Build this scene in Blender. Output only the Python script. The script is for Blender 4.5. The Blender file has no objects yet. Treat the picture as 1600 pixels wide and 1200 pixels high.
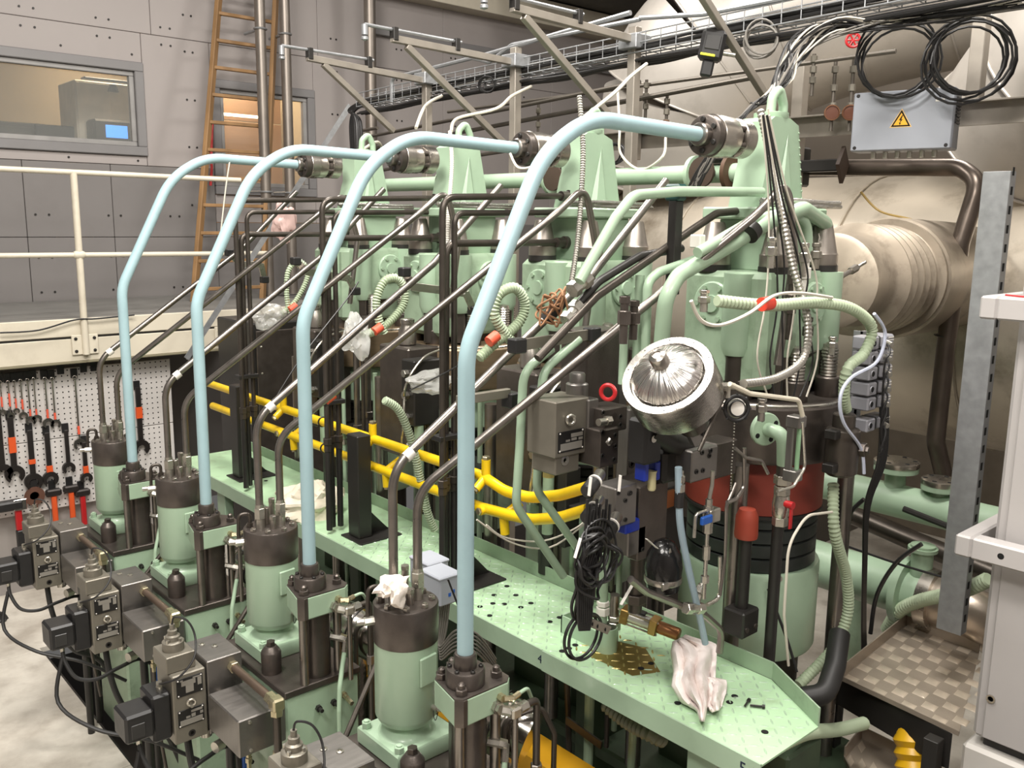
import bpy, bmesh, math, random
from mathutils import Vector as V, Matrix, noise
random.seed(7)
PI = math.pi
# ------------------------------------------------------------ camera
scn = bpy.context.scene
CAMZ = 2.6
RM = Matrix(((0.7476680945, 0.1086245200, -0.6551283341),
             (-0.6639446308, 0.1416415212, -0.7342446505),
             (0.0130364011, 0.9839402386, 0.1780215131)))
FPX = 1410.0
cam_d = bpy.data.cameras.new('camera')
cam_d.sensor_width = 36.0
cam_d.lens = FPX / 1600 * 36
cam_d.clip_start = 0.05
cam_d.clip_end = 60
cam = bpy.data.objects.new('camera', cam_d)
scn.collection.objects.link(cam)
m4 = RM.to_4x4(); m4.translation = V((0, 0, CAMZ))
cam.matrix_world = m4
scn.camera = cam
# ------------------------------------------------------------ light and exposure
scn.view_settings.view_transform = 'Standard'
scn.view_settings.look = 'None'
scn.view_settings.exposure = 0.32
scn.view_settings.gamma = 1.0
wd = bpy.data.worlds.new('hall_air'); scn.world = wd; wd.use_nodes = True
wd.node_tree.nodes['Background'].inputs[0].default_value = (1.0, 0.97, 0.93, 1)
wd.node_tree.nodes['Background'].inputs[1].default_value = 0.10

def area_lamp(loc, target, sx, sy, power, col=(1.0, 0.955, 0.895)):
    l = bpy.data.lights.new('hall_lamp', 'AREA'); l.shape = 'RECTANGLE'
    l.size = sx; l.size_y = sy; l.energy = power; l.color = col
    o = bpy.data.objects.new('hall_lamp', l); scn.collection.objects.link(o)
    o.location = loc
    o.rotation_euler = (V(target) - V(loc)).to_track_quat('-Z', 'Y').to_euler()
    return o
area_lamp((0.4, 2.6, 5.6), (1.2, 3.2, 0.5), 1.3, 0.5, 165)
area_lamp((2.3, 1.3, 5.8), (2.6, 2.0, 1.0), 1.5, 0.5, 150)
area_lamp((0.9, -1.2, 4.6), (2.8, 2.2, 1.4), 1.5, 0.4, 60)
area_lamp((-1.2, 0.6, 5.4), (2.4, 3.0, 1.6), 1.6, 0.5, 120)
area_lamp((2.6, 5.0, 5.9), (2.8, 4.6, 1.0), 1.4, 0.5, 120)
area_lamp((6.2, 2.6, 6.0), (5.0, 3.0, 1.0), 1.4, 0.5, 110)
# ------------------------------------------------------------ helpers
def P(px, py, X=None, Y=None, Z=None):
    """pixel of the 1600x1200 photograph -> the point on a real plane of the hall"""
    r = RM @ V((px - 800, -(py - 600), -FPX))
    if X is not None: t = X / r.x
    elif Y is not None: t = Y / r.y
    else: t = (Z - CAMZ) / r.z
    return V((r.x * t, r.y * t, r.z * t + CAMZ))

def srgb(c):
    out = []
    for v in c:
        v /= 255.0
        out.append(v / 12.92 if v <= 0.04045 else ((v + 0.055) / 1.055) ** 2.4)
    return (*out, 1)

MATS = {}
def mat(name, col, rough=0.5, metal=0.0, var=0.12, scale=6.0, dirt=0.0, dirtcol=(60, 50, 40), bump=0.0, bscale=60.0, coat=0.0, stretch=None, spec=0.5, alpha=1.0, trans=0.0, emit=0.0):
    if name in MATS: return MATS[name]
    m = bpy.data.materials.new(name); m.use_nodes = True
    nt = m.node_tree; N = nt.nodes; L = nt.links
    b = N['Principled BSDF']
    c = srgb(col)
    b.inputs['Roughness'].default_value = rough
    b.inputs['Metallic'].default_value = metal
    b.inputs['Specular IOR Level'].default_value = spec
    b.inputs['Coat Weight'].default_value = coat
    b.inputs['Base Color'].default_value = c
    tc = N.new('ShaderNodeTexCoord'); mp = N.new('ShaderNodeMapping')
    L.new(tc.outputs['Object'], mp.inputs[0])
    if stretch: mp.inputs['Scale'].default_value = stretch
    if var > 0:
        n = N.new('ShaderNodeTexNoise'); n.inputs['Scale'].default_value = scale; n.inputs['Detail'].default_value = 5
        L.new(mp.outputs[0], n.inputs['Vector'])
        rp = N.new('ShaderNodeMapRange'); rp.inputs[1].default_value = 0.3; rp.inputs[2].default_value = 0.7
        rp.inputs[3].default_value = 1 - var; rp.inputs[4].default_value = 1 + var
        L.new(n.outputs[0], rp.inputs[0])
        mx = N.new('ShaderNodeVectorMath'); mx.operation = 'SCALE'
        mx.inputs[0].default_value = c[:3]; L.new(rp.outputs[0], mx.inputs['Scale'])
        last = mx.outputs[0]
        if dirt > 0:
            n2 = N.new('ShaderNodeTexNoise'); n2.inputs['Scale'].default_value = scale * 1.7; n2.inputs['Detail'].default_value = 8; n2.inputs['Roughness'].default_value = 0.65
            L.new(mp.outputs[0], n2.inputs['Vector'])
            r2 = N.new('ShaderNodeMapRange'); r2.inputs[1].default_value = 0.52; r2.inputs[2].default_value = 0.72; r2.inputs[4].default_value = dirt
            L.new(n2.outputs[0], r2.inputs[0])
            mm = N.new('ShaderNodeMix'); mm.data_type = 'RGBA'
            L.new(r2.outputs[0], mm.inputs[0]); L.new(last, mm.inputs[6]); mm.inputs[7].default_value = srgb(dirtcol)
            last = mm.outputs[2]
        L.new(last, b.inputs['Base Color'])
        rr = N.new('ShaderNodeMapRange'); rr.inputs[3].default_value = max(0.02, rough - 0.08); rr.inputs[4].default_value = min(1, rough + 0.1)
        L.new(n.outputs[0], rr.inputs[0]); L.new(rr.outputs[0], b.inputs['Roughness'])
    if bump > 0:
        nb = N.new('ShaderNodeTexNoise'); nb.inputs['Scale'].default_value = bscale; nb.inputs['Detail'].default_value = 3
        L.new(mp.outputs[0], nb.inputs['Vector'])
        bp = N.new('ShaderNodeBump'); bp.inputs['Strength'].default_value = bump; bp.inputs['Distance'].default_value = 0.004
        L.new(nb.outputs[0], bp.inputs['Height']); L.new(bp.outputs[0], b.inputs['Normal'])
    if trans > 0: b.inputs['Transmission Weight'].default_value = trans
    if alpha < 1: b.inputs['Alpha'].default_value = alpha
    if emit > 0:
        b.inputs['Emission Color'].default_value = c; b.inputs['Emission Strength'].default_value = emit
    MATS[name] = m
    return m
GREEN = mat('light_green_enamel', (160, 184, 158), 0.38, var=0.06, scale=5, dirt=0.12, dirtcol=(96, 110, 86), coat=0.15)
GREEND = mat('worn_green_enamel', (152, 174, 148), 0.42, var=0.1, scale=6, dirt=0.45, dirtcol=(92, 108, 84))
BLUE = mat('light_blue_enamel', (156, 184, 190), 0.42, var=0.05, scale=8, dirt=0.10, dirtcol=(100, 125, 130), coat=0.1)
DARK = mat('dark_machined_steel', (94, 87, 82), 0.34, 0.7, var=0.18, scale=14, bump=0.12, bscale=180)
STEEL = mat('bright_machined_steel', (178, 172, 164), 0.28, 0.95, var=0.10, scale=18, bump=0.06, bscale=220)
TUBE = mat('drawn_steel_tube', (140, 134, 128), 0.30, 0.9, var=0.12, scale=20)
BLKP = mat('black_oxide_pipe', (82, 76, 70), 0.36, 0.7, var=0.14, scale=12)
GREY = mat('grey_manifold_steel', (134, 130, 126), 0.38, 0.85, var=0.10, scale=10, bump=0.1, bscale=90, stretch=(1, 6, 1))
VALVE = mat('bronze_grey_valve_casting', (126, 121, 110), 0.42, 0.5, var=0.08, scale=16)
BLACK = mat('black_plastic', (34, 33, 33), 0.42, 0.0, var=0.15, scale=20)
BLKM = mat('black_painted_steel', (44, 42, 40), 0.4, 0.2, var=0.15, scale=8)
BRASS = mat('yellow_zinc_brass', (184, 174, 144), 0.28, 0.85, var=0.12, scale=30)
ZINC = mat('zinc_plated_fitting', (188, 184, 174), 0.28, 0.9, var=0.12, scale=30)
YEL = mat('yellow_enamel', (232, 194, 22), 0.36, var=0.06, scale=8, dirt=0.25, dirtcol=(150, 110, 30), coat=0.2)
CREAM = mat('cream_white_enamel', (208, 200, 182), 0.5, var=0.05, scale=4, dirt=0.2, dirtcol=(150, 138, 118))
RAG = mat('white_cotton_rag', (226, 216, 206), 0.9, var=0.06, scale=12, bump=0.3, bscale=300)
RAGD = mat('oily_white_rag', (236, 226, 222), 0.85, var=0.06, scale=6, dirt=0.5, dirtcol=(150, 120, 90), bump=0.3, bscale=200)
RED = mat('red_enamel', (176, 30, 34), 0.4, var=0.1)
REDOX = mat('red_oxide_paint', (128, 52, 40), 0.5, var=0.12, scale=5)
ORANGE = mat('orange_enamel', (214, 84, 34), 0.5, var=0.1)
ORTAPE = mat('orange_tape', (226, 92, 66), 0.5, var=0.08)
WHT = mat('white_label', (226, 222, 214), 0.5, var=0.03)
GALV = mat('galvanised_steel', (158, 160, 162), 0.42, 0.6, var=0.10, scale=30, bump=0.05)
CABG = mat('grey_cabinet_enamel', (176, 172, 170), 0.45, var=0.03, scale=2)
RUB = mat('black_rubber', (30, 29, 28), 0.5, var=0.1)
HOSE = mat('pale_green_corrugated_hose', (164, 178, 150), 0.5, var=0.06)
GHOSE = mat('grey_metal_flex_hose', (170, 166, 158), 0.35, 0.8, var=0.1)
CABLEW = mat('white_cable_sheath', (206, 200, 186), 0.5, var=0.05)
CABLEB = mat('black_cable_sheath', (32, 31, 31), 0.42, var=0.1)
WOOD = mat('varnished_ladder_wood', (140, 108, 72), 0.5, var=0.25, scale=8, stretch=(1, 1, 0.15))
DUCT = mat('stainless_lagging_sheet', (200, 190, 174), 0.34, 0.45, var=0.22, scale=1.3, dirt=0.75, dirtcol=(108, 92, 70), bump=0.15, bscale=6)
DUCTG = mat('grey_lagging_sheet', (186, 180, 172), 0.45, 0.3, var=0.1, scale=2.0, dirt=0.25, dirtcol=(110, 100, 88), bump=0.1, bscale=5)
TAN = mat('tan_coated_cover', (142, 124, 100), 0.42, 0.5, var=0.12, scale=6, stretch=(1, 1, 6))
BRONZE = mat('copper_bronze', (176, 124, 84), 0.3, 0.85, var=0.1)
BLUP = mat('blue_plastic', (30, 84, 168), 0.4, var=0.05)
BLUD = mat('dark_blue_plastic', (24, 48, 150), 0.35, var=0.05)

def newmesh(name, verts, faces, m, parent=None, angle=35, loc=None, flat=False):
    me = bpy.data.meshes.new(name)
    me.from_pydata([tuple(v) for v in verts], [], faces)
    if flat: me.shade_flat()
    else:
        me.shade_smooth()
        me.set_sharp_from_angle(angle=math.radians(angle))
    me.materials.append(m)
    o = bpy.data.objects.new(name, me)
    scn.collection.objects.link(o)
    if parent: o.parent = parent
    if loc: o.location = loc
    return o

class G:
    """collects solids and links them as ONE mesh object"""
    def __init__(s): s.v = []; s.f = []
    def add(s, vs, fs):
        n = len(s.v); s.v += [V(v) for v in vs]; s.f += [tuple(i + n for i in f) for f in fs]; return s
    def box(s, lo, hi, c=0.0, M=None):
        x0, y0, z0 = [min(a, b) for a, b in zip(lo, hi)]; x1, y1, z1 = [max(a, b) for a, b in zip(lo, hi)]
        if c <= 0:
            vs = [(x, y, z) for x in (x0, x1) for y in (y0, y1) for z in (z0, z1)]
            fs = [(0, 1, 3, 2), (4, 6, 7, 5), (0, 4, 5, 1), (2, 3, 7, 6), (0, 2, 6, 4), (1, 5, 7, 3)]
        else:
            c = min(c, (x1 - x0) * .45, (y1 - y0) * .45, (z1 - z0) * .45)
            bm = bmesh.new(); bmesh.ops.create_cube(bm, size=1)
            for v in bm.verts:
                v.co = V(((x0 + x1) / 2 + v.co.x * (x1 - x0), (y0 + y1) / 2 + v.co.y * (y1 - y0), (z0 + z1) / 2 + v.co.z * (z1 - z0)))
            bmesh.ops.bevel(bm, geom=bm.edges[:], offset=c, segments=1, affect='EDGES', profile=0.5)
            bm.verts.index_update()
            vs = [v.co.copy() for v in bm.verts]; fs = [tuple(v.index for v in f.verts) for f in bm.faces]; bm.free()
        if M: vs = [M @ V(v) for v in vs]
        return s.add(vs, fs)
    def lathe(s, prof, p=(0, 0, 0), ax=(0, 0, 1), n=24, M=None, roll=0.0):
        """prof: list of (radius, height along the axis)"""
        q = V(ax).normalized().to_track_quat('Z', 'Y').to_matrix()
        vs = []; fs = []; p = V(p)
        for r, h in prof:
            for i in range(n):
                a = 2 * PI * i / n + roll
                vs.append(p + q @ V((max(r, 1e-5) * math.cos(a), max(r, 1e-5) * math.sin(a), h)))
        for k in range(len(prof) - 1):
            for i in range(n):
                j = (i + 1) % n
                fs.append((k * n + i, k * n + j, (k + 1) * n + j, (k + 1) * n + i))
        if prof[0][0] > 1e-4: fs.append(tuple(range(n - 1, -1, -1)))
        if prof[-1][0] > 1e-4: fs.append(tuple((len(prof) - 1) * n + i for i in range(n)))
        if M: vs = [M @ v for v in vs]
        return s.add(vs, fs)
    def cyl(s, a, b, r, r2=None, n=20, c=0.0, roll=0.0):
        a = V(a); b = V(b); h = (b - a).length; r2 = r if r2 is None else r2
        pr = [(r, 0), (r2, h)] if c <= 0 else [(r - c, 0), (r, c), (r2, h - c), (r2 - c, h)]
        return s.lathe(pr, a, b - a, n, roll=roll)
    def hexa(s, a, b, r, c=0.0, roll=0.0): return s.cyl(a, b, r, n=6, c=c, roll=roll)
    def prism(s, poly, z0, z1, c=0.0, M=None):
        """poly in xy, counter-clockwise"""
        n = len(poly); vs = []
        if c > 0:
            cx = sum(p[0] for p in poly) / n; cy = sum(p[1] for p in poly) / n
            def sh(p):
                d = V((p[0] - cx, p[1] - cy)); l = d.length; d = d * ((l - c) / l) if l > c else d
                return (cx + d.x, cy + d.y)
            rings = [([sh(p) for p in poly], z0), (poly, z0 + c), (poly, z1 - c), ([sh(p) for p in poly], z1)]
        else: rings = [(poly, z0), (poly, z1)]
        for pl, z in rings: vs += [V((p[0], p[1], z)) for p in pl]
        fs = [tuple(range(n - 1, -1, -1)), tuple((len(rings) - 1) * n + i for i in range(n))]
        for k in range(len(rings) - 1):
            for i in range(n):
                j = (i + 1) % n
                fs.append((k * n + i, k * n + j, (k + 1) * n + j, (k + 1) * n + i))
        if M: vs = [M @ v for v in vs]
        return s.add(vs, fs)
    def tube(s, pts, r, n=12, rad=None, caps=True, closed=False):
        """sweep a circle along the points; rad(i) may modulate the radius"""
        pts = [V(p) for p in pts]; m = len(pts)
        T = []
        for i in range(m):
            a = pts[(i - 1) % m] if (closed or i > 0) else pts[0]; b = pts[(i + 1) % m] if (closed or i < m - 1) else pts[-1]
            t = (b - a); T.append(t.normalized() if t.length > 1e-9 else V((0, 0, 1)))
        u = T[0].orthogonal().normalized(); vs = []; fs = []
        for i in range(m):
            u = (u - T[i] * u.dot(T[i]))
            u = u.normalized() if u.length > 1e-6 else T[i].orthogonal().normalized()
            w = T[i].cross(u); rr = r if rad is None else rad(i)
            for k in range(n):
                a = 2 * PI * k / n
                vs.append(pts[i] + (u * math.cos(a) + w * math.sin(a)) * rr)
        for i in range(m if closed else m - 1):
            i2 = (i + 1) % m
            for k in range(n):
                j = (k + 1) % n
                fs.append((i * n + k, i * n + j, i2 * n + j, i2 * n + k))
        if caps and not closed: fs.append(tuple(range(n - 1, -1, -1))); fs.append(tuple((m - 1) * n + k for k in range(n)))
        return s.add(vs, fs)
    def torus(s, c, ax, R, r, n=28, k=8):
        q = V(ax).normalized().to_track_quat('Z', 'Y').to_matrix()
        return s.tube([V(c) + q @ V((R * math.cos(2 * PI * i / n), R * math.sin(2 * PI * i / n), 0)) for i in range(n)], r, k, closed=True)
    def build(s, name, m, parent=None, angle=35, off=None, flat=False):
        vs = s.v if off is None else [v - V(off) for v in s.v]
        return newmesh(name, vs, s.f, m, parent, angle, flat=flat)

def fillet(pts, rad, seg=6):
    """round the corners of a polyline"""
    pts = [V(p) for p in pts]; out = [pts[0]]
    for i in range(1, len(pts) - 1):
        a, b, c = pts[i - 1], pts[i], pts[i + 1]
        d1 = a - b; d2 = c - b; l1 = d1.length; l2 = d2.length
        if l1 < 1e-6 or l2 < 1e-6: continue
        d1 /= l1; d2 /= l2
        ang = d1.angle(d2)
        if ang > PI - 0.03: out.append(b); continue
        rr = rad[i - 1] if isinstance(rad, (list, tuple)) else rad
        t = min(rr / math.tan(ang / 2), l1 * .48, l2 * .48)
        p0 = b + d1 * t; p1 = b + d2 * t
        for k in range(seg + 1):
            u = k / seg
            out.append(p0 * (1 - u) ** 2 + b * 2 * u * (1 - u) + p1 * u * u)
    out.append(pts[-1]); return out

def spline(pts, seg=8, closed=False):
    """smooth curve through the points"""
    pts = [V(p) for p in pts]; n = len(pts); out = []
    for i in range(n if closed else n - 1):
        if closed: p0, p1, p2, p3 = [pts[(i + k) % n] for k in (-1, 0, 1, 2)]
        else: p0, p1, p2, p3 = pts[max(i - 1, 0)], pts[i], pts[i + 1], pts[min(i + 2, n - 1)]
        for k in range(seg):
            t = k / seg
            out.append(0.5 * ((2 * p1) + (p2 - p0) * t + (2 * p0 - 5 * p1 + 4 * p2 - p3) * t * t + (3 * p1 - p0 - 3 * p2 + p3) * t ** 3))
    if not closed: out.append(pts[-1])
    return out

def resample(pts, step):
    out = [pts[0]]; acc = 0.0
    for a, b in zip(pts, pts[1:]):
        d = (b - a).length; t = step - acc
        while t <= d: out.append(a.lerp(b, t / d)); t += step
        acc = (d - (t - step)) if d > 0 else acc
    return out

def tag(o, label, cat, group=None, kind=None):
    o['label'] = label; o['category'] = cat
    if group: o['group'] = group
    if kind: o['kind'] = kind
    return o
def thing(name, label, cat, loc=(0, 0, 0), group=None, rz=0.0):
    o = bpy.data.objects.new(name, None); scn.collection.objects.link(o)
    o.empty_display_size = 0.1; o.location = loc; o.rotation_euler = (0, 0, rz)
    return tag(o, label, cat, group)
def struct(o): o['kind'] = 'structure'; return o
def copy_tree(root, loc, label=None, rz=None):
    kids = {}
    for o in scn.collection.objects:
        if o.parent: kids.setdefault(o.parent.name, []).append(o)
    def rec(o, par):
        c = o.copy(); scn.collection.objects.link(c); c.parent = par
        for ch in kids.get(o.name, []): rec(ch, c)
        return c
    r = rec(root, None); r.location = loc
    if label: r['label'] = label
    if rz is not None: r.rotation_euler = (0, 0, rz)
    return r
def pipe(name, label, cat, pts, r, m, rad=0.05, n=12, group=None, seg=6, parent=None):
    """a bent pipe; its object origin sits at its first point"""
    pp = fillet(pts, rad, seg); o0 = V(pts[0])
    o = G().tube(pp, r, n).build(name, m, parent, off=None if parent else o0)
    if not parent: o.location = o0
    if label: tag(o, label, cat, group)
    return o
def cable(name, label, cat, pts, r, m, n=6, seg=7, group=None, closed=False, parent=None):
    o0 = V(pts[0])
    o = G().tube(spline(pts, seg, closed), r, n, closed=closed).build(name, m, parent, off=None if parent else o0)
    if not parent: o.location = o0
    if label: tag(o, label, cat, group)
    return o
def corrugated(name, label, cat, pts, r, m, pitch=0.012, depth=0.2, n=12, group=None, parent=None):
    pitch *= 1.25; depth *= 1.5; path = resample(spline(pts, 10), pitch / 2); o0 = V(pts[0])
    o = G().tube(path, r, n, rad=lambda i: r * (1 + (depth / 2 if i % 2 else -depth / 2))).build(name, m, parent, off=None if parent else o0, angle=34)
    if not parent: o.location = o0
    if label: tag(o, label, cat, group)
    return o
def textmesh(s, size, name, m, parent, loc, rot, depth=0.001):
    cu = bpy.data.curves.new(name, 'FONT'); cu.body = s; cu.size = size; cu.extrude = depth; cu.align_x = 'CENTER'; cu.align_y = 'CENTER'
    t = bpy.data.objects.new('tmp_text', cu); scn.collection.objects.link(t)
    bpy.context.view_layer.update()
    me = bpy.data.meshes.new_from_object(t.evaluated_get(bpy.context.evaluated_depsgraph_get()))
    bpy.data.objects.remove(t)
    me.materials.clear(); me.materials.append(m)
    o = bpy.data.objects.new(name, me); scn.collection.objects.link(o)
    o.location = loc; o.rotation_euler = rot
    if parent: o.parent = parent
    return o
Y0 = 1.785; DY = 0.85
NEAR = ['nearest to the camera', 'second from the camera', 'third from the camera', 'farthest from the camera']
# ============================================================ SETTING
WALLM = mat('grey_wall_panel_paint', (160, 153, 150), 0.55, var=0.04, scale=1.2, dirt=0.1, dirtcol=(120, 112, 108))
WALLD = mat('grey_wall_paint_with_shade', (122, 118, 116), 0.55, var=0.05, scale=1.5, dirt=0.15, dirtcol=(96, 90, 86))  # shadow on the lower wall is put into this darker grey
# floor of coated chequer plate: the plates end at the engine pit (x = 1.3)
def floor_mat():
    m = bpy.data.materials.new('worn_white_coated_floor'); m.use_nodes = True
    N = m.node_tree.nodes; L = m.node_tree.links; b = N['Principled BSDF']
    tc = N.new('ShaderNodeTexCoord')
    n = N.new('ShaderNodeTexNoise'); n.inputs['Scale'].default_value = 2.2; n.inputs['Detail'].default_value = 7; n.inputs['Roughness'].default_value = 0.6
    L.new(tc.outputs['Object'], n.inputs['Vector'])
    cr = N.new('ShaderNodeValToRGB'); e = cr.color_ramp.elements
    e[0].position = 0.34; e[0].color = srgb((176, 168, 156)); e[1].position = 0.62; e[1].color = srgb((226, 220, 208))
    L.new(n.outputs[0], cr.inputs[0])
    n3 = N.new('ShaderNodeTexNoise'); n3.inputs['Scale'].default_value = 9; n3.inputs['Detail'].default_value = 9
    L.new(tc.outputs['Object'], n3.inputs['Vector'])
    r3 = N.new('ShaderNodeMapRange'); r3.inputs[1].default_value = 0.56; r3.inputs[2].default_value = 0.74; r3.inputs[4].default_value = 0.35
    L.new(n3.outputs[0], r3.inputs[0])
    mx = N.new('ShaderNodeMix'); mx.data_type = 'RGBA'; L.new(r3.outputs[0], mx.inputs[0]); L.new(cr.outputs[0], mx.inputs[6]); mx.inputs[7].default_value = srgb((150, 140, 126))
    L.new(mx.outputs[2], b.inputs['Base Color']); b.inputs['Roughness'].default_value = 0.5
    # raised tear-drop pattern, fine relief
    w = N.new('ShaderNodeTexVoronoi'); w.inputs['Scale'].default_value = 28; L.new(tc.outputs['Object'], w.inputs['Vector'])
    bp = N.new('ShaderNodeBump'); bp.inputs['Strength'].default_value = 0.35; bp.inputs['Distance'].default_value = 0.004
    L.new(w.outputs['Distance'], bp.inputs['Height']); L.new(bp.outputs[0], b.inputs['Normal'])
    return m
FLOORM = floor_mat()
flo = bpy.data.objects.new('floor', None); scn.collection.objects.link(flo); struct(flo)
ys = [-2.2, -0.6, 1.0, 2.6, 4.15, 5.7, 7.3]
xs = [-4.0, -2.6, -1.2, 0.2, 1.28]
for i in range(len(xs) - 1):
    for j in range(len(ys) - 1):
        hi_x = xs[i + 1] - 0.004
        G().box((xs[i], ys[j], -0.03), (hi_x, ys[j + 1] - 0.004, random.uniform(-0.0008, 0.0008)), 0.002).build('floor_plate', FLOORM, flo)
G().box((1.22, -2.2, -0.14), (1.30, 5.9, -0.03)).build('floor_edge_angle', BLKM, flo)
G().box((1.27, 5.72, -0.03), (4.2, 7.3, 0.0)).build('floor_plate', FLOORM, flo)
PITM = mat('oily_dark_pit_concrete', (52, 46, 40), 0.7, var=0.3, scale=3)
pit = G().box((1.1, -2.2, -1.35), (9.5, 8.2, -1.25)).build('floor_pit', PITM); struct(pit)
# back wall: upper wall of screwed panels at y=8, in four columns and three courses
def wall_rect(g, x0, x1, z0, z1, y=8.0, t=0.05, c=0.003):
    g.box((x0 + .002, y, z0 + .002), (x1 - .002, y + t, z1 - .002), c)
wb = bpy.data.objects.new('wall_back', None); scn.collection.objects.link(wb); struct(wb)
W1 = (1.55, 2.93, 3.10, 3.86); W2 = (3.52, 4.54, 2.80, 3.80)      # window openings x0 x1 z0 z1
def panel(x0, x1, z0, z1, m=WALLM):
    g = G(); wall_rect(g, x0, x1, z0, z1); return g.build('wall_panel', m, wb)
for (a, b_) in ((0.2, 1.55), (2.93, 3.52)):
    panel(a, b_, 3.02, 4.10)
for (a, b_) in ((0.2, 1.55), (1.55, 3.02), (3.02, 3.52)):
    if (a, b_) == (1.55, 3.02): panel(1.55, 2.93, 3.86, 4.10); panel(1.55, 2.93, 3.02, 3.10)
for z0, z1 in ((4.10, 5.3), (5.3, 6.4)):
    for a, b_ in ((0.2, 1.55), (1.55, 3.02), (3.02, 4.6), (4.6, 6.1), (6.1, 7.7), (7.7, 9.4)): panel(a, b_, z0, min(z1, 6.4))
panel(3.52, 4.54, 3.80, 4.10)
panel(3.52, 4.54, 2.55, 2.80)
for a, b_ in ((4.54, 6.1), (6.1, 7.7), (7.7, 9.4)): panel(a, b_, 2.55, 4.10)
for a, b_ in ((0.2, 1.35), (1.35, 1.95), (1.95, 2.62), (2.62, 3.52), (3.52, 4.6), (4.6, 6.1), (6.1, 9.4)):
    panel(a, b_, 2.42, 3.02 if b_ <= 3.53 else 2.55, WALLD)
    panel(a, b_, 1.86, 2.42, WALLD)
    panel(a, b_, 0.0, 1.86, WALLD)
# panel screws in pairs along the studs
def screw_proto():
    return G().cyl((0, 0, 0), (0, -0.006, 0), 0.009, n=8).build('panel_screw', BLKM, wb)
sp = screw_proto(); first = True
scr = []
for x in (1.28, 1.42, 2.02, 2.12, 2.58, 2.68, 3.10, 3.18):
    for z in (1.98, 2.26, 2.6, 2.95, 4.03, 4.17, 4.6): scr.append((x, z))
for x in (1.7, 2.3, 2.85): scr += [(x, 3.92), (x, 3.06)]
for x in (3.30, 3.37, 4.74, 4.80, 5.5, 5.56, 6.2, 6.26, 7.2, 7.26): scr += [(x, z) for z in (2.7, 3.2, 3.6, 4.0, 4.3)]
for x, z in scr:
    if W1[0] - .03 < x < W1[1] + .03 and W1[2] - .03 < z < W1[3] + .03: continue
    if W2[0] - .03 < x < W2[1] + .03 and W2[2] - .03 < z < W2[3] + .03: continue
    o = sp if first else sp.copy()
    if not first: scn.collection.objects.link(o)
    first = False; o.parent = wb; o.location = (x, 8.0, z)
# windows
FRM = mat('grey_window_frame_paint', (128, 126, 126), 0.45, var=0.03)
GLASS = mat('window_glass', (225, 228, 224), 0.03, var=0, trans=0.0, alpha=0.10, spec=0.6)
def window(name, w, mull=None):
    x0, x1, z0, z1 = w
    e = bpy.data.objects.new(name, None); scn.collection.objects.link(e); struct(e); e.location = (x0, 8.0, z0)
    f = G(); b = 0.075
    for lo, hi in (((0, -.03, 0), (x1 - x0, .06, b)), ((0, -.03, z1 - z0 - b), (x1 - x0, .06, z1 - z0)), ((0, -.03, b), (b, .06, z1 - z0 - b)), ((x1 - x0 - b, -.03, b), (x1 - x0, .06, z1 - z0 - b))): f.box(lo, hi, .006)
    f.build('window_frame', FRM, e)
    f = G(); b2 = 0.115
    for lo, hi in (((b, .0, b), (x1 - x0 - b, .05, b2)), ((b, .0, z1 - z0 - b2), (x1 - x0 - b, .05, z1 - z0 - b)), ((b, 0, b2), (b2, .05, z1 - z0 - b2)), ((x1 - x0 - b2, 0, b2), (x1 - x0 - b, .05, z1 - z0 - b2))): f.box(lo, hi, .005)
    f.build('window_sash', mat('pale_sash', (150, 148, 146), 0.45), e)
    G().box((b2 - .005, .02, b2 - .005), (x1 - x0 - b2 + .005, .026, z1 - z0 - b2 + .005)).build('window_pane', GLASS, e)
window('window_1', W1); window('window_2', W2)
# control room behind window 1 and workshop behind window 2
RM1 = mat('control_room_wall', (176, 160, 132), 0.7, var=0.03)
r = bpy.data.objects.new('wall_control_room', None); scn.collection.objects.link(r); struct(r)
G().box((0.9, 9.9, 2.3), (4.9, 9.95, 4.6)).build('room_back_wall', RM1, r)
G().box((0.9, 8.06, 2.25), (4.9, 9.9, 2.3)).build('room_floor', mat('room_floor_grey', (90, 84, 76), 0.6), r)
G().box((0.9, 8.06, 4.3), (4.9, 9.9, 4.35)).build('room_ceiling', RM1, r)
G().box((0.85, 8.06, 2.3), (0.9, 9.9, 4.3)).build('room_side_wall', RM1, r)
G().box((3.46, 8.06, 2.3), (3.50, 9.9, 4.3)).build('room_divider', RM1, r)
G().box((4.9, 8.06, 2.3), (4.95, 9.9, 4.3)).build('room_side_wall', RM1, r)
for x, pw in ((3.1, 13), (4.2, 22)):
    l = bpy.data.lights.new('room_lamp', 'AREA'); l.size = 0.4; l.energy = pw; l.color = (1, .82, .58)
    o = bpy.data.objects.new('room_lamp', l); scn.collection.objects.link(o); o.location = (x, 9.1, 4.25)
# other walls and ceiling
CEIL = mat('dark_hall_ceiling', (64, 58, 54), 0.8, var=0.2, scale=2)
struct(G().box((-4, -2.4, 6.4), (9.6, 10.0, 6.5)).build('ceiling', CEIL))
struct(G().box((9.4, -2.4, -1.3), (9.5, 8.1, 6.4)).build('wall_right', mat('pink_beige_wall', (138, 128, 116), 0.7, var=0.08, scale=1)))  # plain pink-beige wall with slight random tone
struct(G().box((-4.1, -2.4, -1.3), (-4.0, 8.1, 6.4)).build('wall_left', WALLM))
struct(G().box((-4.1, -2.5, -1.3), (9.5, -2.4, 6.4)).build('wall_front', WALLM))
# black block added to stand in for the dark roof void over the right part of the back wall
struct(G().box((6.6, 5.6, 5.05), (9.3, 7.9, 6.35), .02).build('roof_void_block', BLKM))
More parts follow.
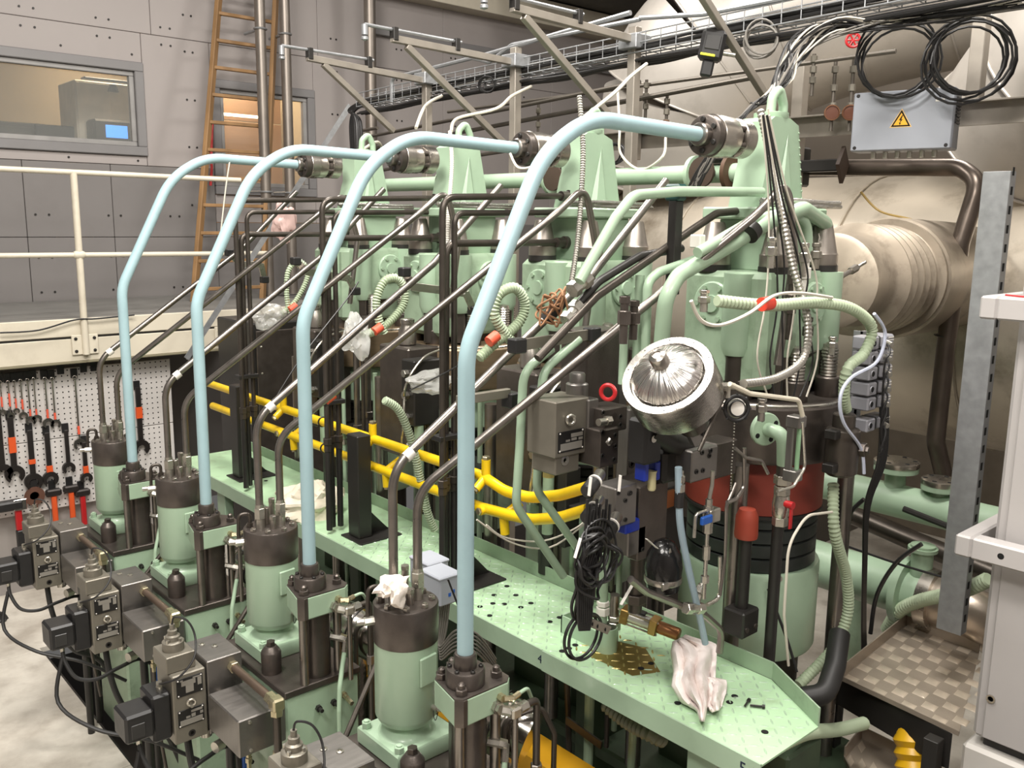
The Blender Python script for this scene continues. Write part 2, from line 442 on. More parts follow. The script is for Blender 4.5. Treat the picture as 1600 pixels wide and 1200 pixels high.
# cream ledge high on the back wall
struct(G().box((5.2, 7.78, 4.78), (9.3, 8.0, 5.04), .004).build('trim_1', CREAM))
struct(G().box((5.2, 7.93, 4.40), (9.3, 8.0, 4.46), .004).build('trim_2', FRM))
# wall behind the tool board, under the gallery
lw = struct(G().box((0.2, 6.72, 0.0), (2.45, 6.80, 1.60)).build('wall_tools', mat('pale_lower_wall', (150, 144, 140), 0.6, var=0.06, scale=2)))
# control room contents
t = thing('filing_cabinet', 'grey cabinet standing by the rear wall behind the left window glass', 'cabinet', (1.95, 9.3, 2.3))
G().box((0, 0, 0), (.55, .5, 1.12), .01).build('body', mat('cabinet_dark', (84, 82, 80), 0.5), t)
for k in range(3): G().box((.03, -.012, .10 + k * .34), (.52, 0, .40 + k * .34), .004).build('drawer', mat('cabinet_dark', (84, 82, 80), 0.5), t)
pq = P(120, 188, Y=9.0)
t = thing('wall_cupboard', 'bright cream cupboard lit behind the left window', 'cupboard', (pq.x, 9.0, pq.z))
G().box((0, 0, -.3), (.62, .5, .36), .01).build('body', mat('cupboard_white', (206, 198, 180), 0.5), t)
G().box((.01, -.012, -.28), (.30, 0, .34), .004).build('door', mat('cupboard_white', (206, 198, 180), 0.5), t)
pq = P(182, 206, Y=8.72)
t = thing('control_console', 'dark machine with a blue screen behind the left window', 'machine', (pq.x - .075, 8.72, pq.z - 1.175))
G().box((-.12, 0, 0), (.36, .22, 1.28), .02).build('housing', mat('printer_dark', (54, 50, 46), 0.4), t)
G().box((-.10, -.008, .98), (.34, 0, 1.07), .004).build('top_panel', mat('printer_mid', (116, 106, 92), 0.5), t)
G().box((-.02, -.014, 1.12), (.17, -.004, 1.23), .002).build('screen', mat('blue_screen', (70, 140, 235), 0.4, var=0, emit=1.3), t)
G().box((.22, -.012, 1.12), (.28, -.004, 1.16), .002).build('button', WHT, t)
t = thing('desk', 'low dark desk under the left window', 'desk', (1.6, 8.9, 2.3))
G().box((0, 0, .68), (1.3, .6, .72), .006).build('desk_top', mat('cabinet_dark', (84, 82, 80), 0.5), t)
for x in (.03, 1.22): G().box((x, .04, 0), (x + .05, .09, .68)).build('leg', BLKM, t)
t = thing('monitor', 'dark monitor on the desk behind the left window', 'monitor', (2.35, 9.1, 3.02))
G().box((0, 0, .10), (.42, .04, .38), .01).build('screen', BLACK, t)
G().cyl((.21, .03, 0), (.21, .03, .12), .02).build('stand', BLACK, t)
t = thing('swivel_chair', 'black chair back low behind the left window glass', 'chair', (2.25, 8.6, 2.3))
G().box((-.2, 0, .5), (.2, .06, .95), .03).build('backrest', BLACK, t)
G().box((-.2, -.35, .42), (.2, .05, .5), .03).build('seat', BLACK, t)
G().cyl((0, -.15, 0), (0, -.15, .42), .03).build('column', BLKM, t)
t = thing('table_lamp', 'dark angled lamp over the cupboard behind the left window', 'lamp', (P(165, 135, Y=8.88).x, 8.88, P(165, 140, Y=8.88).z))
G().cyl((0.1, .1, 0), (0.1, .1, .06), .05, .03).build('base', BLACK, t)
G().box((-.18, 0, .08), (.30, .12, .10), .01).build('shade', BLACK, t)
PLY = mat('plywood_brown', (186, 148, 112), 0.6, var=0.08, scale=3, stretch=(.4, 1, 5))
t = thing('plywood_panel', 'brown plywood sheet leaning behind the window at the ladder', 'panel', (3.62, 9.2, 2.3))
for k in range(5): G().box((-.1, 0, .01 + k * .32), (1.2, .02, .32 + k * .32), .003).build('board', PLY, t)
t = thing('strip_light', 'short white strip light behind the window at the ladder', 'lamp', (3.95, 9.0, 3.62))
G().cyl((0, 0, 0), (.5, 0, .0), .015, n=8).build('tube', mat('lit_tube', (255, 240, 210), .5, var=0, emit=3), t)
# ============================================================ PUMP ROW (local origin: x = 1.435, y = collar, z = 0)
XP = 1.435
def nut(g, p, r=0.014, h=0.014, stud=0.008, up=(0, 0, 1)):
    p = V(p); u = V(up)
    g.hexa(p, p + u * h, r, c=.0015); g.lathe([(r * .6, h), (r * .6, h + stud * .7), (r * .3, h + stud)], p, u, 12)
# ---- support frame of each pump: dark topped green block, green front
def pump_base():
    t = thing('pump_base', 'x', 'machine base', (XP, Y0, 0), 'green pump base blocks along the floor edge')
    G().box((-.135, -.055, 1.005), (.16, .44, 1.03), .003).build('top_plate', DARK, t)
    G().box((-.13, -.05, .70), (.155, .435, 1.004), .006).build('side_plate', GREEN, t)
    g = G()
    g.box((-.10, -.03, .0), (.15, .40, .70), .01)
    g.build('column', GREEND, t)
    for x, z in ((.05, .93), (.09, .945), (-.01, .93)):
        g = G(); g.hexa((x, -.05, z), (x, -.062, z), .012); g.cyl((x, -.062, z), (x, -.08, z), .007, n=10); g.build('plug', BRASS if z > .94 else BLKM, t)
    o = G().hexa((.09, -.05, .945), (.09, -.11, .935), .009); o.build('fitting', BRASS, t)
    return t
def pump_column():
    t = thing('pump_column', 'x', 'pump', (XP, Y0, 0), 'tie-rod pump columns carrying the blue pipes')
    g = G().lathe([(.022, 0), (.030, .001), (.032, .006), (.032, .05), (.029, .056), (.0225, .057)], (0, 0, 1.385), n=28); g.build('hub', DARK, t)
    g = G().lathe([(.052, 0), (.0545, .003), (.0545, .043), (.051, .048), (.032, .049)], (0, 0, 1.352), n=36); g.build('flange', DARK, t)
    for i in range(6):
        a = i * PI / 3 + .35
        G().lathe([(.0065, 0), (.0065, .008), (.005, .010), (.0035, .010), (.0035, .006)], (.043 * math.cos(a), .043 * math.sin(a), 1.398), n=10).build('socket_screw', BLKM, t)
    poly = [(-.078, -.052), (-.062, -.070), (.095, -.070), (.118, -.05), (.122, .045), (.08, .10), (-.01, .112), (-.052, .07)]
    G().prism(poly, 1.272, 1.351, .004).build('clamp_block', GREEN, t)
    G().prism([(p[0] * .985, p[1] * .985) for p in poly], 1.350, 1.3535).build('top_face', DARK, t)
    G().prism([(-.0785, -.053), (-.0615, -.0715), (-.0480, -.0715), (-.0705, -.040)], 1.272, 1.351, .002).build('bare_corner', DARK, t)
    for x, y in ((-.048, -.044), (.088, -.028), (.02, .085), (-.035, .06)):
        g = G(); nut(g, (x, y, 1.353), .017, .018, .016); g.build('hex_nut', DARK, t)
    G().cyl((.02, .01, 1.03), (.02, .01, 1.272), .052, n=28).build('barrel', DARK, t)
    for x, y in ((-.052, -.04), (.085, -.03), (.03, .088)):
        G().cyl((x, y, 1.03), (x, y, 1.272), .0155, n=14).build('tie_rod', TUBE, t)
    # upper fitting group on the front face
    g = G()
    g.hexa((.065, -.070, 1.318), (.065, -.088, 1.318), .012); g.hexa((.065, -.088, 1.318), (.09, -.10, 1.316), .009); g.hexa((.085, -.098, 1.316), (.115, -.095, 1.320), .008)
    g.build('small_fitting', BRASS, t)
    g = G()
    g.hexa((.052, -.070, 1.294), (.052, -.082, 1.294), .019)
    g.hexa((.052, -.082, 1.294), (.052, -.094, 1.294), .016)
    g.hexa((.052, -.094, 1.294), (.072, -.110, 1.288), .014)
    g.box((.064, -.128, 1.270), (.098, -.098, 1.302), .005)
    g.hexa((.098, -.113, 1.288), (.128, -.113, 1.290), .0155, c=.002)
    g.build('elbow_fitting', ZINC, t)
    # fitting on the barrel with the green drain tube
    g = G(); g.hexa((.06, -.025, 1.165), (.085, -.05, 1.160), .012); g.hexa((.083, -.048, 1.162), (.10, -.062, 1.155), .014); g.hexa((.10, -.06, 1.158), (.085, -.072, 1.115), .010)
    g.build('drain_fitting', ZINC, t)
    G().tube(fillet([(.088, -.07, 1.12), (.045, -.105, 1.01), (.035, -.115, .93), (.035, -.115, .80)], .06), .0085).build('drain_tube', GREEN, t)
    G().tube(fillet([(.11, -.095, 1.32), (.15, -.09, 1.322), (.20, -.06, 1.25), (.22, -.04, 1.22)], .03), .0055).build('vent_tube', GREEN, t)
    return t
def return_pipe():
    o = G().tube(fillet([(.125, -.113, 1.290), (.165, -.113, 1.292), (.168, -.113, 1.05), (.168, -.113, .72)], .025), .0105)
    t = thing('return_pipe', 'x', 'pipe', (XP, Y0, 0), 'bent steel return pipes beside the pump columns')
    o.build('pipe', BLKP, t)
    g = G(); g.hexa((.168, -.113, 1.06), (.168, -.113, 1.095), .017, c=.002); g.cyl((.168, -.113, 1.02), (.168, -.113, 1.06), .013); g.build('union_nut', TUBE, t)
    G().tube(fillet([(.085, -.113, 1.27), (.085, -.113, 1.03)], .02), .009).build('down_pipe', TUBE, t)
    return t
def booster():
    t = thing('booster_cylinder', 'x', 'cylinder', (XP, Y0 + .28, 0), 'green booster cylinders with dark steel heads')
    G().lathe([(.070, 1.085), (.070, 1.125), (.083, 1.130), (.093, 1.148), (.094, 1.152), (.094, 1.382)], n=48).build('barrel', GREEN, t)
    G().lathe([(.0955, 1.381), (.0965, 1.384), (.0965, 1.493), (.094, 1.497), (.02, 1.4985)], n=56).build('steel_head', DARK, t)
    pl = G().box((-.033, -.004, -.045), (.033, .004, .045), .0035)
    a = math.radians(-82)
    M = Matrix.Translation((.0935 * math.cos(a), .0935 * math.sin(a), 1.31)) @ Matrix.Rotation(a + PI / 2, 4, 'Z')
    G().add([M @ v for v in pl.v], pl.f).build('cover_plate', GREEN, t)
    # hex bolts on the head
    for i in range(8):
        a = i * PI / 4 + .2; r = .076
        g = G(); g.hexa((r * math.cos(a), r * math.sin(a), 1.497), (r * math.cos(a), r * math.sin(a), 1.509), .0105, c=.001); g.lathe([(.0055, 0), (.0055, .003), (.003, .003)], (r * math.cos(a), r * math.sin(a), 1.509), n=10); g.build('hex_bolt', STEEL, t)
    # unions for the two steel pipes and two side ports
    for x, y, h in ((-.035, .01, .075), (.035, -.012, .085)):
        g = G(); g.cyl((x, y, 1.497), (x, y, 1.497 + h * .45), .0165, n=16); g.hexa((x, y, 1.497 + h * .45), (x, y, 1.497 + h), .020, c=.002); g.cyl((x, y, 1.497 + h), (x, y, 1.497 + h + .012), .0155, n=16)
        g.build('pipe_union', ZINC, t)
    for x, y, h in ((.0, .03, .05), (.03, .045, .075), (-.005, -.03, .035)):
        g = G(); g.cyl((x, y, 1.497), (x, y, 1.497 + h), .011, n=14); g.hexa((x, y, 1.497 + h), (x, y, 1.497 + h + .014), .013, c=.001); g.build('port_plug', STEEL, t)
    g = G(); g.hexa((-.062, .035, 1.497), (-.062, .035, 1.515), .011); g.tube(fillet([(-.062, .035, 1.515), (-.062, .035, 1.55), (-.10, .045, 1.55), (-.104, .045, 1.44)], .02), .0065); g.build('vent_pipe', BLKP, t)
    g = G(); g.hexa((-.090, .03, 1.452), (-.120, .04, 1.452), .013, c=.001); g.cyl((-.120, .04, 1.452), (-.14, .047, 1.452), .010, n=12); g.build('side_union', ZINC, t)
    # test nipple with chain
    g = G(); g.cyl((.030, -.086, 1.185), (.036, -.106, 1.185), .009, n=12); g.cyl((.036, -.106, 1.185), (.040, -.118, 1.185), .0065, n=12); g.build('test_nipple', ZINC, t)
    G().tube(spline([(.036, -.110, 1.177), (.030, -.105, 1.150), (.028, -.098, 1.16), (.030, -.094, 1.178)], 5), .0012, 5).build('nipple_chain', BLKM, t)
    # square base casting
    G().prism([(-.105, -.105), (.12, -.105), (.12, .11), (-.105, .11)], 1.03, 1.086, .006).build('base_casting', GREEN, t)
    G().lathe([(.088, 1.086), (.078, 1.092), (.071, 1.105), (.070, 1.11)], n=40).build('neck_weld', GREEN, t)
    for x, y in ((-.088, .085), (-.088, -.088), (.10, .09)):
        g = G(); nut(g, (x, y, 1.086), .015, .02, .006); g.build('base_nut', GREEN, t)
    return t
def damper():
    t = thing('damper', 'x', 'damper', (XP - .098, Y0 + .112, 0), 'small dark steel dampers beside the green bases')
    G().lathe([(.034, 1.030), (.035, 1.033), (.035, 1.105), (.033, 1.11), (.020, 1.128), (.0, 1.128)], n=32).build('body', DARK, t)
    G().hexa((0, 0, 1.126), (0, 0, 1.146), .0155, c=.002).build('hex_cap', BLKP, t)
    return t
NPL = mat('black_nameplate', (28, 27, 26), 0.35, var=0.02); NPG = mat('nameplate_grey_field', (150, 146, 138), 0.35, 0.4, var=0.03)
def nameplate(par, x0, x1, z0, z1, y, kind=0):
    """black rating plate with grey fields and four rivets, facing -y"""
    e = G().box((x0, y - .0025, z0), (x1, y, z1), .0006).build('nameplate', NPL, par)
    w = x1 - x0; h = z1 - z0; g = G()
    if kind == 0: rects = [(.18, .72, .58, .84), (.34, .64, .16, .6), (.80, .95, .42, .84), (.14, .24, .84, .92), (.62, .90, .86, .93)]
    elif kind == 1: rects = [(.07, .93, .07, .40), (.50, .93, .74, .88), (.50, .66, .46, .66), (.84, .95, .50, .66), (.30, .46, .46, .58)]
    else: rects = [(.08, .92, .08, .42), (.48, .94, .66, .84), (.50, .70, .50, .62), (.78, .94, .48, .60), (.28, .44, .48, .58)]
    for a, b, c, d in rects: g.box((x0 + a * w, y - .0035, z0 + c * h), (x0 + b * w, y - .0024, z0 + d * h))
    g.build('label_field', NPG, e)
    g = G()
    for a in (.06, .94):
        for b in (.08, .92): g.lathe([(.0028, 0), (.002, .0015), (0, .002)], (x0 + a * w, y - .0025, z0 + b * h), (0, -1, 0), 8)
    g.build('rivets', WHT, e)
    return e
def valve_unit():
    t = thing('valve_unit', 'x', 'valve', (XP, Y0, 0), 'hydraulic valve manifolds with black solenoid boxes')
    # steel manifold
    G().box((-.295, .195, .825), (-.168, .385, 1.098), .003).build('manifold', GREY, t)
    for x, y in ((-.255, .33), (-.225, .29)):
        g = G(); g.lathe([(.011, 0), (.011, .003), (.006, .004), (.0055, .001)], (x, y, 1.098), n=16); g.build('cap_screw', ZINC, t)
    G().box((-.31, -.07, .868), (-.142, .16, 1.0), .004).build('sub_block', GREY, t)
    g = G(); g.cyl((-.25, .195, .962), (-.25, .10, .962), .015, n=16); g.build('link_shaft', STEEL, t)
    for x in (-.27, -.17):
        for z in (.885, .985): G().lathe([(.006, 0), (.006, .005), (.003, .006)], (x, -.07, z), (0, -1, 0), 10).build('cover_screw', ZINC, t)
    # valve casting with two nameplates
    G().box((-.418, .19, .835), (-.303, .33, 1.085), .004).build('valve_body', VALVE, t)
    G().box((-.425, .215, 1.085), (-.325, .335, 1.145), .003).build('pilot_block', VALVE, t)
    g = G(); g.lathe([(.036, 0), (.036, .03), (.030, .034), (.024, .034), (.024, .05), (.016, .054), (.016, .07), (.009, .072), (.009, .09), (0, .09)], (-.378, .27, 1.145), n=24); g.build('position_sensor', VALVE, t)
    for i in range(4):
        a = i * PI / 2 + .6; G().hexa((-.378 + .028 * math.cos(a), .27 + .028 * math.sin(a), 1.176), (-.378 + .028 * math.cos(a), .27 + .028 * math.sin(a), 1.188), .006).build('sensor_screw', ZINC, t)
    nameplate(t, -.405, -.315, 1.005, 1.070, .19, 0)
    nameplate(t, -.405, -.315, .895, .955, .19, 1)
    g = G(); g.torus((-.36, .182, .978), (.25, 1, .15), .013, .004, 18, 8); g.cyl((-.36, .19, .966), (-.36, .176, .966), .006, n=10); g.build('eye_bolt', ZINC, t)
    g = G(); g.lathe([(.0125, 0), (.0125, .001), (.007, .001), (.007, -.008)], (-.36, .190, .862), (0, -1, 0), 16); g.build('port_plug', BLKM, t)
    G().cyl((-.30, .22, .815), (-.30, .22, .84), .02, n=14).build('drain_plug', ZINC, t)
    # black solenoid and amplifier box
    G().box((-.485, .20, .862), (-.42, .315, 1.03), .008).build('solenoid', BLACK, t)
    G().box((-.578, .185, .900), (-.484, .30, .998), .008).build('amplifier_box', BLACK, t)
    G().box((-.560, .182, .915), (-.515, .186, .965), .003).build('box_lid', mat('graphite_plastic', (48, 47, 46), .35), t)
    g = G(); g.cyl((-.445, .235, 1.03), (-.445, .235, 1.045), .011, n=12); g.hexa((-.445, .235, 1.045), (-.445, .235, 1.062), .010); g.build('cable_gland', ZINC, t)
    g = G(); g.cyl((-.53, .21, .90), (-.53, .21, .88), .009, n=12); g.build('plug_gland', ZINC, t)
    # brass-fitted pipe from manifold to sub block
    g = G(); g.hexa((-.205, .195, 1.055), (-.205, .172, 1.055), .021, c=.002); g.build('union_nut', BRASS, t)
    G().cyl((-.205, .175, 1.055), (-.205, -.10, 1.055), .0145, n=18).build('cross_pipe', mat('brownish_pipe', (136, 118, 104), .3, .8), t)
    g = G(); g.hexa((-.205, -.08, 1.055), (-.205, -.115, 1.055), .021, c=.002); g.box((-.226, -.155, 1.033), (-.184, -.112, 1.076), .006); g.hexa((-.205, -.133, 1.036), (-.205, -.133, 1.012), .021, c=.002)
    g.build('elbow', BRASS, t)
    G().cyl((-.205, -.133, 1.02), (-.205, -.133, .88), .0135, n=18).build('drop_pipe', BLKP, t)
    g = G(); g.hexa((-.205, -.133, .885), (-.205, -.133, .862), .020, c=.002); g.box((-.225, -.153, .825), (-.185, -.113, .862), .005); g.build('lower_elbow', BRASS, t)
    # check valve under the sub block
    g = G()
    z = .868
    for r, h in ((.013, .02), (.009, .012), (.012, .018), (.008, .02)): g.hexa((-.26, -.03, z), (-.26, -.03, z - h), r, c=.001); z -= h
    g.build('check_valve', BRASS, t)
    G().tube(fillet([(-.26, -.03, z), (-.26, -.03, .6), (-.22, .0, .3)], .05), .007).build('drain_line', BLKP, t)
    # black connector cable loop (sensor -> solenoid gland)
    G().tube(spline([(-.378, .27, 1.235), (-.372, .26, 1.262), (-.34, .235, 1.25), (-.325, .21, 1.20), (-.345, .175, 1.14), (-.40, .17, 1.09), (-.445, .2, 1.07), (-.445, .235, 1.055)], 6), .0035, 6).build('sensor_cable', CABLEB, t)
    G().tube(spline([(-.53, .21, .885), (-.528, .19, .84), (-.50, .15, .78), (-.43, .13, .76), (-.33, .17, .76), (-.22, .22, .74), (-.12, .25, .62)], 7), .008, 8).build('power_cable', RUB, t)
    G().tube(spline([(-.36, .24, .84), (-.355, .22, .72), (-.33, .20, .60), (-.27, .2, .48), (-.14, .22, .36), (-.06, .2, .1)], 7), .0125, 10).build('drain_hose', RUB, t)
    g = G(); g.cyl((-.30, .15, .80), (-.27, .16, .80), .02, n=14); g.cyl((-.27, .16, .80), (-.20, .19, .80), .014, n=12); g.cyl((-.20, .19, .80), (-.17, .2, .8), .019, n=12); g.build('lower_coupling', ZINC, t)
    G().cyl((-.215, .22, .0), (-.215, .22, .83), .017, n=12).build('support_pipe', BLKM, t)
    G().cyl((-.15, .30, .0), (-.15, .30, .83), .015, n=12).build('rear_support_pipe', BLKM, t)
    G().box((-.19, .17, .62), (-.165, .185, .80), .002).build('hose_tag', BLUP, t)
    return t
LBL = {
 'pump_base': 'green steel block with dark top plate under the pump column, {}',
 'pump_column': 'dark flanged tie-rod pump column holding a light blue pipe, {}',
 'return_pipe': 'dark steel hairpin pipe beside the pump column, {}',
 'booster_cylinder': 'light green upright cylinder with a dark steel head, {}',
 'damper': 'small dark steel bottle with hex cap beside the green cylinder, {}',
 'valve_unit': 'grey valve manifold with nameplates and black solenoid box, {}',
}
for fn in (pump_base, pump_column, return_pipe, booster, damper, valve_unit):
    t = fn(); base = t.location.copy(); key = t.name
    t['label'] = LBL[key].format(NEAR[0])
    for k in range(1, 4): copy_tree(t, base + V((0, DY * k, 0)), LBL[key].format(NEAR[k]))
# ---- light blue high-pressure pipes (z up, x towards the engine), coupling at the engine end
def blue_pipe():
    t = thing('high_pressure_pipe', 'x', 'pipe', (XP, Y0, 0), 'light blue high-pressure pipes arching to the engine')
    G().tube(fillet([(0, 0, 1.43), (0, 0, 2.27), (.255, 0, 2.775), (.43, 0, 2.882), (.93, 0, 2.872)], [.22, .34, .3], 12), .0225, 22).build('pipe', BLUE, t)
    return t
PLBL = ['nearest light blue pipe, bending over to the largest coupling at the right', 'second light blue pipe from the camera, its arch crossing the third cylinder', 'third light blue pipe from the camera, arching over the small left ladder pipe', 'farthest light blue pipe, leftmost and lowest in the picture']
PLBL[2] = 'third light blue pipe from the camera, second from the left'
t = blue_pipe(); t['label'] = PLBL[0]
for k in range(1, 4): copy_tree(t, V((XP, Y0 + DY * k, 0)), PLBL[k])
def coupling():
    t = thing('pipe_coupling', 'x', 'coupling', (2.35, Y0, 2.872), 'steel couplings joining blue pipes to the engine')
    ax = (1, 0, 0)
    G().lathe([(.023, 0), (.032, .001), (.036, .006), (.036, .035)], (0, 0, 0), ax, 28).build('neck', TUBE, t)
    G().lathe([(.058, 0), (.0625, .003), (.0625, .030), (.060, .032)], (.030, 0, 0), ax, 40).build('bolt_flange', DARK, t)
    G().lathe([(.0655, 0), (.067, .002), (.067, .046), (.064, .049)], (.062, 0, 0), ax, 40).build('nut_ring', STEEL, t)
    G().lathe([(.0645, 0), (.0645, .040), (.060, .048), (.052, .054)], (.111, 0, 0), ax, 40).build('sleeve', STEEL, t)
    G().lathe([(.047, 0), (.047, .03)], (.160, 0, 0), ax, 32).build('waist', DARK, t)
    G().lathe([(.056, 0), (.0625, .004), (.0625, .052), (.060, .055)], (.186, 0, 0), ax, 40).build('rear_flange', STEEL, t)
    for i in range(6):
        a = i * PI / 3 + .5
        y, z = .048 * math.cos(a), .048 * math.sin(a)
        G().cyl((.022, y, z), (.031, y, z), .0085, n=10, c=.001).build('socket_screw', BLKM, t)
        G().cyl((.150, y * 1.08, z * 1.08), (.187, y * 1.08, z * 1.08), .009, n=8).build('rear_bolt', DARK, t)
    return t
t = coupling(); t['label'] = 'largest steel pipe coupling, at the end of the nearest blue pipe'
for k in range(1, 4): copy_tree(t, V((2.35, Y0 + DY * k, 2.872)), ['', 'steel pipe coupling at the end of the second blue pipe from the camera', 'steel pipe coupling at the end of the third blue pipe from the camera', 'smallest steel pipe coupling, at the end of the leftmost blue pipe'][k])
# ---- pairs of sloping steel pipes from booster heads to the engine tops
def sloping():
    a = thing('injection_pipe', 'x', 'pipe', (XP, Y0 + .28, 0), 'upper sloping steel pipes from the booster heads')
    G().tube(fillet([(-.035, .01, 1.58), (-.035, .01, 1.90), (.38, -.02, 2.20), (.70, -.05, 2.43), (1.02, -.08, 2.74)], [.14, .2, .1], 10), .0135, 14).build('pipe', TUBE, a)
    g = G(); g.cyl((.008, .01 - .005, 1.928), (.030, .003, 1.944), .0165, n=14); g.build('white_band', WHT, a)
    b = thing('injection_pipe', 'x', 'pipe', (XP, Y0 + .28, 0), 'lower sloping steel pipes from the booster heads')
    G().tube(fillet([(.035, -.012, 1.59), (.035, -.012, 1.825), (.93, -.515, 2.638), (1.06, -.515, 2.735), (1.13, -.515, 2.50), (1.075, -.515, 2.16)], [.14, .3, .12, .1], 10), .0135, 14).build('pipe', TUBE, b)
    return a, b
a, b = sloping()
for k in range(4):
    for q, (o, w) in enumerate(((a, 'upper'), (b, 'lower'))):
        lb = '%s sloping steel pipe rising from the dark booster head, %s' % (w, NEAR[k])
        if k == 0: o['label'] = lb
        else: copy_tree(o, V((XP, Y0 + .28 + DY * k, 0)), lb)
# ============================================================ WALKWAY
wk = thing('engine_walkway', 'long pale green chequer-plate walkway beside the engine with marks 4 and 5', 'walkway', (2.0, 1.18, 1.18))
def L(p): return V(p) - V((2.0, 1.18, 1.18))
x0, x1, ya, yb = 1.965, 2.40, 1.18, 5.2
g = G()
g.add([L(p) for p in [(1.965, 1.18, 1.175), (2.25, 1.18, 1.175), (2.385, 1.42, 1.175), (2.40, 5.2, 1.175), (1.985, 5.2, 1.175),
                      (1.965, 1.18, 1.181), (2.25, 1.18, 1.181), (2.385, 1.42, 1.181), (2.40, 5.2, 1.181), (1.985, 5.2, 1.181)]],
      [(4, 3, 2, 1, 0), (5, 6, 7, 8, 9), (0, 1, 6, 5), (1, 2, 7, 6), (2, 3, 8, 7), (3, 4, 9, 8), (4, 0, 5, 9)])
g.build('deck_plate', mat('green_chequer_deck', (172, 204, 166), 0.40, var=0.08, scale=5, dirt=0.4, dirtcol=(112, 116, 84)), wk)
def strip(pts, z0, z1, t, name, m=GREEN):
    """upright strip along plan points"""
    g = G()
    for (xa, ya_), (xb, yb_) in zip(pts, pts[1:]):
        d = V((xb - xa, yb_ - ya_, 0)); n_ = V((-d.y, d.x, 0)).normalized() * t
        q = [V((xa, ya_, 0)), V((xb, yb_, 0)), V((xb, yb_, 0)) + n_, V((xa, ya_, 0)) + n_]
        g.add([L((p.x, p.y, z)) for z in (z0, z1) for p in q], [(3, 2, 1, 0), (4, 5, 6, 7), (0, 1, 5, 4), (1, 2, 6, 5), (2, 3, 7, 6), (3, 0, 4, 7)])
    return g.build(name, m, wk)
# front edge in separate lengths (the joints show beside the marks)
cuts = [1.18, 2.03, 2.88, 3.73, 4.45, 5.2]
for a_, b_ in zip(cuts, cuts[1:]): strip([(1.965 + .004 * (a_ - 1.18), b_ - .0015), (1.965 + .004 * (a_ - 1.18), a_ + .0015)], 1.112, 1.183, -.006, 'front_edge')
strip([(2.40, 5.2), (2.387, 1.42)], 1.181, 1.238, .005, 'rear_lip', GREEND)
strip([(2.387, 1.42), (2.25, 1.182)], 1.181, 1.238, .005, 'end_lip', GREEND)
# raised tear-drop studs, near end only the ones that can be told apart
def stud():
    g = G(); n = 8
    ring = [(.016 * math.cos(2 * PI * i / n), .0036 * math.sin(2 * PI * i / n)) for i in range(n)]
    vs = [(x, y, 0) for x, y in ring] + [(x * .6, y * .45, .0022) for x, y in ring]
    g.add(vs, [tuple(n + i for i in range(n))] + [(i, (i + 1) % n, n + (i + 1) % n, n + i) for i in range(n)])
    return g
studm = G(); sg = stud()
bare = G()
for i in range(60):
    for j in range(11):
        y = 1.21 + i * .036; x = 1.99 + j * .036
        if x > 2.37 or (x > 2.22 and (x - 2.25) / .135 > (y - 1.2) / .24): continue
        rz = PI / 4 if (i + j) % 2 else -PI / 4
        M = Matrix.Translation(L((x, y, 1.181))) @ Matrix.Rotation(rz, 4, 'Z')
        inb = 2.06 < x < 2.27 and 1.72 < y < 2.0
        (bare if inb else studm).add([M @ v for v in sg.v], sg.f)
o = studm.build('deck_studs', GREEN, wk); o['kind'] = 'stuff'
OLIVE = mat('bare_yellow_zinc_plate', (150, 132, 74), 0.32, 0.8, var=0.2, scale=8)
g = G(); bpx = [(918, 1024), (988, 1056), (1032, 1050), (1008, 1012), (965, 1002)]; g.add([L(P(a_, b_, Z=1.1815)) for a_, b_ in bpx], [(0, 1, 2, 3, 4)])
g.build('bare_patch', OLIVE, wk)
o = bare.build('bare_patch_studs', mat('polished_zinc_stud', (214, 194, 130), .25, .85), wk); o['kind'] = 'stuff'
HOLE = mat('drilled_hole_black', (10, 10, 9), 0.9, var=0)
hp = [(800 + x / 4, 900 + y / 4) for x, y in [(118, 170), (55, 196), (296, 260), (236, 286), (395, 432), (356, 452), (313, 470), (868, 546), (806, 578), (1035, 795), (1360, 790), (1392, 752), (1580, 975)]]
hp += [(400 + x / 4, 600 + y / 4) for x, y in [(250, 645), (300, 625), (190, 655), (62, 605), (160, 640), (800, 915), (870, 880)]]
hp += [(750, 948), (765, 962), (772, 930), (788, 944), (806, 930), (792, 916), (770, 1003 - 60)]
hm = None
for q in hp:
    p = P(q[0], q[1], Z=1.1815)
    if not (1.98 < p.x < 2.38): continue
    if hm is None:
        hm = G().lathe([(.0105, 0), (.0105, .0012), (0, .0012)], n=14).build('drilled_hole', HOLE, wk); o = hm
    else: o = hm.copy(); scn.collection.objects.link(o)
    o.location = L((p.x, p.y, 1.1815))
INK = mat('blue_black_ink', (24, 34, 58), 0.6, var=0)
textmesh('4.', .042, 'painted_number', INK, wk, L((1.965 + .004 * .92 - .0066, 2.035, 1.147)), (PI / 2, 0, -PI / 2), .0006)
textmesh('5', .05, 'painted_number', INK, wk, L((1.9585, 1.235, 1.145)), (PI / 2, 0, -PI / 2), .0006)
textmesh('5', .018, 'painted_number', INK, wk, L((1.9585, 1.200, 1.157)), (PI / 2, 0, -PI / 2), .0006)
# under-brackets
for y in (1.35, 3.0, 4.6):
    g = G(); g.box(L((2.0, y, .96)), L((2.05, y + .10, 1.112)), .004); g.box(L((2.05, y + .02, 1.04)), L((2.4, y + .08, 1.112)), .004)
    g.build('under_bracket', GREEN, wk)
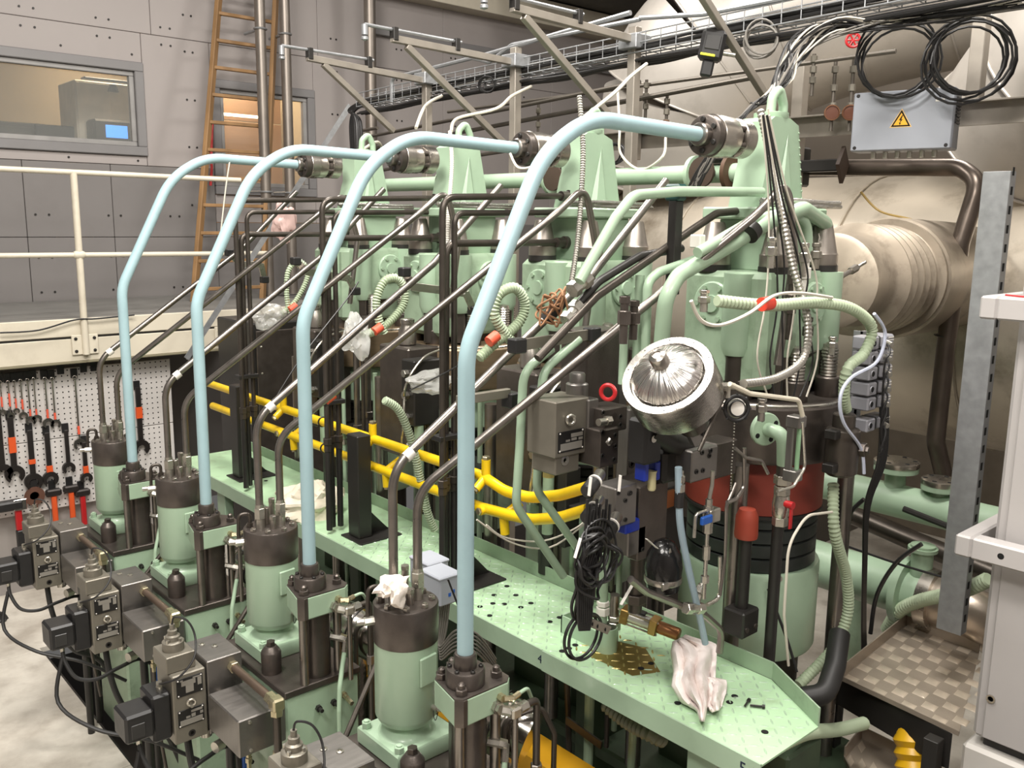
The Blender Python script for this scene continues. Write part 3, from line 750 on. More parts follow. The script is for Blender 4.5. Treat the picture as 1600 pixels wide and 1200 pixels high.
# upstand box on the deck at the hose pipe
u0, u1 = P(876, 988, Z=1.181), P(938, 1022, Z=1.181)
g = G(); g.box(L((u0.x, u1.y, 1.181)), L((u0.x + .005, u0.y, 1.245))); g.box(L((u0.x, u0.y - .005, 1.181)), L((u0.x + .12, u0.y, 1.245))); g.build('upstand', GREEN, wk)
g = G(); q = P(948, 1012, Z=1.19); g.lathe([(.034, 0), (.034, .085), (.030, .085), (.030, .0)], L((q.x, q.y, 1.181)), n=28); g.build('pipe_sleeve', GREEN, wk)
# black posts with the yellow rails
posts = [(2.105, 4.60, 1.70), (2.09, 3.36, 1.66), (2.11, 2.66, 1.665)]
plb = ['black square post on the walkway at the far end of the yellow pipes', 'tall black square post with gusset under the middle of the yellow pipes', 'black square post just left of the nearest blue pipe']
for (x, y, zt), lb in zip(posts, plb):
    t = thing('pipe_post', lb, 'post', (x, y, 1.181), 'black posts carrying the yellow pipes')
    G().box((-.035, -.045, .008), (.035, .045, zt - 1.181), .004).build('column', BLKM, t)
    G().box((-.06, -.10, 0), (.16, .07, .008), .002).build('foot_plate', BLKM, t)
    g = G(); g.add([(.035, -.004, .008), (.15, -.004, .008), (.035, -.004, .13), (.035, .004, .008), (.15, .004, .008), (.035, .004, .13)], [(0, 1, 2), (5, 4, 3), (0, 3, 4, 1), (1, 4, 5, 2), (2, 5, 3, 0)]); g.build('gusset', BLKM, t)
def yellow(z, nm, lab, ends, side):
    t = thing('oil_pipe', lab, 'pipe', (2.19, 2.62, z), 'yellow twin oil pipes along the walkway')
    t.name = 'oil_pipe'
    def l(p): return V(p) - V((2.19, 2.62, z))
    G().tube(fillet([l(p) for p in ends], .30, 12), .021, 18).build('pipe', YEL, t)
    return t, l
ya_t, l1 = yellow(1.615, 'a', 'upper yellow pipe with capped stubs running along the walkway', [(2.19, 5.28, 1.615), (2.19, 2.62, 1.615), P(790, 768, X=2.18), P(830, 778, X=2.19), P(875, 774, X=2.21), P(918, 761, X=2.23)], 1)
yb_t, l2 = yellow(1.495, 'b', 'lower yellow pipe with capped stubs running along the walkway', [(2.17, 5.10, 1.495), (2.17, 2.60, 1.495), P(790, 803, X=2.16), P(830, 812, X=2.17), P(875, 809, X=2.19), P(918, 796, X=2.21)], 1)
for k, yq in enumerate((2.60, 3.40, 4.25)):
    G().cyl(l1((2.19, yq, 1.615)), l1((2.19, yq, 1.685)), .018, n=14).build('stub', YEL, ya_t); G().cyl(l1((2.19, yq, 1.615)), l1((2.14, yq - .0, 1.575)), .017, n=14).build('stub', YEL, ya_t)
    G().hexa(l1((2.19, yq, 1.685)), l1((2.19, yq, 1.699)), .017, c=.002).build('stub_cap', BRASS, ya_t); G().hexa(l1((2.14, yq, 1.575)), l1((2.132, yq, 1.568)), .014, c=.001).build('stub_cap', BRASS, ya_t)
    yq -= .13
    G().cyl(l2((2.17, yq, 1.495)), l2((2.17, yq - .01, 1.425)), .018, n=14).build('stub', YEL, yb_t); G().cyl(l2((2.17, yq, 1.495)), l2((2.23, yq - .03, 1.545)), .017, n=14).build('stub', YEL, yb_t); G().cyl(l2((2.17, yq + .1, 1.495)), l2((2.135, yq + .1, 1.495)), .017, n=14).build('stub', YEL, yb_t)
    G().hexa(l2((2.17, yq - .01, 1.425)), l2((2.17, yq - .012, 1.415)), .015).build('stub_cap', BRASS, yb_t); G().hexa(l2((2.135, yq + .1, 1.495)), l2((2.124, yq + .1, 1.495)), .015, c=.002).build('stub_cap', BRASS, yb_t)
for y in (3.85, 3.75):
    G().torus(l1((2.19, y, 1.615)), (0, 1, 0), .022, .005, 20, 6).build('pipe_clip', BLACK, ya_t)
G().torus(l2((2.17, 3.80, 1.495)), (0, 1, 0), .022, .005, 20, 6).build('pipe_clip', BLACK, yb_t)
# ============================================================ GALLERY, RAILING, LADDER, TOOL BOARD
ga = thing('gallery_beam', 'cream steel edge beam of the upper gallery above the tool board', 'beam', (0.2, 6.5, 1.62))
G().box((0, 0, 0), (3.45, .03, .155), .004).build('lower_web', CREAM, ga)
G().box((0, .0, .170), (3.6, .025, .29), .004).build('upper_web', CREAM, ga)
G().box((0, .006, .152), (3.6, .02, .172)).build('joint_strip', BLKM, ga)
G().box((0, -.02, -.012), (3.45, .20, 0), .002).build('bottom_flange', mat('olive_flange', (120, 114, 92), .6), ga)  # dark olive strip below the cream webs
for x in (1.07, 2.88):
    pass
G().box((0, .025, .27), (3.6, 1.47, .29)).build('gallery_deck', mat('gallery_grey_deck', (120, 118, 114), .6), ga)
rl = thing('gallery_railing', 'cream tubular handrail with one post on the gallery beam', 'railing', (1.50, 6.48, 1.64))
def Lr(p): return V(p) - V((1.50, 6.48, 1.64))
G().tube([Lr(p) for p in ((.3, 6.48, 2.886), (3.05, 6.48, 2.87))], .018, 14).build('top_rail', CREAM, rl)
G().tube([Lr(p) for p in ((.3, 6.48, 2.345), (3.25, 6.48, 2.33))], .017, 14).build('mid_rail', CREAM, rl)
G().tube([Lr(p) for p in ((1.885, 6.48, 1.665), (1.885, 6.48, 2.88))], .0225, 16).build('post', CREAM, rl)
G().lathe([(.02, 0), (.030, .02), (.030, .05), (.02, .07)], Lr((1.850, 6.48, 2.338)), (1, 0, 0), 16).build('cross_socket', CREAM, rl)
G().box(Lr((1.80, 6.484, 1.665)), Lr((1.97, 6.497, 1.80)), .003).build('foot_plate', CREAM, rl)
for x in (1.825, 1.945):
    for z in (1.69, 1.775): G().lathe([(.011, 0), (.011, .004), (0, .006)], Lr((x, 6.484, z)), (0, -1, 0), 12).build('bolt', BLKM, rl)
bp = thing('beam_bracket', 'small bolted cream bracket plate on the gallery beam near the ladder', 'bracket', (2.80, 6.49, 1.66))
G().box((0, -.012, 0), (.13, 0, .13), .003).build('plate', CREAM, bp)
for x in (.03, .10):
    for z in (.03, .10): G().hexa((x, -.012, z), (x, -.024, z), .012).build('bolt', CREAM, bp)
# pegboard
pb = thing('pegboard', 'white perforated tool board under the gallery', 'tool board', (0.9, 6.66, 0.57))
PEG = mat('white_perforated_board', (206, 202, 198), 0.5, var=0.03)
G().box((0, 0, .50), (1.62, .02, .985), .003).build('board_panel', PEG, pb)
G().box((0, 0, 0), (1.62, .02, .495), .003).build('board_panel', PEG, pb)
g = G()
for i in range(42):
    for j in range(26):
        x = .03 + i * .038; z = .02 + j * .038
        if x > 1.6 or z > .97: continue
        g.add([(x + .0055 * math.cos(a * PI / 3), -.0006, z + .0055 * math.sin(a * PI / 3)) for a in range(6)], [(0, 1, 2, 3, 4, 5)])
o = g.build('peg_holes', HOLE, pb); o['kind'] = 'stuff'
PBX, PBZ = .9, .57
CHR = mat('chrome_vanadium', (186, 182, 176), 0.22, 0.95, var=0.08)
WRD = mat('dark_forged_wrench', (54, 50, 48), 0.42, 0.6, var=0.1)
def arcpoly(cx, cz, r, a0, a1, n): return [(cx + r * math.cos(a0 + (a1 - a0) * i / n), cz + r * math.sin(a0 + (a1 - a0) * i / n)) for i in range(n + 1)]
def flat(g, poly, y0, y1):
    n = len(poly)
    g.add([(x, y, z) for y in (y0, y1) for x, z in poly], [tuple(range(n)), tuple(range(2 * n - 1, n - 1, -1))] + [(i, n + i, n + (i + 1) % n, (i + 1) % n) for i in range(n)])
def hook(par, z=0.0):
    G().box((-.022, -.012, z - .01), (.022, 0, z + .055), .002).build('hook_block', BLACK, par)
def comb_wrench(L_, w, open_r, tape, m, lab, x, z, group):
    """hanging combination wrench: ring on top, jaw at the bottom"""
    t = thing('wrench', lab, 'wrench', (x, 6.655, z), group)
    g = G(); g.torus((0, -.022, 0), (0, 1, .0), w * 1.15, w * .38, 20, 8); g.build('ring', m, t)
    g = G(); g.box((-w * .5, -.027, -L_), (w * .5, -.017, -w), .002); g.build('shank', m, t)
    g = G(); poly = arcpoly(0, -L_, open_r, PI * .5 + 1.0 - .0, PI * 1.36, 5) ;
    outer = arcpoly(0, -L_ - open_r * .4, open_r, -PI * .32, PI * 1.32, 14); inner = arcpoly(0, -L_ - open_r * .55, open_r * .52, PI * 1.25, -PI * .25, 8)
    flat(g, outer + inner, -.030, -.014); g.build('jaw', m, t)
    if tape: G().box((-w * .62, -.0285, -L_ * tape[1]), (w * .62, -.0155, -L_ * tape[0]), .001).build('colour_tape', ORTAPE, t)
    hook(t, w * .5)
    return t
def pgx(px, py): p = P(px, py, Y=6.63); return p.x, p.z
specs = [(0, 597, .215, .008, .022, (.5, .85)), (12.5, 597, .24, .008, .024, (.35, .75)), (22, 596, .21, .007, .020, (.6, .95)), (32, 595, .25, .009, .028, (.55, .85)), (43, 594, .29, .009, .034, (.75, .98)), (52.5, 592, .29, .008, .032, (.78, .98)), (70, 592, .32, .010, .036, (.72, .95)), (81.5, 592, .33, .010, .034, (.78, .97)), (117, 590, .50, .012, .042, (.75, .88))]
for i, (px, py, L_, w, r_, tp) in enumerate(specs):
    x, z = pgx(px, py)
    comb_wrench(L_ * .92, w, r_, tp, CHR, 'chrome ring wrench with orange tape, %s from the left on the top row' % ['first', 'second', 'third', 'fourth', 'fifth', 'sixth', 'seventh', 'eighth', 'ninth and longest'][i], x, z, 'chrome wrenches on the tool board')
for q, (px, py) in enumerate(((96, 583), (132, 580), (148, 578))):
    x, z = pgx(px, py); t = thing('tool_hook', 'empty black hook %s in the top row of the board' % ['left of the longest chrome wrench', 'right of the longest chrome wrench', 'last'][q], 'hook', (x, 6.655, z), 'empty tool hooks')
    hook(t, 0)
def slug(L_, w, r_, tape, lab, px, py):
    x, z = pgx(px, py)
    t = thing('open_wrench', lab, 'wrench', (x, 6.655, z), 'large dark open-ended wrenches')
    g = G(); g.box((-w * .5, -.032, -L_), (w * .5, -.014, .0), .003); g.build('shank', WRD, t)
    g = G(); cz = -L_ - r_ * .55
    outer = arcpoly(0, cz, r_, -PI * .30, PI * 1.30, 16); inner = arcpoly(0, cz - r_ * .15, r_ * .5, PI * 1.22, -PI * .22, 8)
    flat(g, outer + inner, -.036, -.010); g.build('jaw', WRD, t)
    if tape: G().box((-w * .6, -.034, -L_ * tape[1]), (w * .6, -.012, -L_ * tape[0]), .001).build('colour_tape', ORANGE, t)
    hook(t, -.01)
for a in ((.36, .036, .062, (.38, .68), 'dark open wrench with a broad orange band, hanging left of the others', 15.5, 652), (.33, .034, .058, (.62, .72), 'dark open wrench with a small orange mark, second in the row', 46, 672),
          (.30, .032, .052, (.78, .98), 'dark open wrench with orange above the jaw, third in the row', 73, 676), (.25, .026, .042, None, 'plain dark open wrench with no orange, fourth in the row', 103, 672), (.24, .028, .040, (.72, .95), 'small dark open wrench beside the farthest green cylinder', 131, 691), (.38, .036, .062, None, 'dark open wrench cut off by the left edge of the photo', -4, 645),
          (.42, .036, .060, (.35, .55), 'large dark open wrench hanging behind the leftmost blue pipe', 215, 605)):
    slug(*a)
def hammer(px, py, L_, lab, col):
    x, z = pgx(px, py); t = thing('hammer', lab, 'hammer', (x, 6.655, z), 'hammers on the tool board')
    G().box((-.05, -.06, -.02), (.05, -.01, .03), .01).build('head', WRD, t)
    G().box((-.017, -.05, -L_), (.017, -.02, -.02), .006).build('handle', col, t)
    hook(t, .03)
hammer(83, 770, .30, 'orange-handled hammer left of the two others on the lower row', ORANGE); hammer(110, 764, .22, 'orange-handled hammer in the middle of the lower row', ORANGE); hammer(128, 770, .24, 'red and grey hammer beside the farthest green cylinder', RED)
x, z = pgx(25, 786)
t = thing('sledge_hammer', 'black-headed hammer with red handle at the left edge', 'hammer', (x, 6.60, z)); G().box((-.16, -.05, -.03), (.03, .03, .035), .012).build('head', BLACK, t)
G().box((-.02, -.03, -.18), (.02, .01, -.03), .006).build('handle', RED, t); G().box((-.022, -.032, -.32), (.022, .012, -.18), .006).build('grip', BLACK, t); G().box((-.03, -.045, -.035), (.05, -.035, .04), .003).build('steel_strap', CHR, t)
x, z = pgx(54, 775)
t = thing('chain_wrench', 'rusty round strap wrench between the hammers', 'wrench', (x, 6.64, z)); g = G(); g.lathe([(.062, 0), (.066, .012), (.03, .014), (.028, .0)], (0, 0, 0), (0, -1, 0), 24); g.build('disc', mat('rusty_brown', (92, 60, 46), .6), t)
G().box((-.015, -.02, -.16), (.015, -.004, -.05), .004).build('handle', mat('rusty_brown', (92, 60, 46)), t); hook(t, .06)
# shoe of somebody off frame
t = thing('work_shoe', 'toe of a dark work shoe at the left edge of the floor', 'shoe', (1.15, 6.30, 0.0))
g = G(); g.add([(-.2, -.045, .0), (.05, -.045, 0), (.09, 0, 0), (.05, .045, 0), (-.2, .045, 0), (-.2, -.04, .08), (.02, -.035, .065), (.07, 0, .045), (.02, .035, .065), (-.2, .04, .08)], [(4, 3, 2, 1, 0), (5, 6, 7, 8, 9), (0, 1, 6, 5), (1, 2, 7, 6), (2, 3, 8, 7), (3, 4, 9, 8), (4, 0, 5, 9)]); g.build('upper', BLACK, t)
G().box((-.2, -.05, 0), (.07, .05, .02), .01).build('sole', RUB, t)
# ladder leaning on the wall
la = thing('wooden_ladder', 'varnished wooden ladder leaning against the grey wall', 'ladder', (3.25, 7.2, 1.9))
def Ll(p): return V(p) - V((3.25, 7.2, 1.9))
b0, b1 = P(303, 470, Y=7.3), P(344, -30, Y=7.75); c0, c1 = P(410, 470, Y=7.3), P(432, -30, Y=7.75)
for q0, q1 in ((b0, b1), (c0, c1)):
    d = (q1 - q0).normalized(); M = Matrix.Translation(Ll(q0)) @ d.to_track_quat('Z', 'Y').to_matrix().to_4x4()
    G().box((-.018, -.035, -.05), (.018, .035, (q1 - q0).length), .004, M=M).build('stile', WOOD, la)
for k in range(12):
    f = (k + .4) / 11.6
    a_, b_ = Ll(b0.lerp(b1, f)), Ll(c0.lerp(c1, f))
    G().box((a_.x, a_.y - .02, a_.z - .014), (b_.x, a_.y + .02, a_.z + .014), .004).build('rung', WOOD, la)
# wall pipes
for i, (pa, pb_, yy, r_, lab) in enumerate((((408, -20), (418, 470), 7.45, .045, 'tall steel wall pipe running in front of the wooden ladder'), ((447, -20), (455, 470), 7.5, .045, 'tall steel wall pipe just right of the wooden ladder'), ((577, -20), (582, 330), 7.6, .055, 'tall steel wall pipe left of the first overhead bracket'))):
    a_, b_ = P(*pa, Y=yy), P(*pb_, Y=yy); a_.x = b_.x = (a_.x + b_.x) / 2
    a_.z = 6.4; b_.z = 1.92 if i < 2 else .0
    t = thing('riser_pipe', lab, 'pipe', b_, 'vertical pipes on the back wall')
    G().cyl((0, 0, 0), a_ - b_, r_, n=20).build('pipe', mat('weathered_steel_pipe', (138, 130, 122), .42, .7, var=.15, scale=5), t)
    for z in (.9, 2.25):
        g = G(); g.torus((0, 0, z), (0, 0, 1), r_ + .006, .008, 20, 6); g.cyl((0, r_, z), (0, r_ + .25, z), .012); g.build('wall_clamp', GALV, t)
# red hose and cord at window 2
cable('cord', 'red cord hanging behind the left stile of the ladder', 'cord', [P(332, 190, Y=7.9), P(330, 250, Y=7.9), P(331, 262, Y=7.9), P(329, 290, Y=7.9)], .012, RED)
cable('hanging_string', 'thin pale string tied to the leftmost blue pipe', 'string', [P(360, 244, Y=4.33), P(358, 258, Y=4.32), P(352, 300, Y=4.33), P(344, 372, Y=4.34)], .0035, CABLEW)
# diagonal galvanised brace
a_, b_ = P(545, 165, Y=6.2), P(290, 560, Y=6.2)
t = thing('diagonal_brace', 'pale galvanised angle bar sloping down in front of the ladder foot', 'brace', b_)
d = a_ - b_; M = d.normalized().to_track_quat('Z', 'Y').to_matrix().to_4x4()
G().box((-.02, -.02, 0), (.02, -.014, d.length), M=M).box((-.02, -.014, 0), (-.014, .02, d.length), M=M).build('bar', GALV, t)
cable('draped_cable', 'thin dark cable sagging along the gallery beam', 'cable', [P(0, 520, Y=6.46), P(60, 516, Y=6.46), P(116, 500, Y=6.46), P(150, 498, Y=6.46), P(210, 492, Y=6.46)], .006, CABLEB)
# ============================================================ ENGINE
EX = 2.78
fr = thing('engine_bedplate', 'green, oily and shade-darkened crosshead frame of the engine under the walkway', 'engine frame', (2.5, 1.4, -1.25))
def Lf(p): return V(p) - V((2.5, 1.4, -1.25))
DKG = mat('shaded_dark_green_enamel', (62, 78, 58), 0.5, var=0.2, scale=4, dirt=0.5, dirtcol=(34, 30, 24))  # darkness below the walkway put into the green; grime is mixed in too
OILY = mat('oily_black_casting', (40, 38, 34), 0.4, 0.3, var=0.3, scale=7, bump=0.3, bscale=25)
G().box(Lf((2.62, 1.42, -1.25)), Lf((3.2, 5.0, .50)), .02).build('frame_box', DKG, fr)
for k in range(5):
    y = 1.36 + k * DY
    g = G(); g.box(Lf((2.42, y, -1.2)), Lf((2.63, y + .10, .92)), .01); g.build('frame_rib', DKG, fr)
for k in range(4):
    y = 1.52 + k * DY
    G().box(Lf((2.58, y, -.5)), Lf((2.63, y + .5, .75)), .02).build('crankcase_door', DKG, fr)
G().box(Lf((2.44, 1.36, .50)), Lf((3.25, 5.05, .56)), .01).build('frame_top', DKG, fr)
def unit(k):
    """one engine cylinder; its axis is the local origin"""
    near = k == 0
    t = thing('engine_cylinder', 'x', 'engine cylinder', (EX, Y0 + DY * k, 0), 'engine cylinders in a row behind the walkway')
    cov = DARK if near else TAN
    # liner stack: base skirt, cooling jacket, middle ring, cover ring
    G().cyl((0, 0, .56), (0, 0, 1.10), .20, n=40).build('piston_rod_housing', OILY, t)
    G().lathe([(.245, 1.09), (.25, 1.10), (.25, 1.40), (.245, 1.41)], n=56).build('lower_jacket', GREEN, t)
    jk = OILY if not near else mat('dark_teal_jacket', (58, 62, 60), 0.35, 0.5, var=.25, scale=9)
    for q in range(4):
        G().lathe([(.225, 1.41 + q * .052), (.232, 1.414 + q * .052), (.232, 1.456 + q * .052), (.225, 1.46 + q * .052)], n=56).build('jacket_ring', jk, t)
    for i in range(14):
        a = 2 * PI * i / 14
        for q in range(4): pass
    G().lathe([(.236, 1.618), (.243, 1.622), (.243, 1.80), (.238, 1.806)], n=56).build('liner_collar', REDOX if near else GREEN, t)
    G().lathe([(.236, 1.606), (.246, 1.608), (.246, 1.618), (.24, 1.62)], n=56).build('black_seal', BLKM, t)
    G().lathe([(.27, 1.808), (.295, 1.815), (.30, 1.83), (.30, 2.0), (.285, 2.02), (.12, 2.022)], n=64).build('cover_ring', cov, t)
    G().torus((0, 0, 2.012), (0, 0, 1), .29, .006, 48, 6).build('cover_pipe', ZINC, t)
    # cover nuts and threaded studs
    for i in range(8):
        a = i * PI / 4 + .3
        x, y = .235 * math.cos(a), .235 * math.sin(a)
        g = G(); g.lathe([(.040, 2.02), (.042, 2.024), (.042, 2.085), (.038, 2.09)], (x, y, 0), n=20)
        g.build('cover_nut', DARK, t)
        prof = [(.026, 2.09)]
        for q in range(9): prof += [(.029, 2.094 + q * .011), (.0255, 2.0995 + q * .011)]
        G().lathe(prof + [(.024, 2.2), (.010, 2.205)], (x, y, 0), n=16).build('threaded_stud', STEEL, t)
    # exhaust valve housing: green cast block with two inspection discs
    G().lathe([(.13, 2.02), (.14, 2.04), (.145, 2.12), (.19, 2.17)], n=36).build('valve_neck', DARK, t)
    hb = [(-.255, -.135), (-.225, -.165), (.185, -.165), (.215, -.135), (.215, .14), (.185, .17), (-.225, .17), (-.255, .14)]
    G().prism(hb, 2.06, 2.445, .02).build('valve_housing', GREEND, t)
    for (c, ax) in (((-.257, .03, 2.335), (-1, 0, 0)), ((.03, -.167, 2.335), (0, -1, 0))):
        G().lathe([(.075, 0), (.075, .008), (.070, .012), (.030, .012), (.028, .02)], c, ax, 28).build('inspection_disc', GREEN, t)
        q = V(ax).to_track_quat('Z', 'Y').to_matrix()
        for i in range(6):
            a = i * PI / 3
            b = V(c) + q @ V((.058 * math.cos(a), .058 * math.sin(a), .012))
            G().hexa(b, b + V(ax) * .008, .009).build('disc_bolt', GREEND, t)
    for (x, y) in ((-.14, -.155), (.14, -.155), (-.245, -.06)):
        G().lathe([(.0, 2.16), (.04, 2.17), (.052, 2.20), (.052, 2.44)], (x, y, 0), n=20).build('stud_boss', GREEN, t)
        G().cyl((x, y, 2.03), (x, y, 2.18), .032, n=16).build('stud_shank', BLKP, t)
    # conical stud caps on top
    for x, y in ((-.14, -.125), (.14, -.125), (-.20, .08), (.175, .09)):
        g = G(); g.lathe([(.058, 2.440), (.058, 2.462)], (x, y, 0), n=28); g.build('cap_seat', BLKM, t)
        g = G(); g.lathe([(.055, 2.462), (.056, 2.466), (.056, 2.50), (.052, 2.505), (.032, 2.60), (.028, 2.605)], (x, y, 0), n=28); g.build('stud_cap', mat('grey_turned_steel', (152, 144, 136), .36, .8, var=.14, scale=20), t)
    # actuator tower
    G().prism([(-.12, -.10), (.12, -.10), (.12, .12), (-.12, .12)], 2.44, 2.62, .008).build('actuator_base', GREEN, t)
    G().box((-.20, -.12, 2.615), (.17, .14, 2.655), .006).build('actuator_plate', GREEN, t)
    g = G(); g.tube(spline([(-.27, -.14, 2.672), (-.1, -.150, 2.676), (.1, -.148, 2.672), (.20, -.145, 2.674)], 6), .009, 8); g.tube(spline([(-.25, -.125, 2.662), (0, -.155, 2.660), (.22, -.14, 2.662)], 6), .007, 8); g.build('lagged_air_pipe', mat('foil_wrapped_pipe', (200, 198, 192), .25, .9, bump=.6, bscale=120), t)
    # A-frame web
    w = [(-.155, 2.655), (.115, 2.655), (.055, 2.93), (.0, 2.95), (-.09, 2.95), (-.115, 2.935), (-.115, 2.80), (-.125, 2.775)]
    g = G(); n = len(w); yy0, yy1 = -.055, .065
    g.add([(x, yy, z) for yy in (yy0, yy1) for x, z in w], [tuple(range(n)), tuple(range(2 * n - 1, n - 1, -1))] + [(i, n + i, n + (i + 1) % n, (i + 1) % n) for i in range(n)])
    g.build('actuator_tower', GREEN, t)
    g = G(); g.add([(-.07, -.057, 2.66), (.03, -.057, 2.66), (-.01, -.057, 2.90), (-.05, -.075, 2.66), (.01, -.075, 2.66), (-.015, -.060, 2.88)], [(0, 1, 4, 3), (1, 2, 5, 4), (2, 0, 3, 5), (3, 4, 5)]); g.build('tower_rib', GREEN, t)
    g = G(); g.lathe([(.056, 2.948), (.058, 2.952), (.058, 2.968), (.035, 2.972)], (-.03, .0, 0), n=28); g.build('tower_cap', GREEN, t)
    g = G(); g.tube(fillet([(-.035, 0, 2.965), (-.030, 0, 3.02), (.01, 0, 3.055), (.04, 0, 3.0), (.04, 0, 2.95)], .03), .016, 12); g.build('return_bend', GREEN, t)
    for q in range(10):
        G().lathe([(.004, 0), (.003, .003), (0, .003)], (.103 - q * .0052, -.056, 2.69 + q * .024), (0, -1, 0), 6).build('rivet', GREEND, t) if near else None
    # tall tie rods left and right of the liner
    for x, y in ((-.33, -.16), (.30, -.20), (-.33, .24)):
        G().cyl((x, y, .56), (x, y, 1.83 if x < 0 else 2.0), .03, n=20).build('tie_rod', TUBE, t)
    return t
ul = ['nearest engine cylinder, with a red-brown collar under its dark cover ring', 'second engine cylinder from the camera, with a tan cover ring',
      'third engine cylinder from the camera, above the middle of the yellow pipes', 'farthest engine cylinder, next to the wooden ladder']
u0 = unit(0); u0['label'] = ul[0]
u1 = unit(1); u1['label'] = ul[1]
for k in (2, 3): copy_tree(u1, V((EX, Y0 + DY * k, 0)), ul[k])
# fuel and hydraulic blocks in front of cylinders 2-4
def hblock():
    t = thing('hydraulic_block', 'x', 'hydraulic block', (2.45, Y0 + DY, 1.2), 'dark hydraulic blocks in front of the rear cylinders')
    G().box((-.10, -.14, .30), (.12, .10, .82), .008).build('body', DARK, t)
    G().cyl((-.02, -.15, .0), (-.02, -.15, .30), .045, n=20).build('lower_barrel', BLKM, t)
    G().box((-.14, -.24, .48), (.02, -.14, .78), .006).build('valve_stack', BLKM, t)
    for z in (.52, .62, .72):
        g = G(); g.hexa((-.14, -.19, z), (-.165, -.19, z), .018, c=.001); g.build('hex_plug', ZINC, t)
    G().lathe([(.036, 0), (.042, .005), (.042, .07), (.03, .09), (.03, .10), (.034, .102), (.034, .12), (.026, .125)], (-.02, -.02, .82), n=24).build('accumulator_stub', STEEL, t)
    g = G(); g.tube(spline([(-.16, -.2, .60), (-.19, -.24, .66), (-.16, -.26, .74), (-.08, -.25, .80), (.05, -.22, .82)], 6), .006, 8); g.tube(spline([(-.15, -.2, .40), (-.2, -.22, .34), (-.2, -.24, .5), (-.18, -.22, .62)], 6), .006, 8); g.build('steel_loop', ZINC, t)
    G().cyl((-.10, -.22, .2), (-.10, -.22, .48), .022, n=14).build('green_sleeve', GREEND, t)
    G().cyl((-.04, -.21, -.1), (-.04, -.21, .5), .012, n=10).build('thin_pipe', BLKP, t)
    return t
h = hblock(); h['label'] = 'dark hydraulic block before the tan-ringed second engine cylinder'
for k in (2, 3): copy_tree(h, h.location + V((0, DY * (k - 1), 0)), ['dark hydraulic block before the third engine cylinder from the camera', 'dark hydraulic block before the farthest engine cylinder'][k - 2])
# black C-loop pipes, one set between each pair of cylinders
def cloop():
    t = thing('loop_pipes', 'x', 'pipe', (2.0, Y0 + DY, 1.6), 'sets of three black loop pipes rising before the cylinders')
    def l(x, z, y=0.0): return (x - 2.0, y, z - 1.6)
    g1 = G().tube(fillet([l(2.005, 1.62), l(2.005, 2.68), l(2.60, 2.70)], .06), .0125, 12); g1.build('outer_pipe', BLKP, t)
    G().tube(fillet([l(2.075, 1.62, .02), l(2.075, 2.625, .02), l(2.62, 2.635, .02)], .05), .0115, 12).build('inner_pipe', BLKP, t)
    G().tube(fillet([l(2.040, 1.62, .03), l(2.045, 2.515, .03), l(2.60, 2.515, .03)], .05), .0135, 12).build('middle_pipe', BLKP, t)
    for x in (2.005, 2.04, 2.075):
        y = {2.005: 0, 2.04: .03, 2.075: .02}[x]
        g = G(); g.hexa(l(x, 1.60, y), l(x, 1.63, y), .021, c=.002); g.hexa(l(x, 1.57, y), l(x, 1.60, y), .018, c=.002); g.build('union', BLKP, t)
        G().cyl(l(x, 1.2, y), l(x, 1.58, y), .014, n=12).build('lower_pipe', BLKM, t)
    for z, x in ((2.70, 2.6), (2.635, 2.62), (2.515, 2.6)):
        g = G(); g.lathe([(.02, 0), (.02, .04), (.026, .042), (.026, .06)], l(x, z, 0 if z > 2.69 else .02), (1, 0, 0), 16); g.build('end_union', DARK, t)
    G().box(l(1.985, 1.78, -.012), l(2.095, 1.80, .045), .002).build('spacer_clip', BLACK, t)
    return t
c = cloop(); c['label'] = 'three black loop pipes directly left of the nearest blue pipe'
for k in (2, 3): copy_tree(c, c.location + V((0, DY * (k - 1), 0)), ['three black loop pipes beside the second blue pipe from the camera', 'three black loop pipes near the ladder, with a pink bag behind'][k - 2])
# flat steel bracket arms holding the sloping pipes
def arm():
    t = thing('pipe_bracket', 'x', 'bracket', (1.88, Y0 + DY * 2, 2.3), 'flat steel bracket arms between the sloping pipes')
    return t
ba = [((358, 395), (375, 413), (408, 413), (413, 437), 4.6), ((462, 408), (480, 425), (545, 435), (555, 455), 3.75), ((632, 425), (645, 448), (728, 458), (740, 485), 2.9)]
for i, (a_, b_, c_, d_, y) in enumerate(ba):
    pa, pb_, pc, pd = P(*a_, Y=y), P(*b_, Y=y), P(*c_, Y=y - .02), P(*d_, Y=y - .02)
    t = thing('pipe_bracket', ['flat steel bracket arm at the far end near the ladder', 'flat steel bracket arm crossing behind the third blue pipe from the left', 'long flat steel bracket arm left of the nearest blue pipe'][i], 'bracket', pb_, 'flat steel bracket arms between the sloping pipes')
    g = G()
    for p, q in ((pa, pb_), (pb_, pc), (pc, pd)):
        d = q - p; M = Matrix.Translation(p - pb_) @ d.normalized().to_track_quat('X', 'Z').to_matrix().to_4x4()
        g.box((-.004, -.004, -.016), (d.length + .004, .004, .016), .001, M=M)
    g.build('flat_bar', STEEL, t)
    for q in (pa, pd):
        g = G(); g.box(q - pb_ + V((-.02, -.02, -.018)), q - pb_ + V((.02, .02, .018)), .004); g.build('clamp', BLACK, t)
a_, b_ = P(808, 540, Y=1.95), P(925, 522, Y=1.95)
t = thing('pipe_bracket', 'longest flat bracket arm with black clamps, left of the silver dome', 'bracket', a_, 'flat steel bracket arms between the sloping pipes')
d = b_ - a_; M = d.normalized().to_track_quat('X', 'Z').to_matrix().to_4x4()
G().box((0, -.005, -.017), (d.length, .005, .017), .001, M=M).build('flat_bar', VALVE, t)
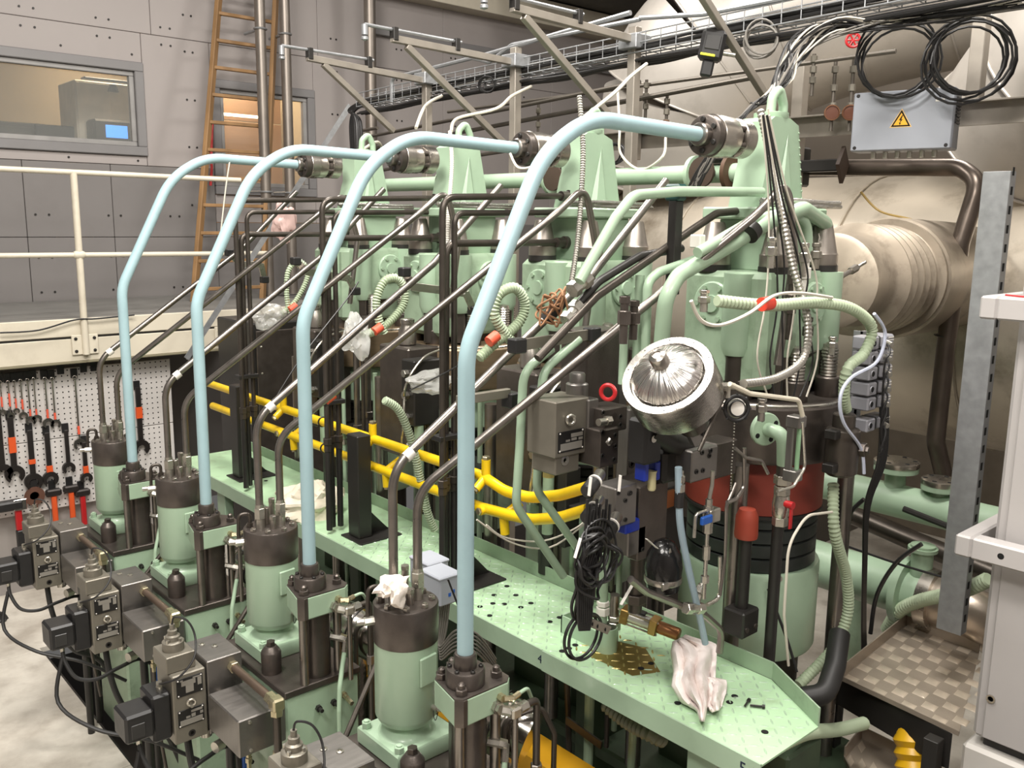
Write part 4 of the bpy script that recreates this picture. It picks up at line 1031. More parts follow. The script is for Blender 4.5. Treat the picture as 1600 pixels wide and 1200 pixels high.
for q in (V((0, 0, 0)), d):
    g = G(); g.box(q + V((-.024, -.02, -.022)), q + V((.024, .02, .022)), .004); g.build('clamp', BLACK, t)
a_, b_ = P(740, 622, Y=2.03), P(795, 625, Y=2.03)
t = thing('pipe_bracket', 'short grey square bar with black clamp just right of the nearest blue pipe', 'bracket', a_, 'flat steel bracket arms between the sloping pipes')
G().box((-.06, -.01, -.014), ((b_ - a_).x, .01, .014), .002).build('flat_bar', VALVE, t)
g = G(); g.box(b_ - a_ + V((-.012, -.024, -.024)), b_ - a_ + V((.03, .024, .024)), .004); g.build('clamp', BLACK, t)
# green water pipe with flanged valves behind the towers
t = thing('header_pipe', 'long pale green header pipe behind the valve towers', 'pipe', (3.12, 1.5, 2.80))
G().cyl((0, .45, 0), (0, 3.3, 0), .038, n=20).build('pipe', GREEN, t)
for k in range(3):
    y = .74 + k * DY
    for s in (-.06, .12):
        G().lathe([(.075, 0), (.075, .018), (.045, .02)], (0, y + s, 0), (0, 1, 0), 24).build('flange', GREEN if s > 0 else mat('rusty_flange', (84, 62, 46), .6, .3), t)
    g = G(); g.lathe([(.06, 0), (.06, .012), (.03, .014)], (-.10, y + .02, .0), (-1, 0, 0), 20); g.cyl((0, y + .02, 0), (-.10, y + .02, 0), .018); g.build('handwheel', mat('dark_rust', (62, 48, 38), .6), t)
    G().box((-.05, y - .03, .04), (.05, y + .09, .13), .012).build('valve_body', BLKM, t)
# corrugated hose loops with orange tape
def hl(nm, lab, pts, ks, r=.0165, m=HOSE): return corrugated(nm, lab, 'hose', [P(a, b, Y=ks) for a, b in pts], r, m, .009, group='pale green corrugated hoses before the heads')
hl('corrugated_hose', 'pale green hose loop before the third cylinder, taped orange', [(565, 525), (600, 510), (628, 480), (632, 455), (620, 435), (600, 440), (588, 470), (592, 500), (600, 520)], 3.2)
hl('corrugated_hose', 'pale green hose loop right of the nearest blue pipe top, taped orange', [(748, 560), (775, 535), (810, 505), (820, 475), (805, 450), (780, 460), (772, 490), (785, 515), (800, 535)], 2.3)
hl('corrugated_hose', 'pale green hose loop nearest the ladder, taped orange', [(440, 490), (462, 470), (478, 440), (480, 420), (465, 408), (450, 425), (448, 460), (452, 490)], 4.0, .012)
hl('corrugated_hose', 'pale green hose curving down behind the middle yellow pipes', [(600, 625), (622, 640), (640, 680), (655, 740), (668, 800), (680, 830)], 3.0, .016)
for i, (q, y, w) in enumerate((((590, 515), 3.18, 'lower loop'), ((770, 530), 2.28, 'right loop'), ((458, 482), 3.98, 'far loop'), ((515, 622), 3.1, 'hose end beside the second blue pipe'))):
    p = P(*q, Y=y)
    o = G().cyl((-.018, 0, -.008), (.018, 0, .012), .019, n=14).build('orange_tape', ORTAPE); o.location = p; tag(o, 'strip of orange tape on the ' + w, 'tape', 'orange tape strips on hoses')
# plastic wrapping, crumpled
def crumple(name, lab, cat, c, size, m, seed, group=None, flatten=1.0, parent=None, sub=4, amp=.35):
    bm = bmesh.new(); bmesh.ops.create_icosphere(bm, subdivisions=sub, radius=1)
    for v in bm.verts:
        n = .6 + noise.noise(v.co * 1.3 + V((seed, seed * 2, 0))); n2 = abs(noise.noise(v.co * 2.6 + V((seed, 0, 3)))) * 2 - .4
        s = 1 + (n - .6) * amp * 1.6 + n2 * amp * .45
        v.co = V((v.co.x * size[0] * s, v.co.y * size[1] * s, v.co.z * size[2] * s * flatten))
    me = bpy.data.meshes.new(name); bm.to_mesh(me); bm.free(); me.shade_smooth(); me.set_sharp_from_angle(angle=math.radians(28)); me.materials.append(m)
    o = bpy.data.objects.new(name, me); scn.collection.objects.link(o); o.location = c
    if parent: o.parent = parent
    if lab: tag(o, lab, cat, group)
    return o
PLAS = mat('clear_plastic_film', (214, 214, 210), 0.15, var=0, alpha=0.45, spec=0.9, bump=.4, bscale=30)
crumple('plastic_bag', 'clear plastic wrapping over the third cylinder hose end', 'plastic bag', P(556, 525, Y=3.15), (.06, .05, .085), PLAS, 3, 'clear plastic wrappings')
crumple('plastic_bag', 'clear plastic wrapping at the hose end by the ladder', 'plastic bag', P(422, 492, Y=4.0), (.07, .05, .06), PLAS, 5, 'clear plastic wrappings')
crumple('plastic_bag', 'clear plastic bag hanging left of the nearest blue pipe', 'plastic bag', P(675, 597, Y=2.9), (.10, .05, .045), PLAS, 8, 'clear plastic wrappings')
crumple('pink_bag', 'pink translucent bag hung between the loop pipes and the ladder', 'plastic bag', P(445, 345, Y=5.0), (.07, .04, .11), mat('pink_film', (206, 176, 170), .3, alpha=.8, bump=.4, bscale=30), 9)
# ============================================================ OVERHEAD STEELWORK, DUCTS, ELECTRICS
SQT = mat('brushed_square_tube', (158, 151, 141), 0.42, 0.5, var=0.1, scale=10)
def bar(g, a, b, w, c=.002):
    a = V(a); b = V(b); d = b - a; M = Matrix.Translation(a) @ d.normalized().to_track_quat('X', 'Z').to_matrix().to_4x4()
    g.box((0, -w / 2, -w / 2), (d.length, w / 2, w / 2), c, M=M)
# cantilever brackets, one over each cylinder
arms = [(4.86, (480, 90), (662, 126), (505, 100), (615, 205), 3.62), (4.02, (612, 60), (800, 97), (635, 72), (795, 232), 3.60), (3.16, (800, 12), (990, 62), (818, 25), (955, 185), 3.60)]
nm = ['leftmost overhead cantilever bracket of square tube with a lamp-like rod end', 'middle overhead cantilever bracket of square tube', 'overhead cantilever bracket right of the middle one, before the top cream ledge']
for i, (y, a, b, c, d, xp) in enumerate(arms):
    pa, pb_, pc, pd = P(*a, Y=y), P(*b, Y=y), P(*c, Y=y), P(*d, Y=y)
    t = thing('overhead_bracket', nm[i], 'bracket', pb_, 'overhead square tube brackets')
    g = G(); bar(g, pa - pb_, V((0, 0, 0)), .035); g.build('cantilever_tube', SQT, t)
    g = G(); bar(g, pc - pb_, pd - pb_, .032); g.build('diagonal_strut', SQT, t)
    G().cyl((pa - pb_) + V((-.16, 0, .045)), (pa - pb_) + V((.45, 0, .04)), .009, n=8).build('thin_rod', GALV, t)
    g = G(); e = (pa - pb_) + V((-.16, 0, .045)); g.cyl(e, e + V((0, 0, -.05)), .016, n=12); g.lathe([(.0, -.02), (.018, -.012), (.018, .0), (.0, .012)], e + V((0, 0, -.06)), n=12); g.build('rod_end', GALV, t)
    for f in (.0, .40): G().box((pa - pb_) + V((f, -.022, -.01)), (pa - pb_) + V((f + .03, .022, .055)), .003).build('rod_clamp', BLKM, t)
a_, b_ = P(1095, -10, Y=2.35), P(1197, 152, Y=2.35)
t = thing('overhead_strut', 'long slanting square strut at the top right, beside the black sensor', 'strut', b_)
g = G(); bar(g, a_ - b_, V((0, 0, 0)), .03); g.build('tube', SQT, t)
# thin tubes between bracket posts
for (q, lab) in (((( 620, 62), (765, 97), (800, 70), (1000, 30), 3.6), 'upper thin grey tube linking the overhead brackets'), (((1000, 28), (1100, 22), (1240, -5), (1260, -8), 3.6), 'thin grey tube running to the top right corner')):
    pipe('overhead_tube', lab, 'tube', [P(x, y, X=q[4]) for x, y in q[:4]], .012, GALV, .05, 8, 'thin overhead tubes')
pipe('overhead_tube', 'lower thin grey tube behind the leftmost bracket', 'tube', [P(612, 160, X=3.6), P(612, 122, X=3.6), P(760, 85, X=3.6), P(985, 20, X=3.6)], .013, GALV, .05, 8, 'thin overhead tubes')
# posts carrying the tray
for i, (px, py, y) in enumerate(((667, 120, 4.88), (806, 92, 4.03), (992, 62, 3.17))):
    p = P(px, py, Y=y)
    t = thing('bracket_post', ['steel post under the leftmost overhead bracket', 'steel post under the middle overhead bracket', 'steel post under the right overhead bracket'][i], 'post', (p.x, y, 2.0), 'steel posts under the brackets')
    G().box((-.025, -.025, -2.0 - 1.25), (.025, .025, p.z - 2.0 + .06), .003).build('column', SQT, t)
    G().box((-.06, -.06, p.z - 2.05), (.06, .06, p.z - 2.0 + .02), .004).build('clamp_block', GALV, t)
# wire mesh cable tray
ct = thing('cable_tray', 'long wire mesh cable tray packed with cables above the engine', 'cable tray', (3.66, 2.0, 3.42))
q0, q1 = P(568, 168, X=3.66), P(1600, -30, X=3.66)
def traypt(f, dx=0, dz=0): return q0.lerp(q1, f) - V((3.66, 2.0, 3.42)) + V((dx, 0, dz))
for dx, dz in ((-.06, 0), (.06, 0), (-.06, .09), (.06, .09), (0, 0), (-.06, .045), (.06, .045)):
    G().tube([traypt(0, dx, dz), traypt(1, dx, dz)], .0035, 6).build('tray_wire', GALV, ct)
for k in range(46):
    f = k / 46
    G().tube([traypt(f, -.06, .095), traypt(f, -.06, 0), traypt(f, .06, 0), traypt(f, .06, .095)], .003, 5).build('tray_rung', GALV, ct)
G().box(traypt(0, .07, -.0), traypt(1, .075, .07)).build('side_rail', SQT, ct) if False else None
for k in range(12):
    dx = random.uniform(-.05, .05); dz = .012 + random.uniform(0, .05); pts = []
    for j in range(14):
        f = j / 13
        pts.append(q0.lerp(q1, f) + V((dx + random.uniform(-.012, .012), 0, dz + random.uniform(-.008, .01))))
    cable('tray_cable', 'cable lying in the wire mesh tray', 'cable', pts, random.choice((.005, .006, .008)), CABLEB if k % 3 else mat('grey_sheath', (110, 106, 100), .5), 6, 4, 'cables lying in the tray')
for k in range(5):
    dx = -.05 + .02 * k; pts = [q0.lerp(q1, j / 13) + V((dx + random.uniform(-.01, .01), 0, -.03 - random.uniform(0, .02))) for j in range(14)]
    cable('tray_cable', 'dark cable strapped under the wire mesh tray', 'cable', pts, .007, CABLEB, 6, 4, 'cables strapped under the tray')
# riser of cables at the left end of the tray
for k in range(6):
    o = .018 * k
    cable('riser_cable', 'black cable dropping at the left end of the tray', 'cable', [P(590 - o * 300, 160, X=3.64), P(560 - k * 3, 168 + k, X=3.64), P(548 - k * 0 + k * 3, 190, X=3.63), P(550 + k * 3, 250, X=3.62), P(552 + k * 3, 330, X=3.62)], .011, CABLEB, 6, 6, 'black riser cables at the tray end')
# service pipes behind with small valves
SVC = mat('greasy_thin_pipe', (104, 98, 90), .45, .6)
for i, (a, b, x, r) in enumerate((((570, 215), (1000, 128), 3.9, .012), ((570, 235), (1180, 120), 3.95, .014), ((590, 200), (560, 205), 3.9, .012), ((700, 175), (1400, 80), 4.0, .010), ((570, 270), (925, 215), 3.9, .012))):
    pipe('service_pipe', ['upper thin service pipe below the tray at the left', 'thin service pipe with tees running to the ducts', 'short service pipe stub at the tray end', 'thinnest service pipe just under the tray', 'lowest thin service pipe behind the towers'][i], 'pipe', [P(*a, X=x), P(*b, X=x)], r, SVC, n=8, group='thin service pipes under the tray')
def drop(px, py0, py1, x, lab, gauge):
    a, b = P(px, py0, X=x), P(px, py1, X=x)
    t = thing('drain_drop', lab, 'valve', b, 'small brass drop valves')
    l = a.z - b.z
    G().cyl((0, 0, 0), (0, 0, l), .009, n=8).build('tube', SVC, t)
    for f in (.3, .55, .8): G().hexa((0, 0, l * f), (0, 0, l * f + .03), .016, c=.001).build('fitting', VALVE, t)
    if gauge:
        G().lathe([(.034, 0), (.036, .004), (.036, .022), (.030, .022), (.029, .016), (0, .016)], (-.005, -.0, l * .25), (-.8, -.6, 0), 24).build('gauge_body', mat('brown_brass_gauge', (120, 82, 58), .4, .5), t)
        G().lathe([(.029, 0), (0, .0005)], V((-.005, 0, l * .25)) + V((-.8, -.6, 0)).normalized() * .018, (-.8, -.6, 0), 20).build('gauge_dial', mat('brown_dial', (104, 62, 44), .5), t)
drop(1298, 92, 205, 4.05, 'left of two brown gauges hanging beside the electrical box', True); drop(1326, 92, 205, 4.05, 'right of two brown gauges hanging beside the electrical box', True)
drop(840, 160, 245, 3.95, 'brown gauge valve behind the second blue pipe', True); drop(1008, 125, 190, 3.98, 'small valve under the tray at the round duct', False); drop(1040, 150, 215, 3.98, 'brown drop valve above the nearest blue pipe', True); drop(1268, 85, 150, 4.0, 'thin drop valve left of the gauges', False)
g = thing('red_handwheel', 'small red valve handwheel beside the cable coils', 'handwheel', P(1333, 63, X=4.0))
G().torus((0, 0, 0), (-.8, -.6, .1), .030, .006, 20, 8).build('rim', RED, g)
gg = G()
for a in range(3): gg.tube([V((-.6, .8, 0)) * (.03 * math.cos(a * 1.05)) + V((0, 0, .03 * math.sin(a * 1.05))), V((.6, -.8, 0)) * (.03 * math.cos(a * 1.05)) - V((0, 0, .03 * math.sin(a * 1.05)))], .004, 6)
gg.build('spokes', RED, g); G().cyl((0, 0, 0), (.05, .04, -.005), .008, n=8).build('stem', RED, g)
# ---- ducts
def lagged(name, lab, path, r, m, seams, group=None):
    t = thing(name, lab, 'duct', path[0], group)
    pts = [V(p) - V(path[0]) for p in path]; pp = spline(pts, 8) if len(pts) > 2 else [pts[0].lerp(pts[1], i / 12) for i in range(13)]
    n = len(pp); k = seams; per = n / k
    for s in range(k):
        i0 = int(round(s * per)); i1 = min(n - 1, int(round((s + 1) * per)))
        if i1 <= i0: continue
        sg = pp[i0:i1 + 1]
        G().tube(sg, r + (.006 if s % 2 else 0), 48).build('lagging_section', m, t, angle=50)
        d = (pp[i1] - pp[i1 - 1]).normalized()
        G().torus(pp[i1], d, r + .008, .008, 48, 6).build('seam_bead', m, t)
    return t
lagged('receiver_duct', 'huge stained beige receiver duct lying behind the nearest cylinder', [(5.55, .4, 2.12), (5.55, 5.0, 2.12)], .78, DUCT, 6)
lagged('upper_duct', 'large grey lagged duct elbow under the ceiling at the top right', [(6.3, 0.6, 4.35), (6.0, 2.6, 4.2), (5.6, 3.6, 3.95), (5.35, 4.1, 3.55), (5.5, 4.2, 3.0)], .62, DUCTG, 8)
lagged('side_duct', 'grey cone-like duct at the upper right edge', [(5.1, .2, 4.3), (5.0, 1.35, 3.55), (5.3, 1.9, 3.1)], .48, DUCTG, 3)
# bellows branch from the nearest cylinder to the receiver
t = thing('exhaust_bellows', 'ribbed stained exhaust branch between the nearest cylinder and the receiver', 'bellows', (3.35, 1.86, 2.38))
prof = [(.17, 0), (.19, .01), (.19, .18)]
for q in range(5): prof += [(.20, .20 + q * .075), (.235, .235 + q * .075), (.235, .245 + q * .075), (.20, .27 + q * .075)]
prof += [(.25, .60), (.27, .62), (.27, 1.5)]
G().lathe(prof, (0, 0, 0), (1, .10, -.02), 48).build('bellows', mat('heat_stained_steel', (168, 156, 140), .42, .45, var=.2, scale=5, dirt=.5, dirtcol=(84, 70, 58)), t)
G().lathe([(.26, 0), (.26, .03)], (.585, .058, -.01), (1, .10, -.02), 48).build('flange', mat('heat_stained_steel', (158, 142, 122)), t)
# steel pipe with two bends in front of the receiver
pts = [P(1215, 262, X=4.35), P(1500, 262, X=4.35), P(1530, 285, X=4.3), P(1500, 380, X=4.25), P(1478, 540, X=4.25), P(1462, 690, X=4.25), P(1475, 745, X=4.3), P(1470, 780, X=4.3)]
t = thing('black_steel_pipe', 'dark steel pipe bending down in front of the beige receiver duct', 'pipe', pts[-1])
G().tube(fillet([p - pts[-1] for p in pts], .14, 8), .041, 20).build('pipe', mat('oiled_black_steel', (104, 94, 86), .32, .75, var=.15, scale=6), t)
for q in ((1487, 430), (1475, 525)):
    G().torus(P(*q, X=4.25) - pts[-1], (.05, -.1, 1), .041, .004, 24, 6).build('weld_bead', BLKM, t)
t = thing('butterfly_handle', 'dark valve block with diamond handle on the upper steel pipe', 'valve', P(1232, 262, X=4.3))
G().box((-.05, -.10, -.10), (.05, .06, .10), .01).build('body', BLKM, t); G().box((-.07, -.33, -.03), (-.02, -.05, .03), .006).build('stem', BLKM, t); G().prism([(-.05, 0), (0, -.09), (.05, 0), (0, .09)], -.01, .01, M=Matrix.Translation((-.05, -.33, 0)) @ Matrix.Rotation(PI / 2, 4, 'X')).build('diamond_handle', mat('dark_rust', (62, 48, 38)), t)
# horizontal steel beams on the duct frame
for a, b, x, h, lab in (((925, 223), (1090, 214), 4.2, .05, 'horizontal steel beam behind the nearest blue pipe'), ((1205, 205), (1345, 190), 4.2, .05, 'horizontal steel beam behind the brown gauges'), ((1480, 180), (1610, 172), 4.2, .05, 'horizontal steel beam right of the electrical box')):
    p, q = P(*a, X=x), P(*b, X=x); p.z = q.z = (p.z + q.z) / 2; t = thing('steel_beam', lab, 'beam', q, 'horizontal beams of the duct frame')
    G().box((0, 0, -h), (.01, (p - q).y, h), .001).box((0, 0, h - .008), (-.06, (p - q).y, h), .001).build('channel', SQT, t)
for a, b, x, lab in (((990, 130), (990, 250), 4.15, 'dark vertical post left of the round duct'), ((1240, 60), (1240, 300), 4.25, 'vertical post left of the brown gauges'), ((1520, 30), (1520, 180), 4.25, 'vertical post behind the right cable coil')):
    p, q = P(*a, X=x), P(*b, X=x); t = thing('frame_post', lab, 'post', (q.x, q.y, q.z), 'vertical posts of the duct frame')
    G().box((-.03, -.03, 0), (.03, .03, p.z - q.z), .003).build('column', SQT, t)
# electrical box with warning sign
bx = thing('electrical_box', 'grey electrical box with a yellow lightning warning triangle', 'electrical box', P(1409, 188, X=3.9))
c0 = V(bx.location)
rot = Matrix.Rotation(math.radians(-68), 4, 'Z')
bx.rotation_euler = (0, 0, math.radians(-77))
W_, H_ = .205, .125
G().box((-W_, 0, -H_), (W_, .13, H_), .006).build('case', mat('box_grey_enamel', (152, 156, 164), .45, var=.03), bx)
G().box((-W_ + .002, -.012, -H_ + .002), (W_ - .002, -.001, H_ - .002), .004).build('lid', mat('box_grey_enamel', (152, 156, 164)), bx)
for x in (-.185, .185):
    for z in (-.11, .11): G().lathe([(.008, 0), (.006, .002), (0, .002)], (x, -.012, z), (0, -1, 0), 10).build('lid_screw', BLKM, bx)
def tri(g, r, y): g.add([(r * math.cos(a), y, r * math.sin(a) - .004) for a in (PI / 2, PI / 2 + 2 * PI / 3, PI / 2 + 4 * PI / 3)], [(0, 1, 2)])
g = G(); tri(g, .052, -.0125); g.build('sign_border', mat('sign_cream', (230, 190, 120), .5), bx)
g = G(); tri(g, .046, -.0130); g.build('sign_outline', HOLE, bx)
g = G(); tri(g, .034, -.0135); g.build('sign_field', mat('sign_yellow', (240, 176, 40), .5), bx)
g = G(); bolt = [(.003, .022), (-.009, .000), (-.002, .002), (-.006, -.012), (.008, .006), (.001, .004), (.007, .022)]
g.add([(x, -.014, z - .002) for x, z in bolt], [(0, 1, 2, 5, 6), (2, 3, 4, 5)]); g.add([(-.008, -.014, -.010), (-.0035, -.014, -.0215), (.0005, -.014, -.011)], [(0, 1, 2)]); g.build('lightning_bolt', HOLE, bx)
g = G(); g.box((.13, -.0135, .068), (.165, -.012, .078)); g.build('small_label', WHT, bx); G().lathe([(.006, 0), (0, .003)], (.147, -.012, .09), (0, -1, 0), 10).build('lamp', BLKM, bx)
g = G()
for q in range(8): g.box((W_ - .001, .02, -.02 + q * .014), (W_ + .006, .10, -.011 + q * .014))
g.build('terminal_strip', BLACK, bx)
for q in range(6):
    g = G(); g.cyl((-.12 + q * .05, .06, -H_), (-.12 + q * .05, .06, -H_ - .028), .011, n=10); g.build('cable_gland', ZINC, bx)
def coil(c, R, tilt, n, lab, seed):
    random.seed(seed); o0 = V(c); g = G(); pts = []
    for i in range(n * 20):
        a = 2 * PI * i / 20; lp_ = i / 20.0; rr = R * (1 + .10 * math.sin(lp_ * 2.3 + seed)); w = .03 * math.sin(lp_ * 1.7)
        u = V((-.45, .89, 0)); pts.append(u * (rr * math.cos(a) + .012 * math.sin(lp_ * 4)) + V((0, 0, rr * math.sin(a) * 1.0 - .10 * rr * math.cos(lp_ * 3))) + V((.89, .45, 0)) * w)
    g.tube(pts, .0055, 6); o = g.build('cable_coil', CABLEB); o.location = o0; tag(o, lab, 'cable coil', 'black cable coils at the top right'); return o
coil(P(1403, 92, X=3.85), .155, 0, 5, 'black cable coil hanging over the electrical box', 1); coil(P(1514, 92, X=3.85), .15, 0, 6, 'black cable coil right of the electrical box, over a post', 4)
o = coil(P(1190, 62, X=3.6), .07, 0, 4, 'small grey cable coil beside the black sensor', 6); o.data.materials[0] = mat('grey_sheath', (110, 106, 100), .5)
o = coil(P(762, 132, X=3.6), .045, 0, 3, 'small black cable coil strapped to the tray near the left', 8)
o = coil(P(960, 240, X=3.9), .055, 0, 4, 'black cable coil behind the nearest blue pipe', 9)
random.seed(11)
# loose bundle from the tray down to the nearest valve tower, and along the top right
for k in range(26):
    j = lambda s: random.uniform(-s, s)
    pts = [P(1600 + j(5), 4 + j(9), X=3.72), P(1480 + j(8), 25 + j(10), X=3.70), P(1380 + j(8), 38 + j(10), X=3.66), P(1300 + j(12), 42 + j(14), X=3.5), P(1250 + j(16), 75 + j(18), X=3.3), P(1226 + j(14), 115 + j(10), X=3.1), P(1205 + j(8), 148 + j(7), X=2.95), P(1178 + j(6), 165 + j(5), X=2.85)]
    if k % 2 == 0: pts += [P(1130 + j(8), 215 + j(8), X=2.8), P(1095 + j(10), 270 + j(6), X=2.78), P(1078 + j(14), 305, X=2.78)]
    cable('bundle_cable', 'cable in the fanned bundle dropping to the nearest valve tower', 'cable', pts, .003 + .0012 * (k % 3), CABLEB if k % 3 != 1 else (CABLEW if k % 2 else mat('grey_sheath', (110, 106, 100), .5)), 5, 5, 'fanned cable bundle at the top right')
# black sensor head on the strut
t = thing('black_sensor', 'black handheld-like sensor with a yellow stripe clamped by the strut', 'sensor', P(1112, 75, X=3.2))
t.rotation_euler = (0, math.radians(10), math.radians(-52))
G().box((-.05, -.03, -.05), (.05, .05, .07), .014).build('body', BLACK, t); G().box((-.025, -.02, -.115), (.025, .03, -.05), .008).build('lens_tube', BLACK, t); G().box((-.040, -.033, -.038), (.02, -.029, -.028), .002).build('yellow_stripe', mat('lime_yellow', (208, 206, 50), .4), t)
G().cyl((.05, .02, -.01), (.10, .02, -.01), .009, n=10).build('mount_bolt', ZINC, t); G().box((-.03, -.034, -.01), (.03, -.030, .045), .002).build('label_area', mat('graphite_plastic', (48, 47, 46), .35), t)
# ============================================================ EQUIPMENT AROUND THE NEAREST CYLINDER
def Q(pts, y): return [P(a, b, Y=y) for a, b in pts]
def blk(par, px0, py0, px1, py1, y, dep, m, name, c=.004, o=None):
    """block whose -y face fills the pixel rectangle on plane y"""
    a = P(px0, py0, Y=y); b = P(px1, py1, Y=y); o = V(par.location) if par else (o or V((0, 0, 0)))
    return G().box(V((a.x, y, b.z)) - o, V((b.x, y + dep, a.z)) - o, c).build(name, m, par)
def screws(par, pts, y, r=.008, m=None, name='socket_screw'):
    for a, b in pts:
        p = P(a, b, Y=y) - V(par.location)
        G().lathe([(r, 0), (r, .003), (r * .55, .003), (r * .5, .0)], p, (0, -1, 0), 12).build(name, m or BLKM, par)
SATIN = mat('spun_steel', (164, 160, 154), .26, 1.0, var=.08, scale=40, stretch=(1, 1, 8))
# silver dome
def radial_steel():
    m = bpy.data.materials.new('radially_polished_steel'); m.use_nodes = True; N = m.node_tree.nodes; L_ = m.node_tree.links; b = N['Principled BSDF']
    b.inputs['Metallic'].default_value = 1; b.inputs['Base Color'].default_value = srgb((214, 210, 206))
    tc = N.new('ShaderNodeTexCoord'); gr = N.new('ShaderNodeTexGradient'); gr.gradient_type = 'RADIAL'; L_.new(tc.outputs['Object'], gr.inputs[0])
    n = N.new('ShaderNodeTexNoise'); n.noise_dimensions = '1D'; n.inputs['Scale'].default_value = 26; n.inputs['Detail'].default_value = 5; L_.new(gr.outputs['Fac'], n.inputs['W'])
    bp = N.new('ShaderNodeBump'); bp.inputs['Strength'].default_value = .9; bp.inputs['Distance'].default_value = .01; L_.new(n.outputs[0], bp.inputs['Height']); L_.new(bp.outputs[0], b.inputs['Normal'])
    r = N.new('ShaderNodeMapRange'); r.inputs[3].default_value = .12; r.inputs[4].default_value = .4; L_.new(n.outputs[0], r.inputs[0]); L_.new(r.outputs[0], b.inputs['Roughness'])
    return m
dc = P(1042, 585, Y=1.50)
t = thing('steel_dome', 'large shiny spun steel dome with a knob, tilted towards the camera', 'dome', dc)
t.rotation_mode = 'QUATERNION'; t.rotation_quaternion = V((-.72, -.14, .70)).to_track_quat('Z', 'Y'); ax = V((0, 0, 1))
q = -ax.normalized() * .0
G().lathe([(.05, -.16), (.10, -.135), (.116, -.105), (.1285, -.10), (.1285, -.004), (.1265, 0), (.106, 0), (.104, -.002), (.103, -.014)], (0, 0, 0), ax, 72).build('flanged_bowl', SATIN, t)
G().lathe([(.100, -.013), (.096, .006), (.080, .022), (.055, .038), (.036, .047), (.024, .050)], (0, 0, 0), ax, 72).build('dome_cover', radial_steel(), t)
G().lathe([(.024, .040), (.025, .044), (.025, .078), (.022, .084), (.012, .088), (.011, .084)], (0, 0, 0), ax, 32).build('knob', STEEL, t)
qq = ax.normalized().to_track_quat('Z', 'Y').to_matrix()
for i in range(10):
    a = 2 * PI * i / 10; G().lathe([(.0022, 0), (0, .0006)], qq @ V((.118 * math.cos(a), .118 * math.sin(a), 0)), ax, 8).build('flange_hole', HOLE, t)
G().lathe([(.045, -.24), (.05, -.165)], (0, 0, 0), ax, 28).build('neck', DARK, t)
# tall block right of the clamp
t = thing('accumulator_block', 'tall dark steel block standing left of the silver dome', 'block', P(920, 700, Y=1.98))
blk(t, 918, 518, 966, 700, 1.98, .12, DARK, 'body'); blk(t, 967, 522, 978, 690, 2.0, .08, GREY, 'side_plate')
# valve with nameplate
t = thing('servo_valve', 'grey servo valve with black nameplate and eye bolt left of the dome', 'valve', P(868, 735, Y=1.80))
blk(t, 868, 629, 919, 706, 1.80, .12, VALVE, 'valve_body'); blk(t, 920, 625, 934, 712, 1.79, .13, GREY, 'side_plate'); blk(t, 868, 707, 905, 735, 1.81, .10, VALVE, 'lower_block')
o = V(t.location); a_ = P(872, 676, Y=1.80); b_ = P(911, 702, Y=1.80)
nameplate(t, a_.x - o.x, b_.x - o.x, b_.z - o.z + .004, a_.z - o.z, 1.80 - o.y, 2)
p = P(892, 656, Y=1.79) - o; g = G(); g.torus(p, (.3, 1, 0), .013, .005, 18, 8); g.build('eye_bolt', ZINC, t)
p = P(882, 719, Y=1.81) - o; G().lathe([(.016, 0), (.016, .003), (.007, .003), (.006, 0)], p, (0, -1, 0), 20).build('round_plug', ZINC, t)
p = P(901, 628, Y=1.86) - o; g = G(); g.lathe([(.034, 0), (.034, .055), (.031, .058), (.024, .06), (.024, .085), (.021, .09)], p, n=28); g.build('position_sensor', GREY, t)
blk(t, 885, 735, 905, 850, 2.34, .05, BLKM, 'support_leg')
# bolted block
t = thing('bolted_manifold', 'dark manifold block with ten socket screws under the dome', 'manifold', P(938, 728, Y=1.74))
blk(t, 938, 673, 966, 725, 1.74, .10, DARK, 'lower_block'); blk(t, 944, 640, 980, 671, 1.75, .09, DARK, 'upper_block'); blk(t, 984, 640, 1012, 752, 1.84, .05, GREY, 'back_plate')
screws(t, [(942, 645), (969, 651), (969, 664), (942, 661), (961, 680), (961, 697), (959, 718), (941, 712), (941, 676)], 1.74); screws(t, [(987, 700), (987, 725)], 1.838, .014)
p = P(951, 690, Y=1.737) - V(t.location); G().lathe([(.014, 0), (.010, .008), (.005, .008), (.004, .004)], p, (0, -1, 0), 4).build('square_plug', STEEL, t)
p = P(935, 660, Y=1.73) - V(t.location)
g = G(); g.cyl(p, p + V((.045, 0, -.002)), .011, n=12); g.hexa(p + V((.03, 0, 0)), p + V((.05, 0, 0)), .014); g.build('cable_connector', ZINC, t)
# sensor, black
t = thing('pressure_switch', 'black pressure switch with blue flanks hanging under the dome', 'sensor', P(1022, 726, Y=1.60))
blk(t, 1010, 658, 1034, 722, 1.60, .07, BLACK, 'housing', .008); blk(t, 1008, 722, 1014, 752, 1.62, .04, BLUD, 'blue_flank'); blk(t, 1026, 722, 1032, 750, 1.62, .04, BLUD, 'blue_flank')
p = P(1018, 766, Y=1.63) - V(t.location); G().lathe([(.010, 0), (.013, .006), (.012, .05), (.015, .06)], p, n=16).build('clear_plug', mat('yellowish_clear_plastic', (214, 206, 160), .2, alpha=.85), t)
p = P(1022, 686, Y=1.598) - V(t.location); G().lathe([(.011, 0), (.010, .002), (0, .002)], p, (0, -1, 0), 20).build('button', WHT, t)
